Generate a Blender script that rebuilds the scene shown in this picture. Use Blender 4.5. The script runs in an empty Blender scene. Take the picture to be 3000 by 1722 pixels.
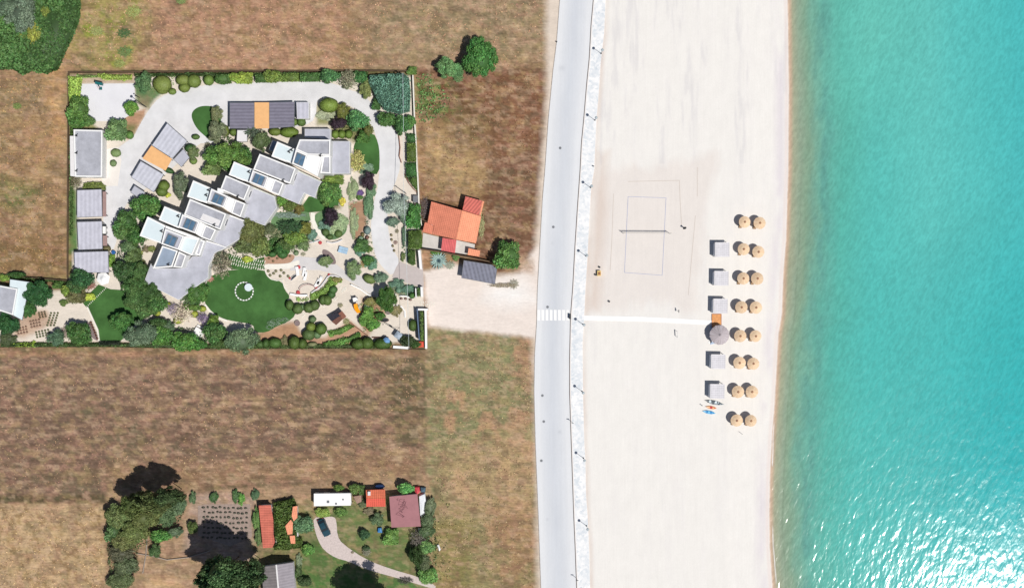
import bpy, bmesh, math, random
import numpy as np
from mathutils import Vector, Matrix
random.seed(11); rng = np.random.default_rng(11)
sc = bpy.context.scene
C = sc.collection
S = 0.072          # metres per photo pixel on the ground
HP = 4000.0        # flying height in photo pixels
H = HP * S         # 288 m
# ---------------------------------------------------------------- survey frames (photo pixels)
Z = {0:(0,0,1.0),1:(180,190,3.64),2:(630,190,3.64),3:(180,540,3.64),4:(630,540,3.64),5:(0,740,3.64),6:(450,740,3.64),
     7:(850,740,3.64),8:(1060,90,3.64),9:(1060,470,3.64),10:(1000,850,2.427),11:(270,1330,3.714),12:(730,1380,4.258),
     13:(2000,580,4.2825),14:(1950,880,3.64),15:(1550,480,3.033),16:(1550,0,2.912),17:(1550,1200,2.789),19:(0,0,3.165),
     'A':(400,380,2.8),'B':(1200,540,4.55),'C':(500,800,3.171),'L':(0,1000,1.9515),'D':(0,0,0.84567)}
def W(f, x, y, z=0.0):
    ox, oy, s = Z[f]
    px, py = ox + x / s, oy + y / s
    k = S * (1 - z / H)
    return ((px - 1500) * k, (861 - py) * k)
def WP(f, pts, z=0.0): return [W(f, x, y, z) for x, y in pts]
def L(f, v): return v / Z[f][2] * S

def lin(c):
    out = []
    for v in c[:3]:
        v = v / 255.0
        out.append(v / 12.92 if v <= 0.04045 else ((v + 0.055) / 1.055) ** 2.4)
    return out
EXPO = (1.28, 1.29, 1.31)
def alb(c): return [min(0.9, v / e) for v, e in zip(lin(c), EXPO)]

# ---------------------------------------------------------------- materials
MATS = {}
def nodes(m):
    m.use_nodes = True
    nt = m.node_tree
    return nt, nt.nodes, nt.links, nt.nodes['Principled BSDF']
def mat(name, col, var=0.15, scale=1.5, rough=0.8, bump=0.0, bscale=8.0, stretch=(1,1,1), rotz=0.0, spec=0.3, metal=0.0, detail=6.0, col2=None):
    if name in MATS: return MATS[name]
    m = bpy.data.materials.new(name)
    nt, N, K, P = nodes(m)
    a = alb(col)
    tc = N.new('ShaderNodeTexCoord'); mp = N.new('ShaderNodeMapping')
    mp.inputs['Scale'].default_value = stretch; mp.inputs['Rotation'].default_value = (0, 0, rotz)
    K.new(tc.outputs['Object'], mp.inputs['Vector'])
    nz = N.new('ShaderNodeTexNoise'); nz.inputs['Scale'].default_value = scale; nz.inputs['Detail'].default_value = detail
    nz.inputs['Roughness'].default_value = 0.65
    K.new(mp.outputs[0], nz.inputs['Vector'])
    r = N.new('ShaderNodeValToRGB')
    lo = [v * (1 - var) for v in a]; hi = [min(0.92, v * (1 + var)) for v in a]
    if col2: hi = alb(col2)
    r.color_ramp.elements[0].position = 0.32; r.color_ramp.elements[1].position = 0.68
    r.color_ramp.elements[0].color = (*lo, 1); r.color_ramp.elements[1].color = (*hi, 1)
    K.new(nz.outputs['Fac'], r.inputs[0]); K.new(r.outputs[0], P.inputs['Base Color'])
    P.inputs['Roughness'].default_value = rough; P.inputs['Metallic'].default_value = metal
    P.inputs['Specular IOR Level'].default_value = spec
    if bump:
        n2 = N.new('ShaderNodeTexNoise'); n2.inputs['Scale'].default_value = bscale; n2.inputs['Detail'].default_value = 4
        K.new(mp.outputs[0], n2.inputs['Vector'])
        b = N.new('ShaderNodeBump'); b.inputs['Strength'].default_value = 0.8; b.inputs['Distance'].default_value = bump
        K.new(n2.outputs['Fac'], b.inputs['Height']); K.new(b.outputs[0], P.inputs['Normal'])
    MATS[name] = m
    return m
def stripes(name, col, rotz, pitch, depth=0.25, var=0.12, rough=0.75, bump=0.03, cross=0.0):
    """corrugated or tiled surface: ribs every pitch metres, weathering on top"""
    if name in MATS: return MATS[name]
    m = mat(name, col, var=var, scale=0.9, rough=rough, detail=8)
    nt, N, K, P = nodes(m)
    tc = N.new('ShaderNodeTexCoord'); mp = N.new('ShaderNodeMapping'); mp.inputs['Rotation'].default_value = (0, 0, rotz)
    K.new(tc.outputs['Object'], mp.inputs['Vector'])
    def wave(direction, p):
        w = N.new('ShaderNodeTexWave'); w.wave_type = 'BANDS'; w.bands_direction = direction
        w.inputs['Scale'].default_value = 1.0 / p / 3.1831 * 1.0; w.inputs['Distortion'].default_value = 0.6
        w.inputs['Detail'].default_value = 2; w.inputs['Detail Scale'].default_value = 2.0
        K.new(mp.outputs[0], w.inputs['Vector']); return w.outputs['Fac']
    w = wave('X', pitch)
    if cross:
        w2 = wave('Y', pitch * 1.15)
        mx = N.new('ShaderNodeMath'); mx.operation = 'MULTIPLY_ADD'; mx.inputs[1].default_value = cross
        K.new(w2, mx.inputs[0]); K.new(w, mx.inputs[2]); w = mx.outputs[0]
    mr = N.new('ShaderNodeMapRange'); mr.inputs['To Min'].default_value = 1 - depth; mr.inputs['To Max'].default_value = 1 + depth * 0.3
    K.new(w, mr.inputs['Value'])
    old = P.inputs['Base Color'].links[0].from_socket
    mm = N.new('ShaderNodeVectorMath'); mm.operation = 'SCALE'
    K.new(old, mm.inputs[0]); K.new(mr.outputs[0], mm.inputs['Scale']); K.new(mm.outputs[0], P.inputs['Base Color'])
    b = N.new('ShaderNodeBump'); b.inputs['Strength'].default_value = 0.6; b.inputs['Distance'].default_value = bump
    K.new(w, b.inputs['Height']); K.new(b.outputs[0], P.inputs['Normal'])
    return m
def leafmat(name):
    m = bpy.data.materials.new(name)
    nt, N, K, P = nodes(m)
    oi = N.new('ShaderNodeObjectInfo'); at = N.new('ShaderNodeAttribute'); at.attribute_name = 'shade'
    sep = N.new('ShaderNodeSeparateColor'); K.new(at.outputs['Color'], sep.inputs[0])
    sc_ = N.new('ShaderNodeVectorMath'); sc_.operation = 'SCALE'
    K.new(oi.outputs['Color'], sc_.inputs[0]); K.new(sep.outputs[0], sc_.inputs['Scale'])
    hs = N.new('ShaderNodeHueSaturation'); K.new(sc_.outputs[0], hs.inputs['Color']); K.new(sep.outputs[1], hs.inputs['Hue'])
    hs.inputs['Saturation'].default_value = 1.0
    K.new(hs.outputs[0], P.inputs['Base Color'])
    P.inputs['Roughness'].default_value = 0.55; P.inputs['Specular IOR Level'].default_value = 0.25
    MATS[name] = m; return m
LEAF = leafmat('foliage')
BARK = mat('bark', (120,98,78), var=0.3, scale=6, bump=0.02)
WHITE = mat('white_render', (255,255,255), var=0.0, scale=0.6, rough=0.7)
WHITE2 = mat('white_membrane', (224,238,244), var=0.04, scale=0.5, rough=0.6)
GREYROOF = mat('grey_roof_felt', (180,182,192), var=0.17, scale=0.6, rough=0.85, bump=0.004, bscale=20)
GREYDECK = mat('grey_terrace_screed', (190,192,204), var=0.15, scale=0.4, rough=0.85, detail=9)
BLUEDECK = mat('blue_grey_deck', (150,165,185), var=0.14, scale=0.5)
TIN = stripes('grey_slatted_sheet', (205,205,218), 0, 0.9, 0.10)
TINROT = stripes('grey_slatted_sheet_turned', (208,210,222), math.radians(36), 0.9, 0.10)
TINDARK = stripes('dark_slatted_sheet', (132,129,146), math.radians(90), 0.7, 0.2)
TINROAD = stripes('slate_slatted_sheet', (134,136,152), math.radians(-14), 0.8, 0.25, cross=0.3)
ORANGE = mat('apricot_canvas', (244,190,132), var=0.08, scale=0.9, rough=0.8)
GLASS = mat('blue_glass', (92,124,152), var=0.25, scale=0.9, rough=0.12, spec=0.7)
DARKGLASS = mat('dark_window_glass', (40,50,60), var=0.2, scale=1.0, rough=0.1, spec=0.7)
METAL = mat('dark_metal', (52,56,60), var=0.2, scale=3, rough=0.5)
GREYMETAL = mat('grey_metal', (120,124,130), var=0.15, scale=3, rough=0.45)
WOOD = mat('warm_wood', (190,130,85), var=0.2, scale=2, stretch=(1,6,1))
WOODDARK = mat('brown_roof_boards', (118,82,70), var=0.15, scale=2, stretch=(1,6,1))
THATCH = None
RED = mat('red_fabric', (205,80,85), var=0.1, scale=2)
CONC = mat('pale_concrete', (236,234,236), var=0.05, scale=0.8)
STONEW = mat('white_stone', (246,242,232), var=0.06, scale=1.2)
TILE_A = stripes('shaded_terracotta_tiles', (232,142,114), math.radians(-14), 0.42, 0.17, var=0.12, cross=0.5)  # shaded slope tone of the terracotta put into the colour
TILE_B = stripes('sunlit_terracotta_tiles', (250,164,128), math.radians(-14), 0.42, 0.20, var=0.12, cross=0.5)  # same terracotta, with the sunlit slope tone put into the colour
TILE_C = stripes('red_corrugated_tiles', (222,120,108), math.radians(40), 0.6, 0.3)
TILE_D = stripes('orange_roof_tiles', (240,130,98), 0, 0.45, 0.25, cross=0.4)
TILE_E = stripes('bright_red_roof_tiles', (232,104,86), 0, 0.45, 0.25, cross=0.4)
TILE_F = stripes('faded_brick_tiles', (212,118,100), math.radians(90), 0.5, 0.2, var=0.2, cross=0.3)
PINK = stripes('coral_corrugated_sheet', (226,112,112), math.radians(-12), 0.5, 0.15, var=0.15)
MAUVE = mat('mauve_painted_sheet', (170,116,122), var=0.08, scale=0.8, rough=0.6)

# ---------------------------------------------------------------- mesh builder
class MB:
    def __init__(s): s.v = []; s.f = []; s.m = []
    def add(s, vs, fs, mi=0):
        o = len(s.v); s.v += [tuple(v) for v in vs]; s.f += [tuple(i + o for i in f) for f in fs]; s.m += [mi] * len(fs)
        return s
    def prism(s, poly, z0, z1, mi=0, bottom=False):
        poly = ccw(poly); n = len(poly)
        vs = [(x, y, z0) for x, y in poly] + [(x, y, z1) for x, y in poly]
        fs = [(i, (i + 1) % n, n + (i + 1) % n, n + i) for i in range(n)] + [tuple(range(n, 2 * n))]
        if bottom: fs.append(tuple(reversed(range(n))))
        return s.add(vs, fs, mi)
    def ring(s, po, pi, z0, z1, mi=0):
        n = len(po)
        vs = [(x, y, z0) for x, y in po] + [(x, y, z1) for x, y in po] + [(x, y, z1) for x, y in pi] + [(x, y, z0) for x, y in pi]
        fs = []
        for i in range(n):
            j = (i + 1) % n
            fs += [(i, j, n + j, n + i), (n + i, n + j, 2 * n + j, 2 * n + i), (2 * n + i, 2 * n + j, 3 * n + j, 3 * n + i)]
        return s.add(vs, fs, mi)
    def box(s, cx, cy, z0, z1, w, d, rot=0, mi=0):
        c, q = math.cos(rot), math.sin(rot)
        p = [(cx + c * a - q * b, cy + q * a + c * b) for a, b in ((-w/2,-d/2),(w/2,-d/2),(w/2,d/2),(-w/2,d/2))]
        return s.prism(p, z0, z1, mi, True)
    def tube(s, p0, p1, r0, r1=None, n=8, mi=0):
        r1 = r0 if r1 is None else r1
        p0, p1 = Vector(p0), Vector(p1); d = (p1 - p0)
        if d.length < 1e-6: return s
        d.normalize(); a = d.orthogonal().normalized(); b = d.cross(a)
        vs = []
        for p, r in ((p0, r0), (p1, r1)):
            for i in range(n):
                t = 2 * math.pi * i / n
                vs.append(p + (a * math.cos(t) + b * math.sin(t)) * r)
        fs = [(i, (i + 1) % n, n + (i + 1) % n, n + i) for i in range(n)] + [tuple(reversed(range(n))), tuple(range(n, 2 * n))]
        return s.add(vs, fs, mi)
    def lathe(s, prof, n=24, cx=0, cy=0, mi=0, jag=0.0, ph=0.0):
        vs = []; k = len(prof)
        for r, z in prof:
            for i in range(n):
                t = 2 * math.pi * i / n + ph
                rr = r * (1 + (random.uniform(-jag, jag) if jag else 0))
                vs.append((cx + rr * math.cos(t), cy + rr * math.sin(t), z))
        fs = [(j * n + i, j * n + (i + 1) % n, (j + 1) * n + (i + 1) % n, (j + 1) * n + i) for j in range(k - 1) for i in range(n)]
        return s.add(vs, fs, mi)
    def build(s, name, mats, parent=None, loc=None, rot=0):
        me = bpy.data.meshes.new(name)
        me.from_pydata(s.v, [], s.f)
        if not isinstance(mats, (list, tuple)): mats = [mats]
        for m in mats: me.materials.append(m)
        me.polygons.foreach_set('material_index', s.m)
        me.update()
        o = bpy.data.objects.new(name, me); C.objects.link(o)
        if parent: o.parent = parent
        if loc is not None: o.location = loc
        if rot: o.rotation_euler.z = rot
        return o
def area(p): return sum(p[i][0] * p[(i+1) % len(p)][1] - p[(i+1) % len(p)][0] * p[i][1] for i in range(len(p))) / 2
def ccw(p): return list(p) if area(p) > 0 else list(reversed(p))
def inset(poly, d):
    p = ccw(poly); n = len(p); out = []
    for i in range(n):
        a, b, c = Vector(p[i-1]), Vector(p[i]), Vector(p[(i+1) % n])
        e1 = (b - a).normalized(); e2 = (c - b).normalized()
        n1 = Vector((-e1.y, e1.x)); n2 = Vector((-e2.y, e2.x))
        k = n1 + n2; q = max(0.35, 1 + n1.dot(n2))
        out.append(tuple(b + k * (d / q)))
    return out
def smooth(p, it=2, closed=True):
    for _ in range(it):
        q = []; n = len(p)
        rngi = range(n) if closed else range(n - 1)
        if not closed: q.append(p[0])
        for i in rngi:
            a, b = p[i], p[(i + 1) % n]
            q += [(0.75*a[0]+0.25*b[0], 0.75*a[1]+0.25*b[1]), (0.25*a[0]+0.75*b[0], 0.25*a[1]+0.75*b[1])]
        if not closed: q.append(p[-1])
        p = q
    return p
def tag(o, label=None, cat=None, group=None, kind=None):
    if label: o['label'] = label
    if cat: o['category'] = cat
    if group: o['group'] = group
    if kind: o['kind'] = kind
    return o
def empty(name, loc, label, cat, group=None, rot=0):
    o = bpy.data.objects.new(name, None); o.location = loc; o.rotation_euler.z = rot; C.objects.link(o)
    o.empty_display_size = 0.3
    return tag(o, label, cat, group)
def centre(p): return (sum(a[0] for a in p) / len(p), sum(a[1] for a in p) / len(p))
def copy_thing(t, loc, label, rot=None):
    r = t.copy(); C.objects.link(r); r.location = loc; r['label'] = label
    if rot is not None: r.rotation_euler.z = rot
    for ch in list(t.children):
        c = ch.copy(); C.objects.link(c); c.parent = r
        for g in list(ch.children):
            d = g.copy(); C.objects.link(d); d.parent = c
    return r
def sheet(name, poly, z, m, label=None, thick=0.0):
    """flat ground cover, triangulated; z is its height above the field"""
    from mathutils.geometry import tessellate_polygon
    poly = ccw(poly); n = len(poly)
    tris = [tuple(t_) for t_ in tessellate_polygon([[Vector((x, y, 0)) for x, y in poly]])]
    fs = [t_ if area([poly[i] for i in t_]) > 0 else tuple(reversed(t_)) for t_ in tris]
    vs = [(x, y, z) for x, y in poly]
    if thick:
        vs += [(x, y, z - thick) for x, y in poly]; fs += [(n + i, n + (i + 1) % n, (i + 1) % n, i) for i in range(n)]
    me = bpy.data.meshes.new(name); me.from_pydata(vs, [], fs); me.update(); me.materials.append(m)
    o = bpy.data.objects.new(name, me); C.objects.link(o); o['kind'] = 'structure'
    if label: o['label'] = label
    return o
def interp(tab, y): return float(np.interp(y, [t[0] for t in tab], [t[1] for t in tab]))

# ---------------------------------------------------------------- numpy noise and painting
def vnoise(x, y, seed):
    r = np.random.default_rng(seed); G = r.random((256, 256))
    xi = np.floor(x).astype(int); yi = np.floor(y).astype(int); fx = x - xi; fy = y - yi
    fx = fx*fx*(3-2*fx); fy = fy*fy*(3-2*fy)
    g = lambda a, b: G[a % 256, b % 256]
    return (g(xi,yi)*(1-fx)+g(xi+1,yi)*fx)*(1-fy)+(g(xi,yi+1)*(1-fx)+g(xi+1,yi+1)*fx)*fy
def fbm(x, y, s, seed, o=4):
    t = 0; a = 0.5; q = 0
    for i in range(o):
        t = t + a * vnoise(x * s + 17*i, y * s + 31*i, seed + i); q += a; a *= 0.55; s *= 2.1
    return t / q
def sdist(px, py, poly):
    d = np.full(px.shape, 1e9); inside = np.zeros(px.shape, bool); n = len(poly)
    for i in range(n):
        x0, y0 = poly[i]; x1, y1 = poly[(i+1) % n]
        ex, ey = x1-x0, y1-y0; q = ex*ex+ey*ey+1e-9
        t = np.clip(((px-x0)*ex+(py-y0)*ey)/q, 0, 1)
        d = np.minimum(d, np.hypot(px-(x0+t*ex), py-(y0+t*ey)))
        cond = ((y0 > py) != (y1 > py)) & (px < (x1-x0)*(py-y0)/((y1-y0) if y1 != y0 else 1e-9)+x0)
        inside ^= cond
    return np.where(inside, d, -d)
# ================================================================ SETTING
def grid_mesh(name, X, Y, Zc, col, m, mask=None):
    """X,Y,Zc (rows,cols) world arrays; col (rows,cols,3) linear colours"""
    R_, K_ = X.shape
    co = np.stack([X, Y, Zc], -1).reshape(-1, 3).astype(np.float32)
    idx = np.arange(R_ * K_).reshape(R_, K_)
    q = np.stack([idx[:-1, :-1], idx[1:, :-1], idx[1:, 1:], idx[:-1, 1:]], -1)
    if mask is not None: q = q[mask]
    q = q.reshape(-1, 4)
    me = bpy.data.meshes.new(name); me.vertices.add(len(co)); me.vertices.foreach_set('co', co.ravel())
    me.loops.add(q.size); me.loops.foreach_set('vertex_index', q.ravel().astype(np.int32))
    me.polygons.add(len(q)); me.polygons.foreach_set('loop_start', (np.arange(len(q)) * 4).astype(np.int32))
    me.update(calc_edges=True)
    a = me.color_attributes.new('Col', 'FLOAT_COLOR', 'POINT')
    c4 = col.reshape(-1, 4) if col.shape[-1] == 4 else np.concatenate([col.reshape(-1, 3), np.ones((R_ * K_, 1))], 1)
    c4 = c4.astype(np.float32)
    a.data.foreach_set('color', c4.ravel())
    me.materials.append(m); me.validate()
    o = bpy.data.objects.new(name, me); C.objects.link(o); o['kind'] = 'structure'
    return o
def groundmat(name, v1, v2, s1, s2, stretch, bump, rough=0.95, streak=0.0, sstretch=(0.25, 3, 1), sat=0.0):
    m = bpy.data.materials.new(name); nt, N, K, P = nodes(m)
    at = N.new('ShaderNodeAttribute'); at.attribute_name = 'Col'
    tc = N.new('ShaderNodeTexCoord')
    def noise(scale, st, det=6):
        mp = N.new('ShaderNodeMapping'); mp.inputs['Scale'].default_value = st; K.new(tc.outputs['Object'], mp.inputs[0])
        n = N.new('ShaderNodeTexNoise'); n.inputs['Scale'].default_value = scale; n.inputs['Detail'].default_value = det
        n.inputs['Roughness'].default_value = 0.7; K.new(mp.outputs[0], n.inputs[0]); return n.outputs['Fac']
    def rng_(x, amp):
        r = N.new('ShaderNodeMapRange'); r.inputs['From Min'].default_value = 0.3; r.inputs['From Max'].default_value = 0.7
        r.inputs['To Min'].default_value = 1 - amp; r.inputs['To Max'].default_value = 1 + amp; K.new(x, r.inputs[0]); return r.outputs[0]
    cur = at.outputs['Color']
    fine = noise(s1, stretch)
    facs = [rng_(fine, v1), rng_(noise(s2, stretch, 8), v2)]
    if streak: facs.append(rng_(noise(0.9, sstretch, 5), streak))
    for f in facs:
        mxx = N.new('ShaderNodeMix'); mxx.inputs[2].default_value = 1.0; K.new(at.outputs['Alpha'], mxx.inputs[0]); K.new(f, mxx.inputs[3])
        v = N.new('ShaderNodeVectorMath'); v.operation = 'SCALE'; K.new(cur, v.inputs[0]); K.new(mxx.outputs[0], v.inputs['Scale']); cur = v.outputs[0]
    K.new(cur, P.inputs['Base Color']); P.inputs['Roughness'].default_value = rough; P.inputs['Specular IOR Level'].default_value = 0.15
    b = N.new('ShaderNodeBump'); b.inputs['Distance'].default_value = bump; b.inputs['Strength'].default_value = 1.0
    K.new(fine, b.inputs['Height']); K.new(b.outputs[0], P.inputs['Normal'])
    return m
GROUND = groundmat('dry_field_ground', 0.29, 0.25, 1.8, 0.32, (0.7, 1.35, 1), 0.07, streak=0.16)
SAND = groundmat('beach_sand', 0.035, 0.03, 3.0, 0.3, (1.6, 0.8, 1), 0.02, streak=0.022, sstretch=(3.2, 0.08, 1))

# ---- fields
gx = np.arange(-130, 1790, 5.2); gy = np.arange(-130, 1850, 5.2)
PX, PY = np.meshgrid(gx, gy)
NZ = fbm(PX, PY, 0.05, 3); NZ2 = fbm(PX, PY, 0.012, 9); NZ3 = fbm(PX * 0.35, PY, 0.06, 21); NZ4 = fbm(PX, PY, 0.09, 33, 3)
col = np.zeros(PX.shape + (3,)); col[:] = alb((158, 126, 96)); AMP = np.ones(PX.shape)
def paint(f, pts, c, feather=14, edge=14, k=1.0, mod=None, amp=None):
    poly = [(Z[f][0] + x / Z[f][2], Z[f][1] + y / Z[f][2]) for x, y in pts]
    d = sdist(PX, PY, poly) + (NZ - 0.5) * 2 * edge
    w = np.clip(d / max(feather, 1e-3) * 0.5 + 0.5, 0, 1) * k
    if mod is not None: w = w * mod
    col[:] = col * (1 - w[..., None]) + np.array(alb(c)) * w[..., None]
    if amp is None: amp = 0.25 if sum(c) > 590 else 1.0 if f in (0, 'B', 11, 12, 'L') else 0.5
    if k >= 0.8 and mod is None: AMP[:] = AMP * (1 - w) + amp * w
def blotch(th, wdt=0.08, n=None):
    n = NZ if n is None else n
    return np.clip((n - th) / wdt, 0, 1)
# north field
paint(0, [(150,-200),(1000,-200),(1000,216),(150,216)], (180,141,114), 20)
paint(0, [(150,-200),(1650,-200),(1650,216),(150,216)], (150,124,88), 30, k=0.7, mod=blotch(0.56))
paint(0, [(1000,-200),(1660,-200),(1640,200),(1100,212)], (152,134,104), 60, 30)
paint(0, [(1000,-200),(1660,-200),(1640,200),(1100,212)], (178,152,124), 20, k=0.7, mod=blotch(0.55, n=NZ4))
paint(0, [(200,-50),(440,-50),(430,130),(350,215),(230,215),(180,120)], (150,146,82), 40, 24, k=0.75)
paint(0, [(230,60),(420,20),(400,90),(360,200),(250,140)], (140,156,60), 30, 26, k=0.8, mod=blotch(0.5))
# west field
paint(0, [(-200,215),(198,215),(198,800),(-200,810)], (150,122,90), 14)
paint(0, [(-200,215),(198,215),(198,800),(-200,810)], (182,150,112), 14, k=0.7, mod=blotch(0.53, n=NZ4))
paint(0, [(60,300),(190,380),(180,560),(90,480)], (176,142,104), 30, 30, k=0.6)
paint(0, [(10,520),(110,560),(60,620),(0,600)], (100,118,66), 26, k=0.9)
paint(0, [(-50,230),(130,250),(140,330),(20,350)], (130,118,90), 40, k=0.6)
paint(0, [(-50,700),(190,700),(190,800),(-50,790)], (120,96,60), 30, k=0.6)
paint(0, [(155,120),(200,110),(180,215),(196,420),(150,420),(130,215)], (196,156,110), 16)
# field behind the tiled house
paint(0, [(1225,205),(1600,205),(1570,760),(1450,800),(1230,640)], (112,78,57), 5, 2)
paint(0, [(1240,370),(1340,350),(1420,440),(1400,560),(1270,570),(1236,480)], (196,166,120), 50, 30, k=0.85)
paint(0, [(1300,300),(1480,300),(1440,430),(1330,430)], (110,92,62), 40, 24, k=0.7)
paint(0, [(1216,220),(1310,250),(1330,340),(1215,350)], (96,126,66), 24, 26, k=0.9, mod=blotch(0.38, 0.15))
paint(0, [(1400,205),(1600,205),(1580,420),(1450,500)], (150,110,84), 60, 30, k=0.6)
paint(0, [(1430,500),(1590,420),(1565,760),(1440,720)], (124,94,74), 30, k=0.7)
paint(0, [(1225,200),(1600,200),(1600,212),(1225,212)], (120,92,70), 4, 3)
# south field
paint(0, [(-200,1022),(1252,1022),(1252,1405),(300,1450),(-200,1465)], (124,101,86), 4, 3)
paint(0, [(-200,1022),(1252,1022),(1252,1405),(300,1450),(-200,1465)], (158,130,106), 10, k=0.7, mod=blotch(0.53, n=NZ3))
paint(0, [(-200,1022),(1252,1022),(1252,1405),(300,1450),(-200,1465)], (112,100,78), 10, k=0.7, mod=blotch(0.57, n=fbm(PX*.4, PY, 0.02, 55)))
paint(0, [(1110,1050),(1246,1040),(1246,1240),(1200,1290),(1130,1220)], (106,88,70), 30, 20, k=0.85)
paint(0, [(-100,1024),(1250,1024),(1250,1042),(-100,1042)], (172,134,102), 8, 8, k=0.8)
paint(0, [(320,1370),(1240,1330),(1240,1400),(320,1428)], (164,132,100), 30, 16, k=0.7)
# south-east field
paint(0, [(1248,950),(1575,990),(1600,1900),(1248,1900)], (140,138,100), 8, 3)
paint(0, [(1250,950),(1575,980),(1575,1250),(1250,1300)], (126,130,92), 40, 20, k=0.8, mod=blotch(0.47, 0.1, NZ2))
paint(0, [(1252,980),(1580,980),(1600,1900),(1252,1900)], (184,148,116), 10, k=0.9, mod=blotch(0.54, 0.06, NZ2))
paint(0, [(1290,1330),(1590,1250),(1600,1520),(1300,1540)], (184,156,118), 40, 30, k=0.7)
paint(0, [(1260,1520),(1380,1500),(1400,1900),(1260,1900)], (138,126,76), 30, 20, k=0.7)
paint(0, [(1420,1490),(1590,1480),(1600,1900),(1420,1900)], (150,120,84), 40, 20, k=0.5)
# south-west field
paint(0, [(-200,1475),(305,1462),(320,1900),(-200,1900)], (192,164,128), 6, 5)
paint(0, [(-200,1475),(305,1462),(320,1900),(-200,1900)], (150,122,84), 10, k=0.7, mod=blotch(0.55, n=NZ4))
paint(0, [(-200,1448),(310,1448),(310,1472),(-200,1478)], (96,84,62), 5, 4)
# smallholding
paint(0, [(310,1440),(1262,1405),(1270,1900),(310,1900)], (168,140,112), 6, 4)
paint(0, [(560,1440),(750,1450),(760,1700),(540,1620)], (176,152,138), 12, 6)
paint(0, [(880,1480),(1240,1400),(1262,1900),(860,1900),(880,1700)], (112,124,78), 14, 10)
paint(0, [(900,1620),(1010,1640),(1260,1720),(1262,1900),(880,1900)], (92,128,72), 14, 10)
paint(0, [(1000,1500),(1130,1490),(1200,1640),(1080,1620),(1000,1560)], (140,128,88), 20, 14, k=0.8)
paint(0, [(740,1500),(900,1480),(900,1600),(870,1900),(740,1900)], (120,124,78), 16, 12, k=0.8)
paint(0, [(430,1690),(520,1680),(540,1722),(420,1722)], (196,160,124), 8)
paint(0, [(300,1468),(640,1424),(1240,1396),(1240,1403),(640,1432),(300,1476)], (92,84,60), 4, 3, k=.85)
paint(0, [(1130,1050),(1246,1045),(1246,1300),(1170,1290)], (96,96,68), 20, 14, k=.6)
# verge and forecourt
paint(0, [(1600,-200),(1700,-200),(1660,250),(1640,520),(1610,800),(1610,1900),(1576,1900),(1568,1300),(1558,1040),(1562,800),(1580,520),(1598,300)], (226,212,198), 12, 5)
paint(0, [(1238,796),(1330,770),(1440,810),(1520,800),(1556,740),(1600,700),(1620,1000),(1560,990),(1430,976),(1256,958)], (240,228,220), 8, 4)
paint(0, [(1440,830),(1530,820),(1570,880),(1500,900),(1420,880)], (250,248,246), 30, 10, k=0.8)
paint(0, [(1500,740),(1560,760),(1560,800),(1500,790)], (196,168,144), 10, 6, k=0.8)
# estate ground: pale gravel
paint(0, [(200,214),(1208,216),(1248,1022),(-200,1022),(-200,808),(200,812)], (232,222,210), 3, 0)
paint(0, [(-200,1002),(300,1002),(640,1005),(1248,1004),(1248,1030),(-200,1030)], (128,110,82), 3, 2, amp=1)
paint(0, [(200,205),(1208,205),(1208,224),(200,226)], (110,104,70), 3, 2, amp=1)
paint(0, [(198,214),(212,214),(212,815),(198,815)], (104,112,66), 3, 1, amp=1)
paint(0, [(-200,806),(200,806),(200,850),(-200,850)], (120,104,70), 4, 3)
paint(0, [(200,238),(238,238),(238,330),(290,380),(200,380)], (150,150,100), 6, 4)
paint(1, [(600,620),(720,520),(900,470),(880,560),(800,700),(760,760),(700,800)], (190,150,122), 3, 2)
paint(1, [(690,640),(800,640),(760,760),(700,770)], (118,124,76), 8, 3)
paint(1, [(780,200),(1100,250),(1090,300),(990,370),(930,460),(800,400)], (104,136,90), 4, 2)
paint(1, [(820,330),(960,380),(930,470),(820,420)], (150,140,110), 8, 4)
paint(1, [(90,110),(780,110),(780,200),(200,200),(90,200)], (200,180,160), 4, 2)
paint(3, [(85,50),(165,50),(170,700),(95,720)], (92,130,74), 4, 2)
paint(2, [(1085,440),(1230,400),(1240,560),(1200,640),(1090,640)], (150,156,110), 6, 3)
paint(2, [(1240,560),(1640,560),(1700,700),(1480,830),(1240,700)], (140,140,96), 8, 4)
paint(4, [(1430,200),(1600,160),(1620,420),(1560,560),(1500,620),(1440,420)], (178,142,116), 4, 2)
paint(4, [(520,780),(840,750),(830,850),(520,850)], (196,152,124), 3, 1)
paint(4, [(640,120),(930,200),(1290,100),(1340,260),(1010,300),(640,420),(560,520),(620,620),(1000,640),(1010,560),(860,300)], (92,112,60), 10, 6, k=0.8)
paint(6, [(1080,860),(1350,760),(1500,750),(1560,830),(1640,930),(1640,1010),(1090,1000)], (186,148,118), 8, 4)
paint(7, [(0,900),(400,900),(720,820),(830,880),(780,1010),(0,1010)], (190,152,126), 6, 4)
paint(7, [(400,880),(640,720),(820,870),(700,960),(420,980)], (196,156,130), 4, 2)
paint(7, [(760,480),(900,480),(1030,640),(960,720),(830,880),(740,760)], (188,150,120), 6, 3)
paint(7, [(1060,300),(1340,360),(1340,470),(1160,450),(1060,420)], (150,150,120), 6, 3)
paint(5, [(160,640),(500,620),(560,760),(250,910),(140,880)], (206,180,160), 8, 3)
paint(5, [(240,660),(480,620),(500,680),(330,760)], (182,150,126), 8, 3, k=0.6)
paint('C', [(800,600),(1080,460),(1170,500),(1230,620),(1230,690),(800,690)], (190,150,118), 10, 4)
paint(12, [(880,450),(1300,420),(1460,460),(1740,500),(1780,700),(2150,720),(2180,1300),(1750,1200),(1200,900),(1100,700),(1090,560)], (104,124,74), 20, 10, k=0.95, amp=.7)
paint(12, [(640,820),(800,780),(900,900),(1100,1080),(1500,1240),(2300,1500),(2300,1700),(600,1700),(560,1200)], (86,118,64), 16, 8, k=0.95, amp=.6)
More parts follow.
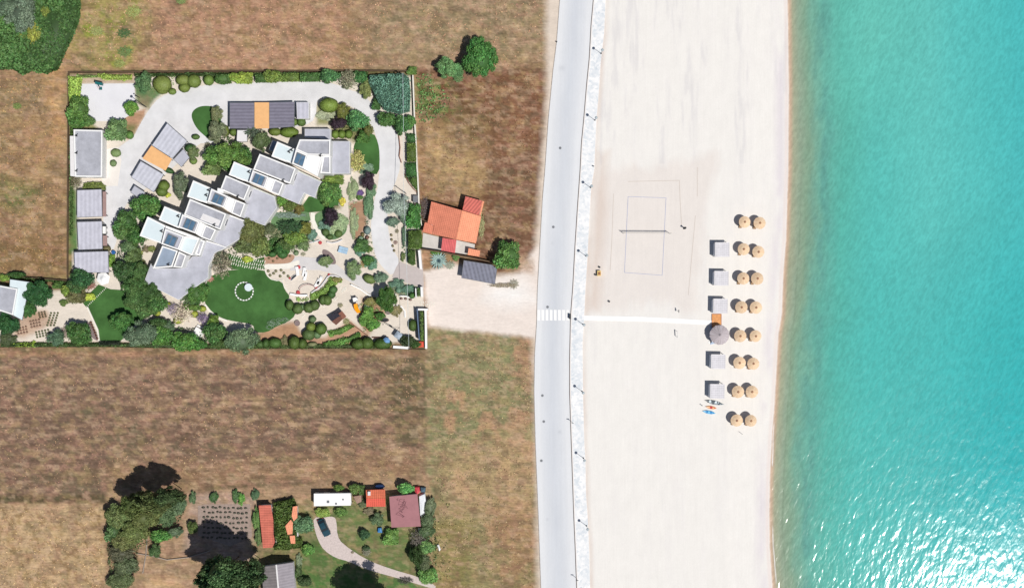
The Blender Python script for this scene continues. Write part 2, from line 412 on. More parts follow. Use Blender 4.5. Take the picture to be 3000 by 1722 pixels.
paint(12, [(800,100),(2200,60),(2200,300),(800,300)], (170,140,112), 10, 6)
WX = (PX - 1500) * S; WY = (861 - PY) * S
# broad patches of pink, straw and green stubble, plus faint mowing lines
for sd_, cc, st_, th in ((101,(186,142,122),(1,1.8),.54),(102,(184,160,114),(1,1.4),.56),(103,(100,100,76),(1,1.3),.58),(104,(206,176,148),(1,2.4),.58),(105,(116,90,72),(1,1.2),.57)):
    q = fbm(PX*st_[0]+500, PY*st_[1]+900, .045, sd_, 4); w = np.clip((q-th)/.06,0,1)*.34*np.clip(AMP*1.3-.3,0,1)
    col[:] = col*(1-w[...,None]) + np.array(alb(cc))*w[...,None]
ml = np.sin((PY+PX*.04+fbm(PX,PY,.01,7)*30)/3.6)*.08*((PY>1022)&(PY<1440)&(PX<1250)) + np.sin((PX+PY*.08)/5.5)*.04*((PY>215)&(PY<790)&(PX>1230)) + np.sin((PY-PX*.25)/6.0)*.035*(PY<212)
col *= (1+ml)[...,None]
# leave the beach side to the sand sheet
road_r = [(0,1737.8),(75,1731),(170,1726),(250,1718),(350,1709.7),(420,1702.8),(500,1699),(600,1691.8),(720,1684),(840,1677.6),(925,1671),(1050,1668.3),(1150,1668.3),(1250,1671.6),(1350,1675),(1450,1678.5),(1500,1680),(1600,1684.5),(1722,1689),(1860,1695)]
road_r = [(-140,1750)] + road_r
road_l = [(-140,1655),(0,1640),(125,1630.7),(210,1620),(350,1606.6),(500,1596.5),(580,1589.6),(700,1583),(850,1574.5),(950,1572),(1040,1566.5),(1150,1565),(1300,1569),(1400,1573),(1500,1577),(1600,1580.5),(1722,1584.8),(1860,1590)]
pave_r = [(-140,1782),(0,1774),(100,1769.8),(180,1760),(250,1756),(350,1747.5),(420,1744),(500,1740.6),(550,1732),(650,1726),(750,1721.4),(850,1715),(925,1711.6),(1000,1706.6),(1150,1708),(1300,1712),(1350,1715),(1450,1717),(1500,1721),(1600,1725.7),(1722,1729),(1860,1735)]
shore = [(-140,2306),(0,2308),(250,2311.7),(500,2310),(580,2307),(700,2303.6),(800,2295.4),(920,2291),(980,2281),(1080,2275.5),(1180,2270),(1280,2262),(1400,2256),(1500,2254.6),(1600,2255.6),(1722,2263.5),(1860,2268)]
grid_mesh('ground', WX, WY, np.zeros_like(WX), np.concatenate([col, AMP[..., None]], -1), GROUND)
far = mat('far_field', (150,124,92), var=0.25, scale=0.05)
sheet('ground', [(-1600,-1600),(10,-1600),(10,1600),(-1600,1600)], -0.08, far)

# ---- beach and sea
def band(name, ltab, rtab, ncol, z, m, colfn, zfn=None, dy=3.0):
    ys = np.arange(-138, 1858, dy); t = np.linspace(0, 1, ncol)
    a = np.interp(ys, *zip(*ltab)); b = np.interp(ys, *zip(*rtab))
    X = a[:, None] * (1 - t) + b[:, None] * t; Y = np.repeat(ys[:, None], ncol, 1)
    Zc = np.full(X.shape, z) if zfn is None else zfn(X, Y)
    return grid_mesh(name, (X - 1500) * S, (861 - Y) * S, Zc, colfn(X, Y), m)
def sand_col(X, Y):
    c = np.zeros(X.shape + (3,)); c[:] = alb((242,239,235))
    n = fbm(X, Y * 0.4, 0.02, 71); n2 = fbm(X, Y * 0.12, 0.05, 75)
    def mixc(w, cc): c[:] = c * (1 - w[..., None]) + np.array(alb(cc)) * w[..., None]
    mixc(np.clip((n2 - 0.5) * 3, 0, 1) * 0.22, (226,222,224))
    sd = sdist(X, Y, [(1715,470),(2110,440),(2100,560),(2070,800),(2060,925),(1705,925)])
    mixc(np.clip((sd + (n - 0.5) * 90) / 40, 0, 1) * 0.55, (230,220,214))
    sd = sdist(X, Y, [(1735,430),(1800,430),(1770,925),(1705,925)])
    mixc(np.clip((sd + (n - 0.5) * 30) / 30, 0, 1) * 0.6, (218,200,188))
    e = np.interp(Y[:, 0], *zip(*pave_r))[:, None]
    mixc(np.clip(1 - (X - e) / 16, 0, 1) * 0.5 * np.clip((n2) * 2 - 0.4, 0, 1), (205,176,158))
    s = np.interp(Y[:, 0], *zip(*shore))[:, None]; d = s - X
    mixc(np.clip(1 - np.abs(d - 24) / 26, 0, 1) * 0.65 * np.clip((n - 0.3) * 3.2, 0, 1), (222,214,222))
    mixc(np.clip(1 - np.abs(d - 6) / 7, 0, 1) * 0.5, (235,215,208))
    mixc(np.clip(-d / 3, 0, 1), (214,182,156))
    mixc(np.clip((n2 - 0.66) * 9, 0, 1) * 0.25 * (Y < 480), (205,203,208))
    return c
def sand_z(X, Y):
    s = np.interp(Y[:, 0], *zip(*shore))[:, None]
    z = 0.03 - 0.46 * np.clip((X - s + 130) / 130, 0, 3)
    return z + (fbm(X, Y, 0.06, 5) - 0.5) * 0.05
seabed_r = [(y, x + 260) for y, x in shore]
sand_l = [(y, x - 4) for y, x in pave_r]
band('beach_sand', sand_l, seabed_r, 260, 0.03, SAND, sand_col, sand_z, 4.0)

def water_mat():
    m = bpy.data.materials.new('sea_water'); nt, N, K, P = nodes(m)
    at = N.new('ShaderNodeAttribute'); at.attribute_name = 'Col'
    tc = N.new('ShaderNodeTexCoord')
    def noise(scale, st, rz, det, ro=0.55):
        mp = N.new('ShaderNodeMapping'); mp.vector_type = 'TEXTURE'; mp.inputs['Scale'].default_value = st; mp.inputs['Rotation'].default_value = (0, 0, rz)
        K.new(tc.outputs['Object'], mp.inputs[0])
        n = N.new('ShaderNodeTexNoise'); n.inputs['Scale'].default_value = scale; n.inputs['Detail'].default_value = det
        n.inputs['Roughness'].default_value = ro; n.inputs['Distortion'].default_value = 0.3
        K.new(mp.outputs[0], n.inputs[0]); return n.outputs['Fac']
    chop = noise(1.3, (1.5, 0.7, 1), math.radians(64), 2.4)
    swell = noise(0.08, (1.6, 0.8, 1), math.radians(58), 4)
    def rng_(x, a, b, lo=0.3, hi=0.7):
        r = N.new('ShaderNodeMapRange'); r.inputs['From Min'].default_value = lo; r.inputs['From Max'].default_value = hi
        r.inputs['To Min'].default_value = a; r.inputs['To Max'].default_value = b; K.new(x, r.inputs[0]); return r.outputs[0]
    cur = at.outputs['Color']
    for f in (rng_(chop, 0.88, 1.12), rng_(swell, 0.965, 1.035)):  # ripple shading put into the colour, following the wave bumps
        v = N.new('ShaderNodeVectorMath'); v.operation = 'SCALE'; K.new(cur, v.inputs[0]); K.new(f, v.inputs['Scale']); cur = v.outputs[0]
    K.new(cur, P.inputs['Base Color'])
    P.inputs['Roughness'].default_value = WROUGH; P.inputs['IOR'].default_value = 1.33; P.inputs['Specular IOR Level'].default_value = 0.5
    b = N.new('ShaderNodeBump'); b.inputs['Distance'].default_value = WAVE_BUMP; b.inputs['Strength'].default_value = 1.0
    K.new(chop, b.inputs['Height'])
    gl = noise(GL_SCALE, (1.6, 0.8, 1), math.radians(72), 1.6)
    b3 = N.new('ShaderNodeBump'); b3.inputs['Distance'].default_value = GL_BUMP; b3.inputs['Strength'].default_value = 1.0; K.new(gl, b3.inputs['Height']); K.new(b.outputs[0], b3.inputs['Normal'])
    b2 = N.new('ShaderNodeBump'); b2.inputs['Distance'].default_value = 0.09; b2.inputs['Strength'].default_value = 1.0
    K.new(swell, b2.inputs['Height']); K.new(b3.outputs[0], b2.inputs['Normal']); K.new(b2.outputs[0], P.inputs['Normal'])
    return m
WAVE_BUMP = 0.012; GL_SCALE = 0.62; GL_BUMP = 0.052; WROUGH = 0.10
def sea_col(X, Y):
    s = np.interp(Y[:, 0], *zip(*shore))[:, None]; d = X - s
    n = fbm(X * 0.6, Y * 0.25, 0.03, 88); n3 = fbm(X, Y * 0.3, 0.05, 90)
    dd = d + (n - 0.5) * 40 * np.clip((d - 12) / 60, 0, 1)
    stops = [(0,(226,200,178)),(4,(208,180,156)),(9,(192,174,150)),(15,(168,172,146)),(32,(150,168,146)),(52,(134,164,140)),(75,(122,170,150)),(110,(106,174,158)),(170,(92,182,168)),(260,(92,192,184)),(420,(98,194,188)),(600,(84,189,187)),(760,(72,184,188)),(1200,(66,182,190))]
    c = np.zeros(X.shape + (3,))
    for k in range(3): c[..., k] = np.interp(dd, [a for a, _ in stops], [alb(q)[k] for _, q in stops])
    def mixc(w, cc): c[:] = c * (1 - w[..., None]) + np.array(alb(cc)) * w[..., None]
    mixc(np.clip((X - 2520) / 480, 0, 1) * np.clip((Y - 650) / 700, 0, 1) * 0.9, (24,180,192))
    mixc(np.clip((d - 90) / 200, 0, 1) * np.clip((Y - 500) / 500, 0, 1) * 0.4, (62,178,172))
    mixc(np.clip(1 - np.abs(X - 2560) / 240, 0, 1) * np.clip((500 - Y) / 400, 0, 1) * 0.6, (112,196,180))
    mixc(np.clip(1 - np.abs(d - 105) / 50, 0, 1) * np.clip((n3 - 0.45) * 5, 0, 1) * 0.5, (92,150,144))
    ln = np.clip(1 - np.abs(d - 40 + (n3 - 0.5) * 10) / 3.0, 0, 1) * np.clip((Y - 480) / 200, 0, 1) * 0.35
    mixc(ln, (108,132,108))
    fo = np.clip(1 - np.abs(d - (4 + np.clip((Y - 1250) / 50, 0, 9))) / 1.8, 0, 1) * np.clip((Y - 1150) / 150, 0, 1) * np.clip((n3 - 0.44) * 9, 0, 1)
    mixc(fo, (255,255,255))
    fo = np.clip(1 - np.abs(d - 0.5) / 2.0, 0, 1) * 0.7
    mixc(fo, (248,240,235))
    return c
ys = np.arange(-138, 1858, 3.0)
dcol = np.concatenate([np.arange(0, 60, 2.0), np.arange(60, 140, 5), np.arange(140, 1000, 20)])
s_ = np.interp(ys, *zip(*shore))
X = s_[:, None] + dcol[None]; Y = np.repeat(ys[:, None], len(dcol), 1)
SEA = water_mat()
grid_mesh('sea', (X - 1500) * S, (861 - Y) * S, np.full(X.shape, -0.42), sea_col(X, Y), SEA)
deep = mat('deep_sea', (60,182,188), var=0.1, scale=0.5, rough=0.08, bump=0.1, bscale=0.9, spec=0.5)
sheet('sea', [(66,-1600),(2500,-1600),(2500,1600),(66,1600)], -0.7, deep)

# ---- road, kerb, pavement, crossing
ROADM = groundmat('pale_road_surface', 0.02, 0.03, 4.0, 0.25, (1, 0.4, 1), 0.004, streak=0.025, sstretch=(2.0, 0.06, 1))
def road_col(X, Y):
    l = np.interp(Y[:, 0], *zip(*road_l))[:, None]; r = np.interp(Y[:, 0], *zip(*road_r))[:, None]
    t = (X - l) / (r - l); c = np.zeros(X.shape + (3,)); c[:] = alb((230,232,236))
    w = np.clip(1 - np.abs(t - 0.5) / 0.36, 0, 1) ** 0.6
    w = w * (0.75 + 0.4 * (fbm(X, Y * 0.2, 0.03, 61) - 0.5))
    c[:] = c * (1 - w[..., None]) + np.array(alb((207,212,221))) * w[..., None]
    for cx, cy, r_ in ((1604,899,5),(1589,1158,3),(1593,1234,4),(1586,1348.6,5),(1641,434,4),(1621,665,5),(1618,712,3),(1646,200,10),(1603,1520,4),(1640,1265,6)):
        g = np.exp(-((X - cx) ** 2 + ((Y - cy) * 1.2) ** 2) / (r_ ** 2)) * 0.22
        c[:] = c * (1 - g[..., None]) + np.array(alb((150,154,165))) * g[..., None]
    return c
band('road', road_l, road_r, 50, 0.03, ROADM, road_col, dy=4.0)
GUT = mat('dark_gutter', (120,112,110), var=0.3, scale=1.2)
def ribbon(name, A, B, z, m, thick=0.0):
    n = len(A); b = MB()
    vs = [(x, y, z) for x, y in A] + [(x, y, z) for x, y in B]
    b.add(vs, [(i, i + 1, n + i + 1, n + i) for i in range(n - 1)])
    if thick:
        for P_ in (A, B):
            b.add([(x, y, z) for x, y in P_] + [(x, y, z - thick) for x, y in P_], [(i, i + 1, n + i + 1, n + i) for i in range(n - 1)])
    o = b.build(name, m); o['kind'] = 'structure'; return o
def strip(name, tab, off0, off1, z, m, y0=-138, y1=1858):
    ys = [y for y in range(y0, y1, 12)] + [y1]
    return ribbon(name, [W(0, interp(tab, y) + off0, y) for y in ys], [W(0, interp(tab, y) + off1, y) for y in ys], z, m)
strip('gutter', road_r, -0.9, 1.4, 0.045, GUT); strip('gutter', road_l, -1.4, 0.6, 0.045, mat('verge_edge', (170,160,152), var=0.3, scale=1.5))
EDGE = mat('pale_kerb_stone', (243,238,236), var=0.04, scale=1.0)
ys = list(range(-138, 1858, 12))
ribbon('kerb', [W(0, interp(road_r, y) + 1.4, y) for y in ys], [W(0, interp(road_r, y) + 4.4, y) for y in ys], 0.15, EDGE, 0.15)
def pave_mat():
    m = bpy.data.materials.new('stone_mosaic'); nt, N, K, P = nodes(m)
    tc = N.new('ShaderNodeTexCoord'); v = N.new('ShaderNodeTexVoronoi'); v.inputs['Scale'].default_value = 2.2; K.new(tc.outputs['Object'], v.inputs['Vector'])
    r = N.new('ShaderNodeValToRGB'); r.color_ramp.elements[0].color = (*alb((214,222,230)), 1); r.color_ramp.elements[1].color = (*alb((252,252,253)), 1)
    sp = N.new('ShaderNodeSeparateColor'); K.new(v.outputs['Color'], sp.inputs[0])
    n = N.new('ShaderNodeTexNoise'); n.inputs['Scale'].default_value = 0.35; n.inputs['Detail'].default_value = 6; K.new(tc.outputs['Object'], n.inputs[0])
    a = N.new('ShaderNodeMath'); a.operation = 'MULTIPLY_ADD'; a.inputs[1].default_value = 0.45; K.new(sp.outputs[0], a.inputs[0]); K.new(n.outputs['Fac'], a.inputs[2])
    K.new(a.outputs[0], r.inputs[0]); r.color_ramp.elements[0].position = 0.35; r.color_ramp.elements[1].position = 0.95
    K.new(r.outputs[0], P.inputs['Base Color']); P.inputs['Roughness'].default_value = 0.8
    return m
ys = list(range(-138, 1858, 12))
ribbon('pavement', [W(0, interp(road_r, y) + 4.4, y) for y in ys], [W(0, interp(pave_r, y), y) for y in ys], 0.14, pave_mat(), 0.14)
PAINT = mat('white_road_paint', (255,255,255), var=0.03, scale=2)
for i in range(8):
    x0 = 1574.2 + i * 12.15; w = 7.8
    sheet('crosswalk_stripe', [W(0, x0, 907), W(0, x0 + w, 907.6), W(0, x0 + w, 938.8), W(0, x0, 938)], 0.05, PAINT)
sheet('boardwalk', WP(15, [(488,1347),(1000,1356),(1640,1391),(1640,1433),(1000,1399),(488,1389)]), 0.10, PAINT, thick=0.08)
# ================================================================ FOLIAGE
def leaf_mesh(name, P, Nn, size, shade, hue, core=None, aspect=1.5, jitter=0.8, seed=1):
    """P centres (n,3), Nn outward normals, size (n,), shade (n,), hue (n,) -> many small leaf-clump quads"""
    r = np.random.default_rng(seed); n = len(P)
    nn = Nn + r.normal(0, jitter, (n, 3)); nn /= np.linalg.norm(nn, axis=1, keepdims=True) + 1e-9
    a = np.cross(nn, r.normal(0, 1, (n, 3))); a /= np.linalg.norm(a, axis=1, keepdims=True) + 1e-9
    b = np.cross(nn, a); s = size[:, None] * 0.5
    bend = nn * s * 0.35
    co = np.stack([P - a*s*aspect - bend, P - b*s*0.8, P + a*s*aspect - bend, P + b*s*0.8], 1).reshape(-1, 3)
    fac = np.arange(n * 4).reshape(n, 4); sh = np.repeat(shade, 4); hu = np.repeat(hue, 4)
    loops = fac.ravel(); starts = np.arange(n) * 4; tot = 4 * np.ones(n, int)
    if core is not None:
        cv, cf, cs = core; o = len(co)
        co = np.concatenate([co, cv]); cl = (np.array(cf) + o)
        starts = np.concatenate([starts, len(loops) + np.arange(len(cl)) * 3]); loops = np.concatenate([loops, cl.ravel()])
        sh = np.concatenate([sh, np.full(len(cv), cs)]); hu = np.concatenate([hu, np.full(len(cv), 0.5)])
    me = bpy.data.meshes.new(name); me.vertices.add(len(co)); me.vertices.foreach_set('co', co.astype(np.float32).ravel())
    me.loops.add(len(loops)); me.loops.foreach_set('vertex_index', loops.astype(np.int32))
    me.polygons.add(len(starts)); me.polygons.foreach_set('loop_start', starts.astype(np.int32))
    me.update(calc_edges=True)
    at = me.color_attributes.new('shade', 'FLOAT_COLOR', 'POINT')
    at.data.foreach_set('color', np.stack([sh, hu, sh, np.ones_like(sh)], 1).astype(np.float32).ravel())
    me.materials.append(LEAF); return me
def ico(sub, scale=1.0, noise=0.0, seed=0, c=(0,0,0)):
    bm = bmesh.new(); bmesh.ops.create_icosphere(bm, subdivisions=sub, radius=1.0)
    r = random.Random(seed); v = []
    for q in bm.verts:
        k = scale * (1 + r.uniform(-noise, noise)); v.append((q.co.x*k + c[0], q.co.y*k + c[1], q.co.z*k + c[2]))
    f = [[w_.index for w_ in g.verts] for g in bm.faces]; bm.free(); return np.array(v), f
def merge_cores(cs):
    V = []; F = []
    for v, f in cs:
        o = sum(len(x) for x in V); V.append(v); F += [[i + o for i in g] for g in f]
    return np.concatenate(V), F
def crown(kind, seed):
    r = np.random.default_rng(seed)
    if kind in ('broad', 'big', 'fine'):
        nl = {'broad': 16, 'big': 34, 'fine': 22}[kind]; per = {'broad': 190, 'big': 300, 'fine': 260}[kind]
        ls = {'broad': 0.13, 'big': 0.072, 'fine': 0.075}[kind]; lr = {'broad': 0.40, 'big': 0.27, 'fine': 0.32}[kind]
        P = []; Nn = []; S_ = []; Sh = []; Hu = []; cores = []
        cs = []
        for i in range(nl):
            for _ in range(30):
                t = r.uniform(0, 2*math.pi); q = math.sqrt(r.uniform(0.0, 1)) * (1 - lr * 0.7) * r.uniform(0.72, 1.26)
                z = math.sqrt(max(0, 1 - q*q)) * r.uniform(0.15, 0.85) - 0.25
                c = np.array([q*math.cos(t), q*math.sin(t), z])
                if all(np.linalg.norm(c - d) > lr * 0.62 for d in cs): break
            cs.append(c); rr = lr * r.uniform(0.6, 1.25); n = int(per * (rr/lr)**2)
            d = r.normal(0, 1, (n, 3)); d[:, 2] = d[:, 2]*0.8 + 0.35; d /= np.linalg.norm(d, axis=1, keepdims=True)
            rad = rr * r.uniform(0.72, 1.12, n)[:, None]
            P.append(c + d * rad * np.array([1, 1, 0.85])); Nn.append(d); S_.append(ls * r.uniform(0.6, 1.25, n))
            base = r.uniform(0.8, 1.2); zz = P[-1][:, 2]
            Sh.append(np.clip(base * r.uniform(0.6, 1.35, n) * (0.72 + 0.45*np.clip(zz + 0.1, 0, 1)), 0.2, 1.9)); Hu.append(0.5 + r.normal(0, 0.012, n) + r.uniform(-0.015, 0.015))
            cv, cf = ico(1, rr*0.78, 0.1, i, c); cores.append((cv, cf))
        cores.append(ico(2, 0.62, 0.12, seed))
        v, f = merge_cores(cores)
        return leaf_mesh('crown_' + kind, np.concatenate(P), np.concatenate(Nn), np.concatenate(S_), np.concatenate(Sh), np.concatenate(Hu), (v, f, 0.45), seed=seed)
    if kind == 'ball':      # clipped topiary: even fine surface
        n = 2600; d = r.normal(0, 1, (n, 3)); d[:, 2] = np.abs(d[:, 2]) * 0.9 - 0.25; d /= np.linalg.norm(d, axis=1, keepdims=True)
        bump = 1 + 0.05*np.sin(d[:, 0]*6 + seed) * np.cos(d[:, 1]*5 + seed*2)
        P = d * (bump * r.uniform(0.94, 1.02, n))[:, None]
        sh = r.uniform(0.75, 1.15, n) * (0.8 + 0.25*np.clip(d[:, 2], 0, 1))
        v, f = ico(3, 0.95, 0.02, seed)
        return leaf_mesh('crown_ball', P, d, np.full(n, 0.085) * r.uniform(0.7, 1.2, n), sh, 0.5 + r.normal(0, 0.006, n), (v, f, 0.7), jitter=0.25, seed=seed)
    if kind == 'sparse':    # thin twiggy crown
        n = 1500; t = r.uniform(0, 2*math.pi, n); q = np.sqrt(r.uniform(0, 1, n)) * (0.75 + 0.35*np.sin(t*5 + seed)**2)
        z = r.uniform(-0.3, 0.9, n) * np.sqrt(np.clip(1.15 - q*q, 0, 1)); P = np.stack([q*np.cos(t), q*np.sin(t), z], 1)
        d = P / (np.linalg.norm(P, axis=1, keepdims=True) + 1e-6)
        return leaf_mesh('crown_sparse', P, d, 0.085 * r.uniform(0.5, 1.3, n), r.uniform(0.5, 1.5, n), 0.5 + r.normal(0, 0.03, n), None, jitter=1.2, seed=seed)
    if kind == 'spiky':     # branch sprays: palms, grasses, needle shrubs
        n = 60; P = []; Nn = []; Sh = []
        for i in range(n):
            t = r.uniform(0, 2*math.pi); e = r.uniform(0.05, 1.1); ln = r.uniform(0.75, 1.1)
            for k in np.linspace(0.12, 1, 26):
                p = np.array([math.cos(t)*math.cos(e), math.sin(t)*math.cos(e), math.sin(e)]) * ln * k; p[2] -= 0.35*k*k
                P.append(p + r.normal(0, 0.025, 3)); Nn.append([0, 0, 1]); Sh.append(r.uniform(0.6, 1.4) * (0.6 + 0.5*k))
        v, f = ico(1, 0.4, 0.1, seed)
        return leaf_mesh('crown_spiky', np.array(P), np.array(Nn, float), np.full(len(P), 0.10), np.array(Sh), 0.5 + r.normal(0, 0.012, len(P)), (v, f, 0.4), jitter=0.5, seed=seed)
CROWNS = {(k, i): crown(k, 100*j + i + 1) for j, (k, c) in enumerate((('broad', 4), ('big', 3), ('fine', 3), ('ball', 2), ('sparse', 2), ('spiky', 2))) for i in range(c)}
NV = {'broad': 4, 'big': 3, 'fine': 3, 'ball': 2, 'sparse': 2, 'spiky': 2}
def trunk_mesh(seed, dense=False):
    r = random.Random(seed); b = MB()
    b.tube((0,0,0), (0.05*r.uniform(-1,1), 0.05*r.uniform(-1,1), 0.45), 0.045, 0.03, 8)
    for i in range(9 if dense else 6):
        t = 2*math.pi*i/(9 if dense else 6) + r.uniform(-.3,.3); q = r.uniform(0.35, 0.8)
        m_ = (0.35*q*math.cos(t), 0.35*q*math.sin(t), 0.6)
        b.tube((0,0,0.40), m_, 0.024, 0.016, 6); b.tube(m_, (q*math.cos(t), q*math.sin(t), r.uniform(0.72, 0.9)), 0.016, 0.005, 5)
        if dense:
            for k in range(3):
                u = t + r.uniform(-.5,.5); b.tube(m_, (q*1.2*math.cos(u), q*1.2*math.sin(u), r.uniform(0.7, 0.95)), 0.010, 0.003, 4)
    me = bpy.data.meshes.new('trunk'); me.from_pydata(b.v, [], b.f); me.materials.append(BARK); me.update(); return me
TRUNKS = [trunk_mesh(i) for i in range(3)] + [trunk_mesh(9, True)]
_n = [0]
G1, G2, G3, G4, G5, G6 = (88,128,52), (58,96,48), (112,128,50), (118,136,104), (84,130,106), (158,176,52)
PUR, SIL, OLV, BRO, LIM = (64,48,60), (150,168,158), (128,130,70), (122,116,84), (150,182,62)
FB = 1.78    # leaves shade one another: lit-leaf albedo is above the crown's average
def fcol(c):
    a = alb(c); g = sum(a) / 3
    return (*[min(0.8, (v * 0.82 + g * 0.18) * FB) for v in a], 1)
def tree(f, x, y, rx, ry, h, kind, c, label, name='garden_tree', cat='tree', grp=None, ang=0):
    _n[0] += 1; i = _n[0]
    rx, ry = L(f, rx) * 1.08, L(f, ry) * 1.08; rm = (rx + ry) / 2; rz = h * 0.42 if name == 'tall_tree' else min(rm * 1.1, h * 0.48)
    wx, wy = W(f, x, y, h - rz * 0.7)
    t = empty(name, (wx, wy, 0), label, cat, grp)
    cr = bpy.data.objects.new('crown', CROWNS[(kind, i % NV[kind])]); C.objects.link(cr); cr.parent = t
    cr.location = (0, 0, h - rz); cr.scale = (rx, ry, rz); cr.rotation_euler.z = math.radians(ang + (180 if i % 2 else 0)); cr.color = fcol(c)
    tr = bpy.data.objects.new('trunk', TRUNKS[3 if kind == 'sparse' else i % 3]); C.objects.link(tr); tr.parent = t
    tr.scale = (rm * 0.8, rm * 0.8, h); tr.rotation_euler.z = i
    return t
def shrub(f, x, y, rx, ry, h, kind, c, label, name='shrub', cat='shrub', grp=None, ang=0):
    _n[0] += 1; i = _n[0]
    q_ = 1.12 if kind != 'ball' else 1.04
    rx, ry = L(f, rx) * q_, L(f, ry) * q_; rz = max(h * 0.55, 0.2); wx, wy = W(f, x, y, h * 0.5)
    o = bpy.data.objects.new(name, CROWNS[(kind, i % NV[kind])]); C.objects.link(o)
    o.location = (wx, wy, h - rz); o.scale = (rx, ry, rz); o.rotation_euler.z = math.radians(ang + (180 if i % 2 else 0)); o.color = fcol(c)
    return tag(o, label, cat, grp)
def ball(f, x, y, rx, ry, h, c, label, grp=None, ang=0, cat='shrub'): return shrub(f, x, y, rx, ry, h, 'ball', c, label, 'clipped_shrub', cat, grp, ang)
def mass(name, f, pts, h, leaf, c, dens=22, bump=0.25, bs=0.5, label=None, cat=None, grp=None, kind=None, seed=5, jit=0.7, clip=False):
    """hedge or thicket over a polygon: a dark body under a skin of leaf clumps with a lumpy top"""
    poly = ccw(WP(f, pts, h * 0.8)); cx, cy = centre(poly); r = np.random.default_rng(seed)
    P_ = [(x - cx, y - cy) for x, y in poly]; A = abs(area(P_)); n = int(A * dens)
    xs = np.array([p[0] for p in P_]); ys_ = np.array([p[1] for p in P_])
    X = r.uniform(xs.min() - .4, xs.max() + .4, n * 4); Y = r.uniform(ys_.min() - .4, ys_.max() + .4, n * 4)
    ed = 0.0 if clip else 1.0
    d = sdist(X, Y, P_) + (fbm(X + 50, Y + 50, 0.9, seed) - 0.5) * 0.9 * ed
    k = d > 0; X, Y, d = X[k][:n], Y[k][:n], d[k][:n]
    lump = fbm(X + 90 + cx, Y + 90 + cy, bs, seed + 3, 3)
    prof = np.clip(d / (0.25 if clip else 0.9), 0, 1) ** 0.5
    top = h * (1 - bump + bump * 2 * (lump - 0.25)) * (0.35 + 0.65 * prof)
    Zt = top * r.uniform(0.86, 1.03, len(X)); e = 0.15
    PP = np.stack([X, Y, Zt], 1); NN = np.tile([0, 0, 1.0], (len(X), 1))
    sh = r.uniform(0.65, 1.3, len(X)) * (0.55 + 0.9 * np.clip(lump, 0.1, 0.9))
    # side skin
    per = []; 
    for i in range(len(P_)):
        a, b = Vector(P_[i]), Vector(P_[(i+1) % len(P_)]); ln = (b - a).length; m_ = int(ln * h * dens * 0.5)
        if m_ < 1: continue
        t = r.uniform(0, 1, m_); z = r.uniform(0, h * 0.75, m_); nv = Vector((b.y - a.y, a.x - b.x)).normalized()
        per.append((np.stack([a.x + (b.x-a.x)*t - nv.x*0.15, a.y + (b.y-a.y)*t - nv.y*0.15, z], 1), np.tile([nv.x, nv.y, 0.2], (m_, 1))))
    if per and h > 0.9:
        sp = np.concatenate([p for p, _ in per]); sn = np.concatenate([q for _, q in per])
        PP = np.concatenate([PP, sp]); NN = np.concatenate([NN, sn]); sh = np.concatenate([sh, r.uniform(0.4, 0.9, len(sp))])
    ip = inset(P_, 0.28); q = len(ip); H1 = h * (0.62 if not clip else 0.9)
    cv = [(x, y, 0.0) for x, y in ip] + [(x, y, H1) for x, y in ip] + [(*centre(ip), H1)]
    cf = []
    for i in range(q):
        j = (i + 1) % q; cf += [[i, j, q + j], [i, q + j, q + i], [q + i, q + j, 2 * q]]
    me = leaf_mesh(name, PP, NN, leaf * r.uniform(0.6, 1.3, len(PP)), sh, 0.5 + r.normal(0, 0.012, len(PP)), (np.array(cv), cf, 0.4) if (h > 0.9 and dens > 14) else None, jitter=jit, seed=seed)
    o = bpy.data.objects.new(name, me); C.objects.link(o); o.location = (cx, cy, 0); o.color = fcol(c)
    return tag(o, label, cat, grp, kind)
def hedge(f, pts, h, c, label, grp=None, clip=True, leaf=0.16, dens=55, **k):
    return mass('hedge', f, pts, h, leaf, c, dens=dens, bump=0.06 if clip else 0.25, bs=0.8, label=label, cat='hedge', grp=grp, clip=clip, jit=0.35 if clip else 0.8, seed=int(abs(pts[0][0]) + abs(pts[0][1])) % 97 + 3, **k)
# ================================================================ ESTATE GROUND SHEETS
GRAVEL = mat('garden_gravel', (232,222,212), var=0.05, scale=2.0, detail=8, bump=0.01)
DRIVE = mat('pale_driveway', (227,227,230), var=0.10, scale=0.3, detail=10, bump=0.005, bscale=12)
COURT = mat('court_concrete', (234,234,240), var=0.04, scale=0.4, detail=9)
MAUVEP = mat('mauve_paving', (200,190,188), var=0.05, scale=1.5, detail=8)
LAWN = mat('mown_lawn', (72,112,60), var=0.30, scale=0.22, spec=0.08, detail=10, bump=0.05, bscale=9)
LAWN2 = mat('soft_lawn', (104,138,94), var=0.22, scale=0.9, detail=10, bump=0.04, bscale=9)
SOIL = mat('bare_soil', (190,152,128), var=0.14, scale=1.6, detail=8, bump=0.02)
MULCH = mat('grey_mulch', (140,124,124), var=0.2, scale=5, detail=6, bump=0.03)
drive_outer = [(340,730),(312,730),(300,640),(309,535),(300,440),(340,440),(356,426),(391.5,401.5),(408,368.6),(435.5,322),(468.5,283.4),(518,267),(592,250),(680,246),(685,243.6),(822,241),(940,239.5),(987,247.7),(1023,264),(1052,272),(1079,290.5),(1109.5,331.8),(1135,358),(1150.7,372),(1167,400),(1172.6,474.6),(1170,505.7),(1139.7,580),(1134,635),(1139.7,689.8),(1153.4,733.7),(1172.6,766.7),(1150.7,810.7),(1123,786),(1101,755.7),(1089,703.5),(1086,648.6),(1095.7,588),(1109.5,538.7),(1112,451),(1102.5,396),(1080.5,354.8),(1053,324.6),(1014.6,305.4),(968,291.6),(929,284),(925,350),(890,370),(790,380),(657,377),(630,420),(575,420),(480,520),(383,580),(345,640)]
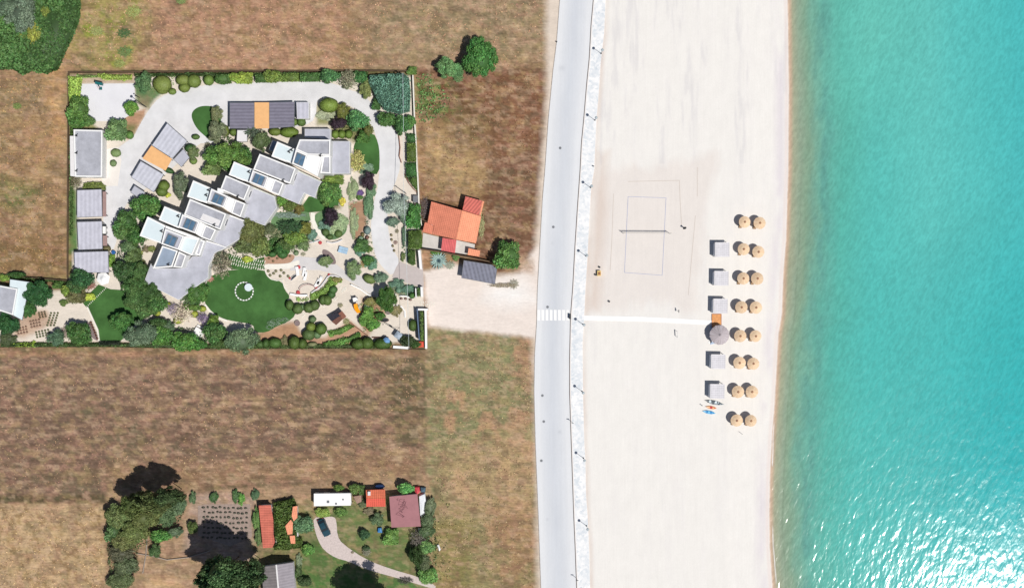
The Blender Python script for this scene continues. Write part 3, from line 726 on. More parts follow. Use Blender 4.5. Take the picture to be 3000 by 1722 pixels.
sheet('driveway', WP(0, smooth(drive_outer, 1)), 0.03, DRIVE)
sheet('court', WP(1, [(207,205),(778,200),(785,400),(770,500),(720,545),(640,590),(560,600),(360,603),(210,590)]), 0.03, COURT)
sheet('apron', WP(0, [(300,440),(345,430),(356,470),(345,545),(300,545)]), 0.045, mat('pale_terrace_stone', (240,234,228), var=0.04, scale=1))
sheet('lawn', WP(1, smooth([(1383,560),(1400,490),(1470,445),(1560,437),(1650,455),(1700,530),(1705,660),(1700,760),(1620,830),(1540,770),(1440,680)], 2)), 0.06, LAWN)
sheet('lawn', WP(6, smooth([(830,180),(1180,178),(1200,240),(1250,290),(1370,305),(1400,400),(1460,470),(1410,520),(1500,600),(1515,670),(1430,740),(1300,790),(1210,850),(1080,850),(1060,760),(900,740),(760,710),(660,660),(590,600),(545,550),(560,450),(560,300),(640,230)], 1)), 0.05, LAWN)
sheet('lawn', WP(5, [(920,580),(870,520),(1050,340),(1130,370),(1180,390),(1330,400),(1400,600),(1660,640),(1440,760),(1340,900),(1280,945),(1065,940),(1040,830),(990,700)]), 0.05, LAWN)
sheet('lawn', WP(2, smooth([(1480,830),(1560,780),(1690,720),(1740,830),(1757,950),(1752,1165),(1650,1170),(1530,1130),(1480,1000)], 1)), 0.05, LAWN)
sheet('lawn', WP(4, [(620,300),(1000,290),(1020,380),(960,430),(620,470),(590,430)]), 0.05, LAWN2)
sheet('lawn', WP(4, [(940,220),(1000,130),(1330,150),(1310,240),(1120,290),(1000,300),(900,280)]), 0.06, LAWN)
sheet('lawn', WP(4, [(560,600),(640,560),(800,600),(800,720),(760,780),(540,770),(500,690)]), 0.05, LAWN)
sheet('lawn', WP(4, smooth([(1062,310),(1200,270),(1340,320),(1410,430),(1400,520),(1300,590),(1190,590),(1100,500),(1062,400)], 2)), 0.05, LAWN2)
sheet('lawn', WP(4, [(90,720),(380,815),(525,775),(530,905),(180,908),(60,820)]), 0.055, LAWN)
sheet('soil_bed', WP(4, smooth([(525,775),(700,745),(850,750),(845,800),(790,845),(530,850)], 1)), 0.06, SOIL)
sheet('garden_path', WP(4, smooth([(525,848),(700,850),(800,838),(900,800),(900,860),(800,900),(700,905),(525,902)], 1)), 0.07, STONEW)
sheet('garden_path', WP(4, [(1022,300),(1065,305),(1065,380),(1095,450),(1140,510),(1180,575),(1150,592),(1100,540),(1045,460),(1018,370)]), 0.12, STONEW, thick=0.1)
sheet('garden_path', WP(7, [(0,190),(300,185),(480,230),(640,310),(840,430),(890,460),(905,385),(760,250),(600,210),(500,130),(430,110),(300,60),(100,40),(0,60)]), 0.05, mat('grey_terrace_paving', (218,215,216), var=0.05, scale=0.6, detail=8))
sheet('gate_apron', WP(9, [(405,1075),(365,1140),(322,1245),(430,1290),(560,1330),(662,1345),(652,1150),(600,1140),(480,1110)]), 0.045, MAUVEP)
sheet('planting_bed', WP(4, smooth([(1135,690),(1200,700),(1270,760),(1300,850),(1230,855),(1160,800)], 2)), 0.06, MULCH)
sheet('courtyard', WP('B', [(180,650),(440,715),(630,745),(870,800),(860,900),(740,935),(600,915),(165,850)]), 0.04, mat('worn_courtyard_screed', (214,210,206), var=0.09, scale=1.0, detail=8))
sheet('farm_track', WP(12, smooth([(800,575),(930,570),(1060,560),(1090,620),(1100,800),(1160,900),(1460,1100),(1750,1210),(2130,1320),(2330,1420),(2320,1470),(2150,1420),(1860,1330),(1480,1230),(1240,1120),(1080,1080),(930,980),(860,860),(810,700)], 1)), 0.03, mat('crushed_stone', (214,200,196), var=0.14, scale=2.5, detail=8, bump=0.03))
sheet('seedbed', WP(11, [(1150,560),(1240,545),(1720,540),(1740,900),(1500,1000),(1150,880)]), 0.02, mat('vegetable_soil', (166,148,138), var=0.2, scale=2.2, detail=8, bump=0.04))

# ================================================================ BUILDINGS
def add_windows(t, poly, z0, z1, n_per=3.2, sides=None):
    """window openings on the walls of a footprint: frame with a pane"""
    p = ccw(poly); n = len(p)
    for i in range(n):
        a, b = Vector(p[i]), Vector(p[(i+1) % n]); ln = (b - a).length
        if ln < 2.4: continue
        u = (b - a).normalized(); nv = Vector((u.y, -u.x))
        if nv.y > -0.3 and sides != 'all': continue
        k = max(1, int(ln / n_per))
        for j in range(k):
            c = a + u * (ln * (j + 0.5) / k) + nv * 0.02
            fr = MB().box(c.x, c.y, z0, z1, 1.5, 0.08, math.atan2(u.y, u.x)).build('window', WHITE, t)
            c2 = c + nv * 0.035
            MB().box(c2.x, c2.y, z0 + 0.1, z1 - 0.1, 1.3, 0.05, math.atan2(u.y, u.x)).build('pane', DARKGLASS, fr)
def block(t, f, pts, h, roof=GREYROOF, par=0.3, pw=0.27, wall=WHITE, z0=0.0, windows=False, rim=True):
    poly = ccw(WP(f, pts, h)); b = t.location
    poly = [(x - b.x, y - b.y) for x, y in poly]
    MB().prism(poly, z0, h, 0, z0 > 0).build('wall', wall, t)
    MB().prism(inset(poly, (pw if par else 0.05) + 0.003), h, h + 0.03).build('roof', roof, t)
    if par: MB().ring(poly, inset(poly, pw), h + 0.004, h + par).build('parapet', wall, t)
    if windows: add_windows(t, poly, 0.6, min(2.4, h - 0.4))
    return poly
def skylight(t, f, cx, cy, h, ang, w=1.9, d=2.1):
    x, y = W(f, cx, cy, h); x -= t.location.x; y -= t.location.y
    s = MB(); s.box(x, y, h + 0.03, h + 0.22, w + 0.35, d + 0.3, ang); o = s.build('skylight', GREYMETAL, t)
    c, q = math.cos(ang), math.sin(ang)
    for sx in (-1, 1):
        ox = sx * w * 0.27
        MB().box(x + c*ox, y + q*ox, h + 0.22, h + 0.26, w * 0.44, d * 0.92, ang).build('pane', GLASS, o)
def vent(t, f, cx, cy, h, ang=0, s=0.5):
    x, y = W(f, cx, cy, h); x -= t.location.x; y -= t.location.y
    b = MB().box(x, y, h + 0.03, h + 0.5, s * 0.45, s, ang).tube((x - .25, y, h + 0.04), (x - .25, y, h + 0.7), 0.07)
    b.tube((x - .25, y, h + 0.62), (x + .35, y + .35, h + 0.62), 0.06); b.build('roof_vent', METAL, t)
A = math.radians(-24)
def villa(f, anchor, label, blocks, sky=None, vents=()):
    x, y = W(f, *anchor, 0); t = empty('terraced_villa', (x, y, 0), label, 'house', 'stepped white villas joined in one terrace')
    for i, (pts, h, roof, par) in enumerate(blocks):
        p = block(t, f, pts, h, roof, par, windows=False)
        if h > 6.2 and h < 8.1 and abs(area(p)) > 12: add_windows(t, p, 4.2, 5.7, 3.4)
        if h < 3.4 and abs(area(p)) > 60: add_windows(t, p, .3, 2.4, 2.6)
    if sky: skylight(t, f, sky[0], sky[1], sky[2], A)
    for v in vents: vent(t, f, *v)
    return t
villa('A', (1450,250), 'white villa at the top right end of the terrace, its main roof angular', [
    ([(1340,82),(1592,85),(1590,212),(1405,208),(1308,165)], 7.5, GREYROOF, .35),
    ([(1155,98),(1308,163),(1274,278),(1107,220)], 6.8, WHITE2, .10),
    ([(1308,167),(1403,208),(1370,320),(1277,280)], 8.0, GREYDECK, .3),
    ([(1406,210),(1530,216),(1487,385),(1373,322)], 7.3, WHITE, .16),
    ([(1532,216),(1592,216),(1592,362),(1508,356)], 6.4, GREYROOF, .3),
    ([(1594,94),(1748,96),(1748,360),(1594,361)], 3.3, GREYDECK, 0),
    ([(1380,-5),(1590,-5),(1590,84),(1545,75),(1380,62)], 2.9, GREYDECK, 0),
    ([(1115,88),(1156,102),(1130,182),(1085,165)], 2.8, BLUEDECK, 0)], (1342,246,8.0), [(1255,185,6.8,0.6),(1275,170,6.8,0.6),(1510,214,7.5,0)])
villa('A', (1130,400), 'white villa second from the terrace top, its low grey roof notched toward the lawn', [
    ([(1012,200),(1308,318),(1262,445),(960,328)], 7.5, GREYROOF, .35),
    ([(800,262),(965,330),(918,432),(757,372)], 6.8, WHITE2, .10),
    ([(955,335),(1085,388),(1052,482),(925,432)], 8.0, GREYDECK, .3),
    ([(1087,390),(1130,405),(1095,507),(1054,482)], 7.3, WHITE, .12),
    ([(1311,326),(1517,424),(1514,430),(1309,333)], 3.7, mat('mossy_ledge', (196,206,170)), 0),
    ([(1132,405),(1210,440),(1170,540),(1097,510)], 6.4, GREYROOF, .3),
    ([(1311,328),(1515,425),(1490,470),(1462,560),(1375,520),(1330,610),(1172,542),(1211,448),(1262,449)], 3.3, GREYDECK, 0)], (1003,409,8.0), [(925,350,6.8,0.6),(1205,420,7.5,0.3)])
villa('A', (830,560), 'white villa in the middle of the terrace, a white box on its grey roof', [
    ([(735,376),(935,460),(885,580),(690,490)], 7.5, GREYROOF, .35),
    ([(465,416),(618,482),(578,605),(415,550)], 6.8, WHITE2, .10),
    ([(616,484),(755,548),(718,640),(585,593)], 8.0, GREYDECK, .3),
    ([(757,550),(808,572),(775,682),(720,642)], 7.3, WHITE, .12),
    ([(811,574),(895,606),(855,718),(777,684)], 6.4, GREYROOF, .3),
    ([(938,462),(1130,545),(1150,640),(1048,785),(858,718),(900,602),(887,582)], 3.3, GREYDECK, 0),
    ([(938,462),(1132,545),(1130,551),(935,469)], 3.7, mat('mossy_ledge', (196,206,170)), 0),
    ([(665,478),(715,488),(712,522),(662,512)], 8.2, WHITE, 0)], (668,578,8.0), [(595,500,6.8,0.8),(575,540,6.8,0.5),(833,552,7.5,0.2)])
villa('A', (600,800), 'white villa second from the terrace bottom, a pale rectangle on its grey roof', [
    ([(440,568),(738,690),(690,822),(392,700)], 7.5, GREYROOF, .35),
    ([(230,628),(385,692),(345,808),(183,740)], 6.8, WHITE2, .10),
    ([(378,694),(520,755),(484,852),(345,800)], 8.0, GREYDECK, .3),
    ([(522,757),(563,776),(525,878),(488,854)], 7.3, WHITE, .12),
    ([(566,780),(655,820),(610,912),(528,880)], 6.4, GREYROOF, .3),
    ([(741,696),(900,760),(840,900),(735,962),(612,914),(657,824),(693,824)], 3.3, GREYDECK, 0),
    ([(738,687),(885,744),(882,751),(736,694)], 3.7, WHITE, 0),
    ([(545,688),(690,745),(670,790),(520,735)], 7.56, CONC, 0)], (437,779,8.0), [(345,712,6.8,0.6),(640,785,7.5,0.3)])
villa('A', (350,1150), 'white villa at the terrace bottom, with the widest low grey roof', [
    ([(92,713),(238,786),(204,934),(26,871)], 6.8, WHITE2, .10),
    ([(238,813),(392,873),(346,986),(207,938)], 8.0, GREYDECK, .3),
    ([(394,873),(515,896),(457,1033),(349,988)], 7.3, WHITE2, .14),
    ([(215,952),(342,994),(296,1125),(138,1138)], 5.6, BLUEDECK, .4),
    ([(350,998),(411,1029),(376,1133),(305,1127)], 6.4, GREYROOF, .3),
    ([(520,900),(562,912),(520,1036),(485,1020)], 5.2, GREYROOF, .25),
    ([(518,889),(738,962),(735,969),(516,897)], 3.7, WHITE, 0),
    ([(240,786),(520,890),(510,906),(235,812)], 7.3, WHITE, 0),
    ([(118,1098),(140,1140),(380,1135),(455,1040),(530,1040),(575,915),(735,965),(640,1010),(590,1120),(588,1215),(345,1395),(62,1252)], 3.3, GREYDECK, 0)], (283,911,8.0), [(210,835,6.8,0.6),(265,1108,5.6,0.6)])

def canopy(name, f, pts, h, m, label, cat, grp=None, posts=True, thick=0.12, slope=0.0, extra=None):
    """open shelter: roof sheet on posts"""
    poly = WP(f, pts, h); cx, cy = centre(poly); t = empty(name, (cx, cy, 0), label, cat, grp)
    P_ = [(x - cx, y - cy) for x, y in ccw(poly)]
    MB().prism(P_, h - thick, h, 0, True).build('roof', m, t)
    MB().ring(P_, inset(P_, 0.08), h - thick - 0.05, h + 0.03).build('roof_edge', GREYMETAL, t) if thick > 0.1 else None
    if posts:
        for x, y in inset(P_, 0.3): MB().tube((x, y, 0), (x, y, h - thick), 0.07).build('post', GREYMETAL, t)
    return t
# low building with grey roof on the left
def building(name, f, pts, h, roof, label, cat='building', par=.3, pw=.25, wall=WHITE, win=True):
    poly = WP(f, pts, h); cx, cy = centre(poly); t = empty(name, (cx, cy, 0), label, cat)
    block(t, f, pts, h, roof, par, pw, wall, windows=win); return t
t = building('pavilion', 1, [(134,692),(442,700),(437,1198),(148,1195)], 3.0, GREYROOF, 'white flat roofed pavilion with a long grey roof beside the left boundary', pw=.28)
for y in (760,945,1135): vent(t, 1, 168, y, 3.0, 0, .3)
building('side_store', 1, [(90,760),(133,760),(145,1190),(95,1185)], 2.4, CONC, 'narrow pale lean-to along the left side of the white pavilion', 'shed', par=0, win=False)
canopy('carport', 1, [(1128,622),(1345,815),(1290,880),(1185,1003),(962,860)], 2.6, TINROT, 'upper grey half of the slanted carport beside the orange canvas', 'carport', 'slanted carport shelters')
canopy('carport', 1, [(845,1025),(1092,1170),(985,1362),(742,1200)], 2.6, TINROT, 'lower grey half of the slanted carport, below the orange canvas', 'carport', 'slanted carport shelters')
canopy('canvas_awning', 1, [(960,862),(1180,1005),(1110,1130),(863,1000)], 2.5, ORANGE, 'orange canvas stretched between the two halves of the slanted carport', 'awning', thick=0.05)
canopy('garden_shelter', 1, [(1300,895),(1368,990),(1280,1092),(1192,1010)], 2.3, GREYDECK, 'small grey square roof tucked beside the slanted carport', 'shelter')
canopy('garden_shelter', 1, [(778,1285),(895,1360),(850,1440),(735,1360)], 2.2, GREYDECK, 'small blue grey roof below the slanted carport, half under a tree', 'shelter')
canopy('carport', 2, [(157,405),(420,405),(420,683),(155,680)], 2.7, TINDARK, 'left dark slatted half of the straight carport under the north hedge', 'carport', 'straight carport shelters')
canopy('carport', 2, [(578,402),(850,395),(845,660),(578,680)], 2.7, TINDARK, 'right dark slatted half of the straight carport, beside the small shed', 'carport', 'straight carport shelters')
canopy('canvas_awning', 2, [(421,402),(577,402),(577,680),(421,682)], 2.6, ORANGE, 'orange canvas stretched between the two halves of the straight carport', 'awning', thick=0.05)
building('garden_shed', 2, [(868,400),(1000,400),(1000,575),(875,575)], 2.5, TIN, 'small pale grey shed at the right end of the straight carport', 'shed', par=0, win=False)
canopy('garden_shelter', 2, [(235,695),(345,695),(345,822),(228,822)], 2.3, CONC, 'small pale roof below the straight carport, shaded by a spiky tree', 'shelter')
canopy('carport', 3, [(165,62),(430,52),(438,345),(165,355)], 2.6, TIN, 'upper grey sheet carport along the left boundary', 'carport', 'grey sheet shelters on the left boundary')
canopy('carport', 3, [(165,400),(435,392),(440,690),(180,700)], 2.6, TIN, 'middle grey sheet carport along the left boundary', 'carport', 'grey sheet shelters on the left boundary')
canopy('carport', 3, [(135,722),(500,712),(508,942),(285,942),(140,880)], 2.8, TIN, 'lowest and widest grey sheet shelter on the left boundary', 'carport', 'grey sheet shelters on the left boundary')
canopy('side_awning', 3, [(440,78),(478,78),(478,345),(440,345)], 2.2, mat('brown_slats', (168,140,136), var=.1, scale=2), 'narrow brown slatted strip beside the upper grey carport', 'awning', thick=.05)
canopy('side_awning', 3, [(442,545),(488,545),(488,655),(442,655)], 2.2, mat('brown_slats', (168,140,136)), 'narrow brown slatted strip beside the middle grey carport', 'awning', thick=.05)
# white hexagonal sail
x, y = W(5, 1095, 275, 2.8); t = empty('sun_sail', (x, y, 0), 'white hexagonal sun sail with pleats below the lowest grey shelter', 'awning')
MB().lathe([(1.45, 2.4), (0.7, 2.6), (0.05, 3.0)], 6, ph=.3).build('sail', WHITE, t); MB().tube((0, 0, 0), (0, 0, 2.98), .05).build('pole', GREYMETAL, t)
# house at the left frame edge
t = building('guest_house', 5, [(-60,340),(188,385),(140,665),(-60,600)], 3.4, GREYROOF, 'grey roofed house cut by the left edge, white walkway roof beside it', 'house', par=0.12)
canopy('walkway_roof', 5, [(105,282),(320,312),(238,722),(140,670),(185,385),(100,372)], 3.0, WHITE2, 'white ribbed walkway roof beside the grey roofed house at the left edge', 'shelter')
# tiled house
def gable_piece(t, name, f, pts, m, wall=None):
    """pts: (x,y,z) roof corners traced at their own height"""
    v = [(*W(f, x, y, z), z) for x, y, z in pts]; v = [(a - t.location.x, b - t.location.y, c) for a, b, c in v]
    n = len(v); lo = [(a, b, c - 0.12) for a, b, c in v]
    if area([(a, b) for a, b, c in v]) < 0: v.reverse(); lo.reverse()
    MB().add(v + lo, [tuple(range(n)), tuple(reversed(range(n, 2*n)))] + [(n+i, n+(i+1) % n, (i+1) % n, i) for i in range(n)]).build(name, m, t)
x, y = W('B', 600, 500); t = empty('tiled_house', (x, y, 0), 'house with an orange terracotta tiled gable roof on the brown field', 'house')
gable_piece(t, 'roof', 'B', [(290,230,3.0),(705,350,4.4),(625,735,4.4),(305,665,3.0),(326,555,3.05),(240,510,2.9)], TILE_A)
gable_piece(t, 'roof', 'B', [(706,350,4.4),(955,430,3.3),(885,785,3.3),(626,735,4.4)], TILE_B)
gable_piece(t, 'side_roof', 'B', [(205,505,2.6),(240,514,2.7),(324,558,2.85),(300,665,2.8),(172,635,2.5)], TILE_A)
gable_piece(t, 'annex_roof', 'B', [(745,160,3.0),(968,222,3.0),(925,415,3.0),(705,343,3.0)], TILE_C)
gable_piece(t, 'annex_gutter', 'B', [(970,222,3.05),(995,230,3.05),(945,425,3.05),(928,415,3.05)], TILE_B)
gable_piece(t, 'porch_roof', 'B', [(440,712,2.5),(625,742,2.6),(605,915,2.2),(420,880,2.2)], PINK)
gable_piece(t, 'ridge', 'B', [(698,347,4.5),(712,352,4.5),(632,738,4.5),(618,734,4.5)], TILE_B)
def wallp(pts, h, mm=WHITE):
    p = [(a - t.location.x, b - t.location.y) for a, b in WP('B', pts, h)]; p = inset(p, 0.35); MB().prism(p, 0, h).build('wall', mm, t); return p
p1 = wallp([(290,230),(955,430),(885,785),(305,665)], 2.85); wallp([(205,505),(330,520),(300,665),(172,635)], 2.4); wallp([(745,160),(990,230),(945,425),(705,343)], 2.8)
wallp([(455,712),(625,742),(605,905),(430,880)], 2.0)
add_windows(t, p1, 1.0, 2.2)
x, y = W('B', 855, 900); t = empty('tool_shed', (x, y, 0), 'tiny orange tiled shed behind the garden wall of the terracotta house', 'shed')
gable_piece(t, 'roof', 'B', [(785,850,2.1),(942,885,2.0),(928,962,2.0),(775,942,2.1)], TILE_B); wallp([(785,850),(942,885),(928,962),(775,942)], 1.9)
canopy('road_carport', 'B', [(722,1012),(1098,1072),(1168,1115),(1138,1332),(690,1248)], 2.7, TINROAD, 'slate grey slatted carport standing beside the forecourt and the road', 'carport')
# smallholding buildings
x, y = W(12, 1030, 350); t = empty('static_caravan', (x, y, 0), 'long white static caravan with small roof hatches', 'caravan')
poly = [(a - x, b - y) for a, b in WP(12, [(810,280),(1262,275),(1265,422),(810,430)], 2.7)]
MB().prism(poly, .35, 2.6, 0, True).build('body', WHITE, t); MB().prism(inset(poly, -0.05), 2.603, 2.72, 0, True).build('roof', WHITE, t)
add_windows(t, poly, 1.2, 2.0, 2.2, 'all')
for hx, hy, s_h in ((985,378,.5),(1085,402,.35),(1172,350,.3)):
    a, b = W(12, hx, hy, 2.7); MB().box(a - x, b - y, 2.72, 2.85, s_h, s_h).build('roof_hatch', GREYMETAL, t)
for sx in (-1, 1):
    MB().tube((sx*1.0 + 0, -.9, .33), (sx*1.0, -.7, .33), .32, n=16).build('wheel', METAL, t)
x, y = W(12, 1580, 330); t = empty('small_house', (x, y, 0), 'small house with a bright red and orange tiled gable roof', 'house')
gable_piece(t, 'roof', 12, [(1455,232,2.8),(1695,225,2.8),(1700,338,3.7),(1462,340,3.7)], TILE_D)
gable_piece(t, 'roof', 12, [(1462,341,3.7),(1700,339,3.7),(1702,438,2.8),(1462,440,2.8)], TILE_E)
MB().prism(inset([(a - x, b - y) for a, b in WP(12, [(1460,235),(1695,232),(1700,435),(1464,437)], 2.6)], .3), 0, 2.65).build('wall', WHITE, t)
a, b = W(12, 1497, 275, 3.4); MB().box(a - x, b - y, 2.6, 3.6, .55, .8).build('chimney', CONC, t)
x, y = W(12, 1940, 490); t = empty('mauve_barn', (x, y, 0), 'square barn with a flat mauve painted roof marked by dark scribbles', 'barn')
gable_piece(t, 'roof', 12, [(1748,315,3.2),(2098,282,3.2),(2142,685,3.0),(1775,700,3.0)], MAUVE)
MB().prism(inset([(a - x, b - y) for a, b in WP(12, [(1748,315),(2098,282),(2142,685),(1775,700)], 2.9)], .25), 0, 2.85).build('wall', CONC, t)
b_ = MB(); r_ = random.Random(4); px_, py_ = 1850, 370
for i in range(46):
    nx = min(2010, max(1790, 1905 + (px_ - 1905)*.5 + r_.uniform(-55, 55))); ny = min(600, max(340, 350 + i*4.6 + r_.uniform(-40, 40)))
    q0 = W(12, px_, py_, 3.2); q1 = W(12, nx, ny, 3.2); b_.tube((q0[0]-x, q0[1]-y, 3.235), (q1[0]-x, q1[1]-y, 3.235), .018, n=4); px_, py_ = nx, ny
b_.build('tar_mark', mat('tar_line', (110,70,80)), t)
x, y = W(12, 360, 1330); t = empty('grey_barn', (x, y, 0), 'barn with a weathered grey gable roof cut by the bottom edge', 'barn')
BARN1 = stripes('weathered_roof_shaded', (140,134,136), math.radians(82), .6, .12, var=.18); BARN2 = stripes('weathered_roof_sunlit', (160,154,162), math.radians(82), .6, .12, var=.14)  # one weathered sheet: shaded left and sunlit right tones put into the colour
gable_piece(t, 'roof', 12, [(150,1195,3.6),(335,1165,4.8),(372,1560,4.8),(185,1590,3.6)], BARN1)
gable_piece(t, 'roof', 12, [(337,1165,4.8),(545,1135,3.6),(580,1530,3.6),(374,1560,4.8)], BARN2)
gable_piece(t, 'ridge', 12, [(328,1166,4.9),(346,1162,4.9),(383,1558,4.9),(363,1562,4.9)], CONC)
MB().prism(inset([(a - x, b - y) for a, b in WP(12, [(150,1195),(545,1135),(580,1530),(185,1590)], 3.5)], .3), 0, 3.55).build('wall', CONC, t)
x, y = W(12, 220, 700); t = empty('brick_shed', (x, y, 0), 'long narrow shed with a faded brick red roof beside the ivy', 'shed')
gable_piece(t, 'roof', 12, [(118,425,2.8),(270,420,2.9),(300,600,2.9),(302,780,2.9),(320,880,2.9),(290,950,2.8),(172,955,2.7)], TILE_F)
MB().prism(inset([(a - x, b - y) for a, b in WP(12, [(118,425),(270,420),(300,940),(172,950)], 2.7)], .2), 0, 2.65).build('wall', CONC, t)
x, y = W(12, 470, 680); t = empty('overgrown_shed', (x, y, 0), 'shed buried under a thick cover of green ivy with terracotta tiles showing', 'shed')
MB().prism(inset([(a - x, b - y) for a, b in WP(12, [(285,400),(560,380),(620,440),(640,960),(300,990)], 2.2)], .5), 0, 1.6).build('wall', CONC, t)
for k, pp_ in enumerate(([(545,440),(600,430),(600,580),(555,620),(530,560)],[(450,680),(520,600),(545,640),(540,780),(480,790)],[(505,800),(570,800),(575,900),(520,900)])):
    q = [(a - x, b - y) for a, b in WP(12, pp_, 2.9)]; MB().prism(q, 2.75, 2.92).build('tile_patch', TILE_B, t)
# ================================================================ WALLS
def wall(name, f, pts, w, h, m, label, cat='wall', grp=None):
    P_ = [Vector(p) for p in WP(f, pts)]; o = P_[0]; b = MB(); n = len(P_); Lp = []; Rp = []
    for i, p in enumerate(P_):
        d = (P_[min(i+1, n-1)] - P_[max(i-1, 0)]).normalized(); nv = Vector((-d.y, d.x)) * w / 2
        Lp.append(p - o + nv); Rp.append(p - o - nv)
    for i in range(n - 1):
        A_, B_, C_, D_ = Lp[i], Lp[i+1], Rp[i+1], Rp[i]
        v = [(q.x, q.y, 0) for q in (A_, B_, C_, D_)] + [(q.x, q.y, h) for q in (A_, B_, C_, D_)]
        b.add(v, [(4,5,6,7),(0,1,5,4),(2,3,7,6)] + ([(3,0,4,7)] if i == 0 else []) + ([(1,2,6,5)] if i == n-2 else []))
    ob = b.build(name, m, loc=(o.x, o.y, 0)); return tag(ob, label, cat, grp)
STUCCO = mat('boundary_stucco', (112,92,72), var=.25, scale=1.2)
wall('boundary_wall', 0, [(204,214),(700,211),(1090,209),(1208,211)], .15, 1.1, STUCCO, 'long low boundary wall along the top of the white villas estate')
wall('boundary_wall', 8, [(548,485),(556,700),(566,960),(582,1200),(592,1456),(600,1560),(615,1890),(640,2080)], .24, 1.2, STONEW, 'pale boundary wall between the driveway hedges and the brown field behind the tiled house')
wall('boundary_wall', 0, [(203,216),(201,500),(200,815)], .14, .8, STUCCO, 'boundary wall down the left side of the white villas estate')
wall('boundary_wall', 0, [(-60,802),(200,822)], .15, 1.0, STUCCO, 'boundary wall between the west field and the gravel garden at the left')
wall('boundary_wall', 0, [(-60,1017),(300,1016),(640,1022),(1000,1021),(1248,1023)], .1, .5, STUCCO, 'boundary wall between the estate garden and the south brown field')
wall('boundary_wall', 9, [(618,960),(628,1060),(636,1160)], .5, 1.9, WHITE, 'thick white gate wall under the courtyard of the tiled house')
wall('gate_wall', 7, [(1408,365),(1412,470)], .45, 2.0, WHITE, 'short white pier wall right of the small square hedge')
wall('gate_wall', 7, [(1370,604),(1475,606)], .4, 1.8, WHITE, 'short white wall across the head of the long strip hedge')
wall('garden_wall', 7, [(1448,612),(1452,760),(1455,1020)], 0.42, 1.6, WHITE, 'thick white wall right of the long strip hedge at the garden corner')
wall('garden_wall', 7, [(1345,380),(1350,480)], .2, 2.0, WHITE, 'thin white wall left of the small square hedge')
wall('garden_wall', 7, [(1362,600),(1372,760),(1385,930)], .15, 2.4, mat('blue_grey_wall', (110,130,160), var=.1), 'slim blue grey wall left of the long strip hedge')
wall('garden_wall', 7, [(1100,1003),(1262,1013)], .55, .6, WHITE, 'low thick white wall at the bottom right garden corner')
wall('courtyard_wall', 'B', [(165,868),(420,905),(600,940),(800,975),(1100,1040)], .22, 2.0, STUCCO, 'long wall below the courtyard of the tiled house, casting a dark shadow')
wall('low_wall', 4, [(1195,615),(1250,628),(1310,615),(1360,592)], .22, .6, CONC, 'curved low wall under the purple tree bed')
wall('low_wall', 4, [(1010,625),(1060,615),(1118,598)], .22, .6, CONC, 'curved low wall beside the red stool')
wall('low_wall', 7, [(650,340),(745,385),(830,445),(870,462)], .28, .7, WHITE, 'white straight garden wall beside the grey terrace walkway')
wall('low_wall', 7, [(402,262),(430,245),(480,245),(550,275)], .25, .7, CONC, 'pale curved wall at the top of the curved hedge')
wall('low_wall', 7, [(402,262),(370,310),(330,360),(280,395),(230,430)], .22, .6, CONC, 'curved wall running down along the curved hedge')
wall('low_wall', 7, [(5,440),(60,452),(130,458),(190,455)], .4, .8, WHITE, 'white curved seat wall at the edge of the big lawn')
wall('low_wall', 7, [(1170,462),(1240,465),(1310,490)], .25, .7, WHITE, 'white curved wall holding three small bushes')
wall('low_wall', 7, [(1130,440),(1115,520),(1105,600)], .3, .6, STONEW, 'pale wall right of the dense dark tree')
wall('garden_edging', 7, [(1130,560),(1190,575),(1225,620),(1228,690)], .3, .35, WHITE, 'white curved edging around a brown planting bed', 'edging')
wall('garden_edging', 4, [(530,905),(560,970),(600,1010),(660,1025),(718,1020),(740,1090),(800,1165)], .2, .25, STONEW, 'pale curved edging between the big lawn and the gravel patio', 'edging')
wall('garden_edging', 6, [(545,550),(600,620),(680,690),(790,730)], .45, .25, STONEW, 'pale curved edging along the lower left of the big lawn', 'edging')
wall('garden_edging', 5, [(935,580),(990,700),(1045,820),(1062,945)], .3, .35, STONEW, 'pale curved edging beside the left lawn and a mulch bed', 'edging')
wall('garden_edging', 8, [(330,1010),(395,1110),(410,1250),(400,1340),(425,1410)], .14, .5, mat('corten_edge', (150,104,86)), 'thin rusty wavy edging beside the driveway', 'edging')
wall('garden_edging', 9, [(460,150),(500,240),(555,310),(600,350)], .14, .5, mat('corten_edge', (150,104,86)), 'thin rusty edging curving to the bin store', 'edging')
wall('timber_sleeper', 7, [(590,700),(700,790),(830,885)], .15, .3, WOODDARK, 'long brown sleeper running down across bare soil', 'sleeper')
wall('timber_sleeper', 7, [(875,902),(1050,905)], .2, .4, WOODDARK, 'brown sleeper above the blue parasol', 'sleeper')
wall('farm_wall', 11, [(605,860),(590,1080),(555,1290)], .16, .4, mat('farm_wall_stone', (176,162,150), var=.2), 'narrow pale wall running down beside the big tree group', 'wall')
wall('farm_wall', 11, [(480,1075),(640,1100),(820,1145),(1040,1120),(1280,1050)], .16, .4, mat('farm_wall_stone', (176,162,150), var=.2), 'narrow pale wall running across under the dark tree shadow', 'wall')
sheet('bed_border', WP(5, [(915,740),(960,740),(1045,910),(1040,940),(1000,920),(940,860)]), .05, MULCH)

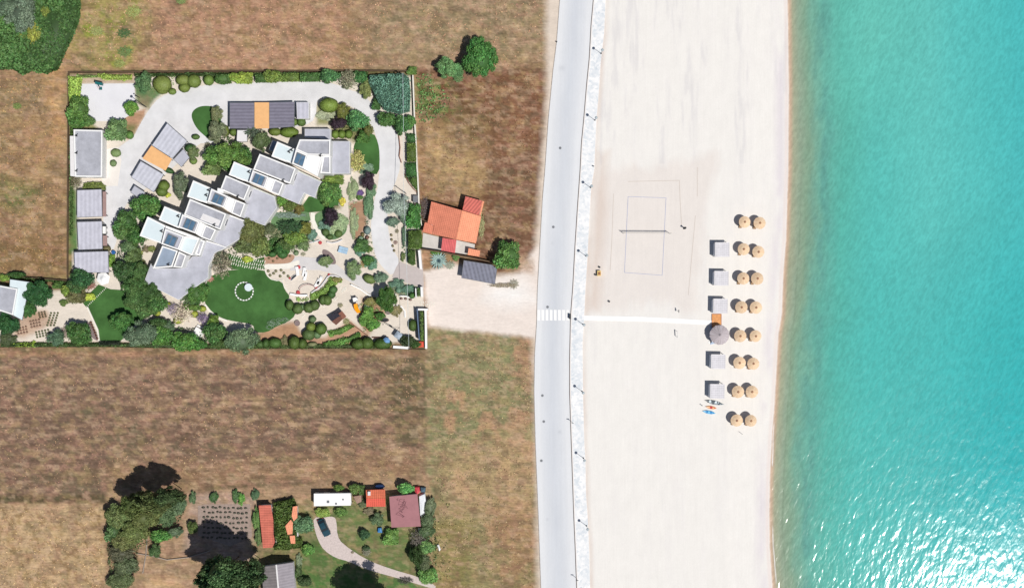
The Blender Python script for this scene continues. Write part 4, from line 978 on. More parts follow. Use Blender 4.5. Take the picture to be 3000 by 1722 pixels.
# ================================================================ ESTATE FURNITURE
# circle of white setting-out stones and round sun shade on the lawn
for k in range(19):
    a = 2*math.pi*k/19; cx, cy = W(6, 968 + 95*math.cos(a), 412 + 96*math.sin(a))
    if k == 0: base = tag(MB().box(0, 0, 0.04, .16, .24, .40, 0).build('edging_stone', WHITE), 'white block in the dashed stone circle on the big lawn', 'stone', 'ring of white blocks on the big lawn'); o = base
    else: o = base.copy(); C.objects.link(o)
    o.location = (cx, cy, 0); o.rotation_euler.z = -a
x, y = W(6, 1010, 370, 1.0)
t = empty('round_table', (x, y, 0), 'round white table top on the lawn beside the dashed stone circle', 'table')
MB().lathe([(.001, 1.0), (.8, .99), (.83, .95), (.80, .90), (.001, .88)], 32).build('table_top', WHITE2, t); MB().tube((0,0,.04), (0,0,.89), .09).build('leg', GREYMETAL, t)
# stepping strips
strips = [(200,790,60,-25),(190,880,48,-28),(175,835,52,-28)]
n_ = 0; base = None
for k in range(17):
    xx = 140 + k*23.5; yy = 775 + k*5.5 - max(0, k-9)*2.5
    for seg in range(3 if k > 1 else 2):
        if k in (6,7,8,9) and seg == 0: continue
        dx = (seg-1)*-9; dy = (seg-1)*38
        p = W(4, xx + dx + (8 if seg == 0 else 0), yy + dy + 14 + (k % 3)*4)
        if base is None: base = MB().box(0,0,.02,.10,.14 if False else .13, .56, 0).build('paving_strip', STONEW); o = base; tag(o, 'narrow white paving strip in the slanted group crossing the lawn top', 'paving', 'white paving strips leading to the house')
        else: o = base.copy(); C.objects.link(o)
        o.location = (*p, .03); o.rotation_euler.z = math.radians(-22)
for k in range(14):     # diagonal steps over the left lawn
    o = base.copy(); C.objects.link(o); o.scale = (1.0, .45, 1); f_ = k/13
    o.location = (*W(5, 1128 - f_*200, 380 + f_*195), .04); o.rotation_euler.z = math.radians(25)
    o['label'] = 'small white stepping stone in the diagonal line over the left lawn'; o['group'] = 'diagonal white stepping stones on the left lawn'
r_ = random.Random(3); sb = None
for k in range(46):
    f_ = k/45; bx = 580 - 440*f_ + r_.uniform(-26, 26); by = 395 + 265*f_**0.85 + r_.uniform(-24, 24)
    if k < 10: bx = 560 + r_.uniform(-30, 40); by = 390 + r_.uniform(-30, 40)
    if sb is None: sb = MB().box(0,0,.02,.08,.38,.24,0).build('stepping_stone', STONEW); o = sb; tag(o, 'small white stepping stone in the curved trail beside the round clipped shrubs', 'stone', 'curved trail of white stepping stones')
    else: o = sb.copy(); C.objects.link(o)
    o.location = (*W(7, bx, by), .02); o.rotation_euler.z = math.radians(40 + r_.uniform(-15, 15))
for k in range(26):
    o = sb.copy(); C.objects.link(o); o.location = (*W(7, 1400 + (k % 7)*22 + r_.uniform(-5,5), 525 + (k//7)*16 + (k % 7)*1.5 + r_.uniform(-4,4)), .02); o.rotation_euler.z = r_.uniform(-.5,.5); o.scale = (.7,.7,1)
    o['label'] = 'small pale cobble in the patch outside the gate'; o['group'] = 'pale cobbles outside the gate'

def lounger(f, x, y, ang, label, m=WHITE, grp=None, L_=1.9, w_=.65):
    px, py = W(f, x, y, .35); t = empty('sun_lounger', (px, py, 0), label, 'sun lounger', grp, math.radians(ang))
    MB().box(0, -.25, .28, .40, w_, L_-.5, 0).build('seat', m, t)
    b = MB(); h0, h1, y0, y1 = .40, .80, L_/2-.5, L_/2-.02
    b.add([(-w_/2,y0,h0-.1),(w_/2,y0,h0-.1),(w_/2,y1,h1-.1),(-w_/2,y1,h1-.1),(-w_/2,y0,h0),(w_/2,y0,h0),(w_/2,y1,h1),(-w_/2,y1,h1)],[(4,5,6,7),(3,2,1,0),(0,1,5,4),(1,2,6,5),(2,3,7,6),(3,0,4,7)]).build('backrest', m, t)
    for sx in (-1,1):
        for sy in (-1,1): MB().tube((sx*(w_/2-.08), sy*(L_/2-.35)-.1, 0), (sx*(w_/2-.08), sy*(L_/2-.35)-.1, .29), .03).build('leg', METAL, t)
    return t
lounger(7, 150, 205, -12, 'left white lounger of the pair beside the half round fire bowl'); lounger(7, 163, 248, -12, 'lower white lounger of the pair beside the half round fire bowl')
lounger(7, 290, 325, -30, 'left white lounger of the pair on the gravel near the curved hedge'); lounger(7, 318, 296, -30, 'right white lounger of the pair on the gravel near the curved hedge')
lounger(4, 1372, 685, 75, 'upper pale blue lounger on the garden patio', mat('pale_blue_fabric', (170,200,225))); lounger(4, 1362, 718, 75, 'lower pale blue lounger on the garden patio', mat('pale_blue_fabric', (170,200,225)))
lounger(4, 878, 925, 8, 'single white lounger beside the red round stool and dark side table')
def stool(f, x, y, r, label):
    px, py = W(f, x, y, .4); t = empty('pouf', (px, py, 0), label, 'pouf')
    MB().lathe([(.001,.45),(r*.7,.45),(r,.36),(r*1.05,.2),(r*.9,.0)], 16).build('cushion', RED, t); MB().lathe([(.001,.47),(.06,.47),(.07,.44)], 8).build('button', METAL, t)
for a in ((4,890,883,.38,'red round pouf at the top of the gravel patio'),(4,885,1152,.40,'red round pouf at the left end of the white seat wall'),(4,1120,622,.36,'red round pouf beside the curved low wall near the yellow green shrub'),(4,1080,1107,.34,'dull red pouf at the right end of the curved arch'),(4,1215,965,.28,'small red pouf at the tip of the pale curved wall'),(4,795,1000,.22,'small red pouf left of the half round fire bowl')): stool(*a)
# half-round dark fire bowl
x, y = W(4, 850, 1000); t = empty('fire_pit', (x, y, 0), 'dark half round fire pit with a pale rim on the gravel patio', 'fire pit', rot=math.radians(-38 + 80))
pts = [(math.cos(a)*.95, math.sin(a)*.62) for a in np.linspace(0, math.pi, 14)]
MB().prism(pts, 0, .35).build('rim', CONC, t); MB().prism(inset(pts, .08), .353, .37).build('ash_bed', METAL, t)
# curved arch pergola
x, y = W(4, 1000, 1130); b = MB(); pr = None
for a in np.linspace(math.radians(10), math.radians(175), 22):
    q = (1.75*math.cos(a) - .1, 1.25*math.sin(a), .9)
    if pr: b.tube(pr, q, .07)
    pr = q
t = empty('arched_rail', (x, y, 0), 'rusty curved rail arching over the gravel beside the seat wall', 'rail'); b.build('rail', mat('rust_rail', (188,148,146)), t)
for a in (math.radians(10), math.radians(90), math.radians(175)): MB().tube((1.75*math.cos(a)-.1, 1.25*math.sin(a), 0), (1.75*math.cos(a)-.1, 1.25*math.sin(a), .9), .05).build('post', METAL, t)
# playhouse
x, y = W(7, 500, 690); t = empty('playhouse', (x, y, 0), 'small wooden playhouse with a brown pitched roof and a side tower', 'playhouse')
gable_piece(t, 'roof', 7, [(405,690,1.9),(510,632,1.9),(540,668,2.9),(440,732,2.9)], mat('slate_boards', (82,80,92), var=.15, scale=3))
gable_piece(t, 'roof', 7, [(441,733,2.9),(541,669,2.9),(565,705,1.9),(490,772,1.9)], WOODDARK)
gable_piece(t, 'tower_roof', 7, [(515,650,2.9),(552,620,2.9),(600,680,2.6),(562,712,2.6)], mat('brown_tower_roof', (140,92,76), var=.1))
MB().prism(inset([(a-x, b-y) for a, b in WP(7, [(412,692),(550,625),(592,682),(490,768)], 1.8)], .12), 0, 1.9).build('wall', WOOD, t)
# slide with orange chute
x, y = W(7, 700, 540); t = empty('playground_slide', (x, y, 0), 'climbing frame with a white tower and an orange slide', 'slide')
a0 = W(7, 693, 500, 1.6); MB().box(a0[0]-x, a0[1]-y, 1.3, 1.6, .95, .85, .2).build('platform', WHITE, t)
for sx in (-1,1):
    for sy in (-1,1): MB().tube((a0[0]-x+sx*.4, a0[1]-y+sy*.35, 0), (a0[0]-x+sx*.4, a0[1]-y+sy*.35, 2.1), .05).build('post', METAL, t)
ch = [(700,545,1.4),(702,580,1.1),(716,612,.6),(738,640,.25)]; b = MB(); pv = None
for px_, py_, z in ch:
    q = W(7, px_, py_, z); q = (q[0]-x, q[1]-y)
    row = [(q[0]-.42, q[1]-.12, z+.25), (q[0]-.38, q[1]-.1, z), (q[0]+.38, q[1]+.1, z), (q[0]+.42, q[1]+.12, z+.25)]
    if pv: b.add(pv + row, [(0,1,5,4),(1,2,6,5),(2,3,7,6)])
    pv = row
b.build('chute', mat('orange_plastic', (252,168,20), var=.04, rough=.4), t)
MB().box(a0[0]-x-.75, a0[1]-y-.55, 0, 1.2, .5, .5, .3).build('steps', METAL, t)
# swing frame, pots, parasols
x, y = W(7, 1010, 700); t = empty('swing_frame', (x, y, 0), 'thin swing frame with a hanging seat on the sandy play area', 'swing')
p = [W(7, q[0], q[1], 2.2) for q in ((1000,745),(1135,830))]
MB().tube((p[0][0]-x, p[0][1]-y, 2.2), (p[1][0]-x, p[1][1]-y, 2.2), .05).build('beam', METAL, t)
for q in p:
    for s_h in (-1,1): MB().tube((q[0]-x, q[1]-y, 2.2), (q[0]-x+s_h*.4, q[1]-y+s_h*.6, 0), .04).build('leg', METAL, t)
MB().box((p[0][0]+p[1][0])/2-x, (p[0][1]+p[1][1])/2-y, .5, .56, .6, .3, -.5).build('seat', METAL, t)
def parasol(f, x, y, r, h, m, label, n=8, cat='parasol'):
    px, py = W(f, x, y, h); t = empty('parasol', (px, py, 0), label, cat)
    MB().lathe([(.001, h),(r*.5, h-.18),(r, h-.45)], n, ph=.2).build('canopy', m, t); MB().tube((0,0,0),(0,0,h-.02),.035).build('pole', GREYMETAL, t)
parasol(7, 1025, 940, .75, 2.3, mat('blue_canvas', (120,165,215)), 'small blue parasol between the clipped shrubs at the bottom wall')
parasol(7, 1150, 882, 1.0, 2.3, mat('grey_canvas', (176,190,205)), 'square grey parasol over the play area', 4)
x, y = W(7, 1005, 718); t = empty('sandpit', (x, y, 0), 'low oval brown trampoline lying beside the leafy bush', 'trampoline')
MB().lathe([(1.0,.0),(1.02,.3),(.9,.32)], 24).build('frame', WOODDARK, t).scale = (1,.42,1); MB().lathe([(.001,.27),(.92,.28)], 24).build('mat', METAL, t).scale = (1,.42,1)
def pot(f, x, y, r, label, m=None):
    px, py = W(f, x, y, .5); t = empty('planter', (px, py, 0), label, 'planter')
    MB().lathe([(r*.8,0),(r,.5),(r*.93,.52),(r*.88,.4)], 24).build('pot', m or STUCCO, t); MB().lathe([(.001,.42),(r*.9,.42)], 24).build('soil', MULCH, t)
pot(7, 76, 752, .62, 'round brown planter on the gravel below the big lawn', mat('brown_pot', (190,170,156))); pot(7, 1045, 632, .55, 'round blue grey planter below the dense dark tree', GREYMETAL)
x, y = W(3, 551, 725, .9); t = empty('barrel', (x, y, 0), 'blue round barrel beside the driveway edge', 'barrel'); MB().lathe([(.38,0),(.42,.45),(.38,.9),(.001,.9)], 20).build('drum', mat('blue_plastic', (40,110,185), rough=.4), t); MB().lathe([(.1,.92),(.001,.93)], 10).build('lid_cap', METAL, t)
x, y = W(3, 465, 490); t = empty('golf_cart', (x, y, 0), 'small white garden cart with a dark seat parked by the middle carport', 'cart')
MB().box(0,0,.3,1.2,.95,1.5).build('body', WHITE, t); MB().box(-.3,.3,1.2,1.25,.3,.8).build('seat', METAL, t); MB().box(0,.95,.3,.9,.8,.4).build('bonnet', METAL, t)
for sx in (-1,1):
    for sy in (-1,1): MB().tube((sx*.42, sy*.55, .25), (sx*.5, sy*.55, .25), .25, n=14).build('wheel', METAL, t)
# bin store near the gate
x, y = W(9, 572, 412, 1.5); t = empty('bin_store', (x, y, 0), 'small grey box store against the pale boundary wall', 'store box')
MB().box(0,0,0,1.35,.9,1.3).build('body', CONC, t); MB().box(0,0,1.353,1.45,1.0,1.4).build('lid', GREYMETAL, t)
# basketball hoop and floodlight on the court
TEAL = mat('teal_plastic', (30,110,112), var=.15, rough=.4)
x, y = W(1, 420, 262); t = empty('basketball_hoop', (x, y, 0), 'teal basketball stand with backboard at the top of the pale court', 'basketball stand')
MB().box(0,.15,0,.25,.6,.6).build('base', TEAL, t); MB().tube((0,0,.2),(.15,.9,2.9),.09).tube((.15,.9,2.9),(.4,.2,3.1),.07).build('post', TEAL, t)
MB().box(.6,.7,2.7,3.6,1.5,.5,-.2).build('backboard', TEAL, t)
b = MB(); pr = None
for a in np.linspace(0, 2*math.pi, 17):
    q = (.45+.23*math.cos(a), -.05+.23*math.sin(a), 3.0)
    if pr: b.tube(pr, q, .02, n=5)
    pr = q
b.build('rim', RED, t)
def pole(f, x, y, h, label, name='light_pole', arm=None, m=GREYMETAL, head=.16, r=.06):
    px, py = W(f, x, y); t = empty(name, (px, py, 0), label, 'pole')
    MB().tube((0,0,0),(0,0,h),r,r*.7).build('pole', m, t); MB().lathe([(.001,h+.12),(head,h),(head*.8,h-.1),(.001,h-.1)],12).build('lamp_head', m, t)
    return t
pole(1, 905, 452, 8.5, 'tall floodlight pole between the court and the driveway, with a long thin shadow', m=METAL, head=.3, r=.09)
pole(1, 832, 352, 3.2, 'short post on the grass right of the court', m=METAL)
# picnic table set under trees, driftwood sculpture
x, y = W(6, 490, 845); t = empty('picnic_table', (x, y, 0), 'white garden table with benches between the lower trees', 'table', rot=math.radians(-28))
MB().box(0,0,.68,.76,2.0,1.5).build('table_top', WHITE, t)
for s_h in (-1,1): MB().box(0,s_h*1.1,.4,.46,2.0,.35).build('bench', WHITE, t)
for sx in (-1,1): MB().box(sx*.8,0,0,.68,.12,1.1).build('leg', METAL, t)
x, y = W(6, 1325, 740); b = MB(); r_ = random.Random(8)
for k in range(26):
    a = r_.uniform(0, 6.28); cxx = -1.9 + 3.8*r_.random(); cyy = cxx*.45 + r_.uniform(-.6,.6)
    pr = None
    for a in np.linspace(0, 3.3, 7):
        q = (cxx + .6*math.cos(a + k), cyy + .42*math.sin(a + k), .15 + .25*math.sin(a))
        if pr: b.tube(pr, q, .035, n=5)
        pr = q
t = empty('wire_sculpture', (x, y, 0), 'tangled pale green wire sculpture on the lower edge of the big lawn', 'sculpture'); b.build('wire', mat('verdigris_wire', (150,176,150), var=.1), t)
# power line
for (x0, y0, x1, y1, lb) in ((1180,215,1182,560,'upper span of the thin pale overhead cable over the driveway hedges'),(1183,562,1198,1020,'lower span of the thin pale overhead cable, crossing the gate apron')):
    p0 = W(0, x0, y0, 6.5); p1 = W(0, x1, y1, 6.5); b = MB(); pr = None
    for f_ in np.linspace(0, 1, 13):
        q = (p0[0]*(1-f_)+p1[0]*f_-p0[0], p0[1]*(1-f_)+p1[1]*f_-p0[1], 6.5 - 1.0*math.sin(math.pi*f_))
        if pr: b.tube(pr, q, .035, n=5)
        pr = q
    o = b.build('overhead_cable', mat('pale_cable', (215,228,230)), loc=(p0[0], p0[1], 0)); tag(o, lb, 'cable')
for (x_, y_, lb) in ((1180,215,'cable pole at the top boundary wall above the reed bed'),(1183,561,'cable pole behind the bin store'),(1198,1020,'cable pole at the bottom garden corner')):
    q = W(0, x_, y_, 6.4); t = empty('cable_pole', (*q, 0), lb, 'pole'); MB().tube((0,0,0),(0,0,6.4),.1,.07).build('pole', GREYMETAL, t); MB().box(0,0,6.2,6.3,.6,.08).build('crossarm', GREYMETAL, t)

# ================================================================ BEACH
def thatch_mat(name, c1, c2, n=90):
    m = bpy.data.materials.new(name); nt, N, K, P = nodes(m)
    tc = N.new('ShaderNodeTexCoord'); sp = N.new('ShaderNodeSeparateXYZ'); K.new(tc.outputs['Object'], sp.inputs[0])
    at = N.new('ShaderNodeMath'); at.operation = 'ARCTAN2'; K.new(sp.outputs['Y'], at.inputs[0]); K.new(sp.outputs['X'], at.inputs[1])
    mu = N.new('ShaderNodeMath'); mu.operation = 'MULTIPLY'; mu.inputs[1].default_value = n / 6.283; K.new(at.outputs[0], mu.inputs[0])
    cb = N.new('ShaderNodeCombineXYZ'); K.new(mu.outputs[0], cb.inputs[0]); K.new(sp.outputs['Z'], cb.inputs[1])
    oi = N.new('ShaderNodeObjectInfo'); K.new(oi.outputs['Random'], cb.inputs[2])
    nz = N.new('ShaderNodeTexNoise'); nz.inputs['Scale'].default_value = 1.0; nz.inputs['Detail'].default_value = 5; K.new(cb.outputs[0], nz.inputs[0])
    r = N.new('ShaderNodeValToRGB'); r.color_ramp.elements[0].position = .3; r.color_ramp.elements[1].position = .7
    r.color_ramp.elements[0].color = (*alb(c1), 1); r.color_ramp.elements[1].color = (*alb(c2), 1)
    K.new(nz.outputs['Fac'], r.inputs[0])
    mr = N.new('ShaderNodeMapRange'); mr.inputs['To Min'].default_value = .95; mr.inputs['To Max'].default_value = 1.12; K.new(oi.outputs['Random'], mr.inputs[0])
    vm = N.new('ShaderNodeVectorMath'); vm.operation = 'SCALE'; K.new(r.outputs[0], vm.inputs[0]); K.new(mr.outputs[0], vm.inputs['Scale']); K.new(vm.outputs[0], P.inputs['Base Color']); P.inputs['Roughness'].default_value = .9
    b = N.new('ShaderNodeBump'); b.inputs['Distance'].default_value = .05; K.new(nz.outputs['Fac'], b.inputs['Height']); K.new(b.outputs[0], P.inputs['Normal'])
    return m
STRAW = thatch_mat('straw_thatch', (226,188,148), (252,228,198)); GREYTH = thatch_mat('grey_palm_thatch', (160,148,150), (214,206,212), 110)
WOODP = mat('pale_post_wood', (170,140,110), var=.15, scale=3)
um = empty('beach_umbrella', (0,0,0), 'x', 'beach umbrella', 'straw beach umbrellas in two columns')
MB().lathe([(.02,2.62),(.12,2.6),(.6,2.42),(1.22,2.05),(1.2,1.98),(.6,2.3),(.02,2.5)], 40, jag=.015).build('canopy', STRAW, um)
MB().lathe([(.02,2.74),(.10,2.70),(.24,2.57),(.25,2.53)], 16).build('cap', mat('dark_straw', (176,132,104), var=.15, scale=4), um)
MB().tube((0,0,-.1),(0,0,2.5),.05).build('pole', WOODP, um)
MB().lathe([(.001,.62),(.34,.62),(.34,.58),(.001,.58)], 20).build('tray', WOODP, um)
rows = [((13,783,300),(13,965,312)),((13,775,645),(13,955,668)),((13,762,1012),(13,935,1015)),((13,740,1365),(13,925,1375)),((14,805,375),(14,960,378)),((14,797,665),(14,940,680)),((14,778,975),(14,928,978)),((14,768,1278),(14,915,1283))]
ordn = ['top','second','third','fourth','fifth','sixth','seventh','bottom']
wb = {0:'above the first cabana', 1:'beside the topmost cabana', 2:'beside the second cabana', 3:'beside the third cabana', 4:'beside the thatched hut', 5:'beside the fourth cabana', 6:'beside the lowest cabana', 7:'right of the kayaks'}
first = True
for i, pr in enumerate(rows):
    for j, (f, x, y) in enumerate(pr):
        px, py = W(f, x, y, 2.6); lb = f"{('left', 'right')[j]} straw umbrella of the {ordn[i]} pair, {wb[i]}"
        if first: o = um; o.location = (px, py, 0); o['label'] = lb; first = False
        else: o = copy_thing(um, (px, py, 0), lb, rot=random.uniform(0, 6)); o.rotation_euler.x = random.uniform(-.05,.05); o.rotation_euler.y = random.uniform(-.05,.05); s_ = random.uniform(1.0,1.07); o.scale = (s_, s_, random.uniform(.97,1.03))
# sunbeds half under umbrellas
bed = empty('beach_bed', (0,0,0), 'x', 'sunbed', 'low sunbeds under the straw umbrellas')
MB().box(0,0,.22,.3,.6,1.7).build('seat', WOODP, bed); MB().box(0,.75,.3,.5,.58,.3).build('headrest', WHITE2, bed)
for sx in (-1,1):
    for sy in (-1,1): MB().box(sx*.25, sy*.7, -.05, .22, .06, .06).build('leg', WOODP, bed)
first = True
for i, pr in enumerate(rows):
    for j, (f, x, y) in enumerate(pr):
        px, py = W(f, x, y, 2.6); lb = f"wooden sunbed under the {('left', 'right')[j]} umbrella of the {ordn[i]} pair"
        loc = (px - .62, py - .35, .03)
        if first: bed.location = loc; bed['label'] = lb; first = False
        else: copy_thing(bed, loc, lb, rot=random.uniform(-.1,.1))
# cabanas
SLAT = stripes('cabana_slat_roof', (226,224,230), math.radians(90), .38, .16, cross=.3)
CURT = mat('white_curtain', (236,242,255), var=.05, scale=3)
cb_ = empty('cabana', (0,0,0), 'x', 'cabana', 'slatted beach cabanas with white curtains')
MB().box(0,0,2.16,2.28,2.85,2.95).build('roof', SLAT, cb_)
po = [(-1.5,-1.53),(1.5,-1.53),(1.5,1.53),(-1.5,1.53)]
MB().ring(po, inset(po, .085), 2.1, 2.33).build('roof_frame', CONC, cb_)
for sx in (-1,1):
    for sy in (-1,1): MB().box(sx*1.4, sy*1.4, 0, 2.1, .11, .11).build('post', CONC, cb_)
b = MB()
for i in range(24):
    y0 = -1.32 + i*.11; b.add([(-1.62+.08*(i%2), y0, .1),(-1.62+.08*((i+1)%2), y0+.11, .1),(-1.55+.08*((i+1)%2), y0+.11, 2.1),(-1.55+.08*(i%2), y0, 2.1)], [(0,1,2,3)])
b.build('curtain', CURT, cb_)
MB().box(0,0,.05,.45,2.2,2.3).build('daybed', WHITE2, cb_)
cabs = [(13,497,648,'topmost cabana, with an all grey slatted roof'),(13,487,1008,'second cabana from the top on the sand'),(13,475,1355,'third cabana, just above the orange shower deck'),(14,562,652,'fourth cabana, just below the thatched hut'),(14,552,968,'lowest cabana, just above the kayaks')]
for i, (f, x, y, lb) in enumerate(cabs):
    px, py = W(f, x, y, 2.25)
    if i == 0: cb_.location = (px, py, 0); cb_['label'] = lb
    else: copy_thing(cb_, (px, py, 0), lb, rot=math.radians(-.8))
# thatched hut
x, y = W(14, 580, 368, 2.9); t = empty('thatched_hut', (x, y, 0), 'large round hut with a ragged grey thatched roof at the end of the boardwalk', 'hut')
MB().lathe([(.02,3.3),(.5,3.05),(1.1,2.75),(1.75,2.42),(2.05,2.2),(1.95,2.15),(1.0,2.6)], 72, jag=.035).build('roof', GREYTH, t)
MB().lathe([(.01,3.55),(.15,3.4),(.32,3.14)], 16).build('cap', GREYTH, t)
for k in range(6): MB().tube((1.6*math.cos(k*1.047), 1.6*math.sin(k*1.047), 0), (1.6*math.cos(k*1.047), 1.6*math.sin(k*1.047), 2.4), .08).build('post', WOODP, t)
MB().lathe([(1.0,0),(1.0,1.0),(1.15,1.02),(1.15,1.08),(.7,1.08)], 24).build('counter', WOOD, t)
sheet('hut_floor', WP(14, [(475,262),(600,262),(600,440),(475,470)]), .10, mat('blue_grey_deck_boards', (186,206,232)), thick=.08)
x, y = W(14, 472, 442); t = empty('sign_board', (x, y, 0), 'small white board lying on the sand beside the thatched hut', 'board'); MB().box(0,0,.03,.1,.7,.5,.3).build('panel', WHITE, t); MB().box(0,.2,.1,.14,.5,.06,.3).build('batten', CONC, t)
# shower deck
x, y = W(14, 543, 215); t = empty('shower_deck', (x, y, 0), 'square orange wooden deck with a dark rim at the top of the thatched hut', 'deck')
b = MB()
for k in range(13): b.box(0, -1.28 + k*.213, .04, .14, 1.95, .185)
b.build('planks', mat('orange_planks', (240,172,112), var=.22, scale=3), t)
po = [(-1.02,-1.42),(1.02,-1.42),(1.02,1.42),(-1.02,1.42)]; MB().ring(po, inset(po, .07), .02, .22).build('rim', mat('dark_orange_rim', (178,96,60)), t)
# kayaks
def kayak(f, x, y, ln, w_, ang, m, label, m2=METAL, seats=1):
    px, py = W(f, x, y, .2); t = empty('kayak', (px, py, 0), label, 'kayak', rot=math.radians(ang))
    b = MB(); n = 15; rings = []
    for i in range(n):
        u = -1 + 2*i/(n-1); r = w_/2 * max(.02, (1 - abs(u)**2.4)); z = .06*abs(u)**3
        rings.append([(u*ln/2, -r, .16+z),(u*ln/2, -r*.7, .02+z),(u*ln/2, r*.7, .02+z),(u*ln/2, r, .16+z),(u*ln/2, r*.5, .30+z*1.5),(u*ln/2, -r*.5, .30+z*1.5)])
    vs = [p for r in rings for p in r]
    b.add(vs, [(i*6+j, i*6+(j+1)%6, (i+1)*6+(j+1)%6, (i+1)*6+j) for i in range(n-1) for j in range(6)]); b.build('hull', m, t)
    for k in range(seats):
        cx = (k - (seats-1)/2) * ln*.36
        MB().lathe([(.001,.306),(w_*.36,.31),(w_*.42,.34)], 20, cx, 0).build('cockpit', m2, t).scale = (1,1,1)
    MB().box(ln*.33,0,.28,.335,.25,w_*.35).build('hatch', m2, t)
BLK = mat('black_hull', (64,78,90), var=.1, rough=.35)
kayak(14, 505, 1078, 3.5, .62, -9, BLK, 'upper dark kayak with pale seats, nearest the lowest cabana', WHITE2, 2)
kayak(14, 535, 1096, 3.5, .62, -7, mat('grey_hull', (150,164,172), var=.1, rough=.35), 'grey and dark kayak just below the upper dark one', BLK, 2)
kayak(14, 486, 1140, 2.4, .66, -8, mat('orange_hull', (246,178,120), var=.15, rough=.35), 'short orange kayak with a red seat between the dark and blue ones', RED)
kayak(14, 463, 1190, 2.8, .72, -10, mat('sky_hull', (112,196,240), var=.12, rough=.35), 'light blue kayak, lowest of the four', mat('blue_seat', (70,150,215)), 2)
# volleyball court
BLUE = mat('blue_court_tape', (170,180,216), var=.05)
cn = [W(15, *p) for p in ((880,292),(1217,303),(1183,990),(848,965))]
t = empty('court_lines', (*cn[0], 0), 'blue tape rectangle marking the volleyball court on the sand', 'court lines')
for i in range(4):
    a, b_ = cn[i], cn[(i+1) % 4]; d = Vector((b_[0]-a[0], b_[1]-a[1])); 
    MB().box((a[0]+b_[0])/2-cn[0][0], (a[1]+b_[1])/2-cn[0][1], .05, .075, d.length, .075, math.atan2(d.y, d.x)).build('tape', BLUE, t)
SANDL = mat('sand_groove', (214,204,196), var=.05)
for k, (p0, p1) in enumerate((((878,158),(1335,148)),((1335,148),(1342,320)),((1342,320),(1355,545)),((750,265),(735,700)),((735,700),(720,945)),((1495,30),(1495,290)),((1478,460),(1415,1165)))):
    a, b_ = W(15, *p0), W(15, *p1); d = Vector((b_[0]-a[0], b_[1]-a[1]))
    o = MB().box(0,0,-.02,.012,d.length,.12,math.atan2(d.y, d.x)).build('sand_groove', SANDL, loc=((a[0]+b_[0])/2,(a[1]+b_[1])/2,.045)); o['kind'] = 'structure'
pA, pB = W(15, 838, 618), W(15, 1250, 620)
t = empty('volleyball_net', (*pA, 0), 'volleyball net strung between two posts over the blue court', 'net')
for q in (pA, pB): MB().tube((q[0]-pA[0], q[1]-pA[1], 0),(q[0]-pA[0], q[1]-pA[1], 2.6),.05).build('post', mat('sandy_post', (170,166,150)), t)
b = MB(); dx = pB[0]-pA[0]; dy = pB[1]-pA[1]
for k in range(7): b.tube((0,0,1.5+k*.16),(dx,dy,1.5+k*.16),.012 if 0 < k < 6 else .035, n=4)
for k in range(41): b.tube((dx*k/40,dy*k/40,1.5),(dx*k/40,dy*k/40,2.46),.010, n=4)
b.build('mesh', mat('net_cord', (190,186,178)), t)
# small things on the sand
def person(f, x, y, ang, label):
    px, py = W(f, x, y); t = empty('person', (px, py, .03), label, 'person', rot=math.radians(ang))
    me = bpy.data.meshes.new('body'); V = [(0,0,.92),(0,0,1.15),(0,0,1.42),(0,0,1.52),(0,.02,1.66),(.19,0,1.40),(.27,.03,1.13),(.25,.14,.9),(-.19,0,1.40),(-.27,-.03,1.13),(-.25,.02,.88),(.1,0,.86),(.12,.14,.5),(.12,.05,.06),(.12,.2,.03),(-.1,0,.86),(-.12,-.03,.48),(-.12,-.22,.08),(-.12,-.08,.03)]
    E = [(0,1),(1,2),(2,3),(3,4),(2,5),(5,6),(6,7),(2,8),(8,9),(9,10),(0,11),(11,12),(12,13),(13,14),(0,15),(15,16),(16,17),(17,18)]
    R = [.15,.14,.16,.06,.10,.075,.05,.04,.075,.05,.04,.09,.065,.045,.04,.09,.065,.045,.04]
    me.from_pydata(V, E, []); me.materials.append(mat('skin', (176,130,104), var=.05)); o = bpy.data.objects.new('body', me); C.objects.link(o); o.parent = t
    sk = o.modifiers.new('skin', 'SKIN'); lay = me.skin_vertices[0].data if me.skin_vertices else None
    if lay is None: return t
    for i, r in enumerate(R): lay[i].radius = (r, r)
    lay[0].use_root = True; o.modifiers.new('sub', 'SUBSURF').levels = 1
    return t
def chair(f, x, y, ang, m, label):
    px, py = W(f, x, y); t = empty('beach_chair', (px, py, .03), label, 'chair', rot=math.radians(ang))
    MB().box(0,0,.36,.44,.6,.6).build('seat', m, t); MB().add([(-.3,.28,.42),(.3,.28,.42),(.3,.55,.98),(-.3,.55,.98),(-.3,.34,.40),(.3,.34,.40),(.3,.61,.96),(-.3,.61,.96)],[(0,1,2,3),(7,6,5,4),(3,2,6,7),(0,3,7,4),(1,5,6,2)]).build('backrest', m, t)
    for sx in (-1,1):
        for sy in (-1,1): MB().tube((sx*.27,sy*.27,0),(sx*.27,sy*.27,.37),.025).build('leg', METAL, t)
x, y = W(15, 1380, 572, 0); t = empty('beach_shower', (x, y, .03), 'slim dark beach shower post with a broad foot right of the volleyball court', 'shower')
MB().tube((0,0,0),(0,0,1.7),.12,.09).build('post', METAL, t); MB().box(0,0,0,.2,.45,.45).build('base', METAL, t); MB().lathe([(.001,1.85),(.22,1.75),(.001,1.7)],12).build('shower_head', METAL, t)
x, y = W(15, 622, 972, .7); t = empty('wooden_crate', (x, y, .03), 'yellow and brown wooden box on the sand near the pavement', 'crate')
MB().box(0,0,0,.9,.75,1.1).build('body', mat('yellow_wood', (244,214,140), var=.1), t); MB().box(.05,-.05,.903,1.0,.5,.6).build('lid', mat('brown_lid', (176,120,84)), t)
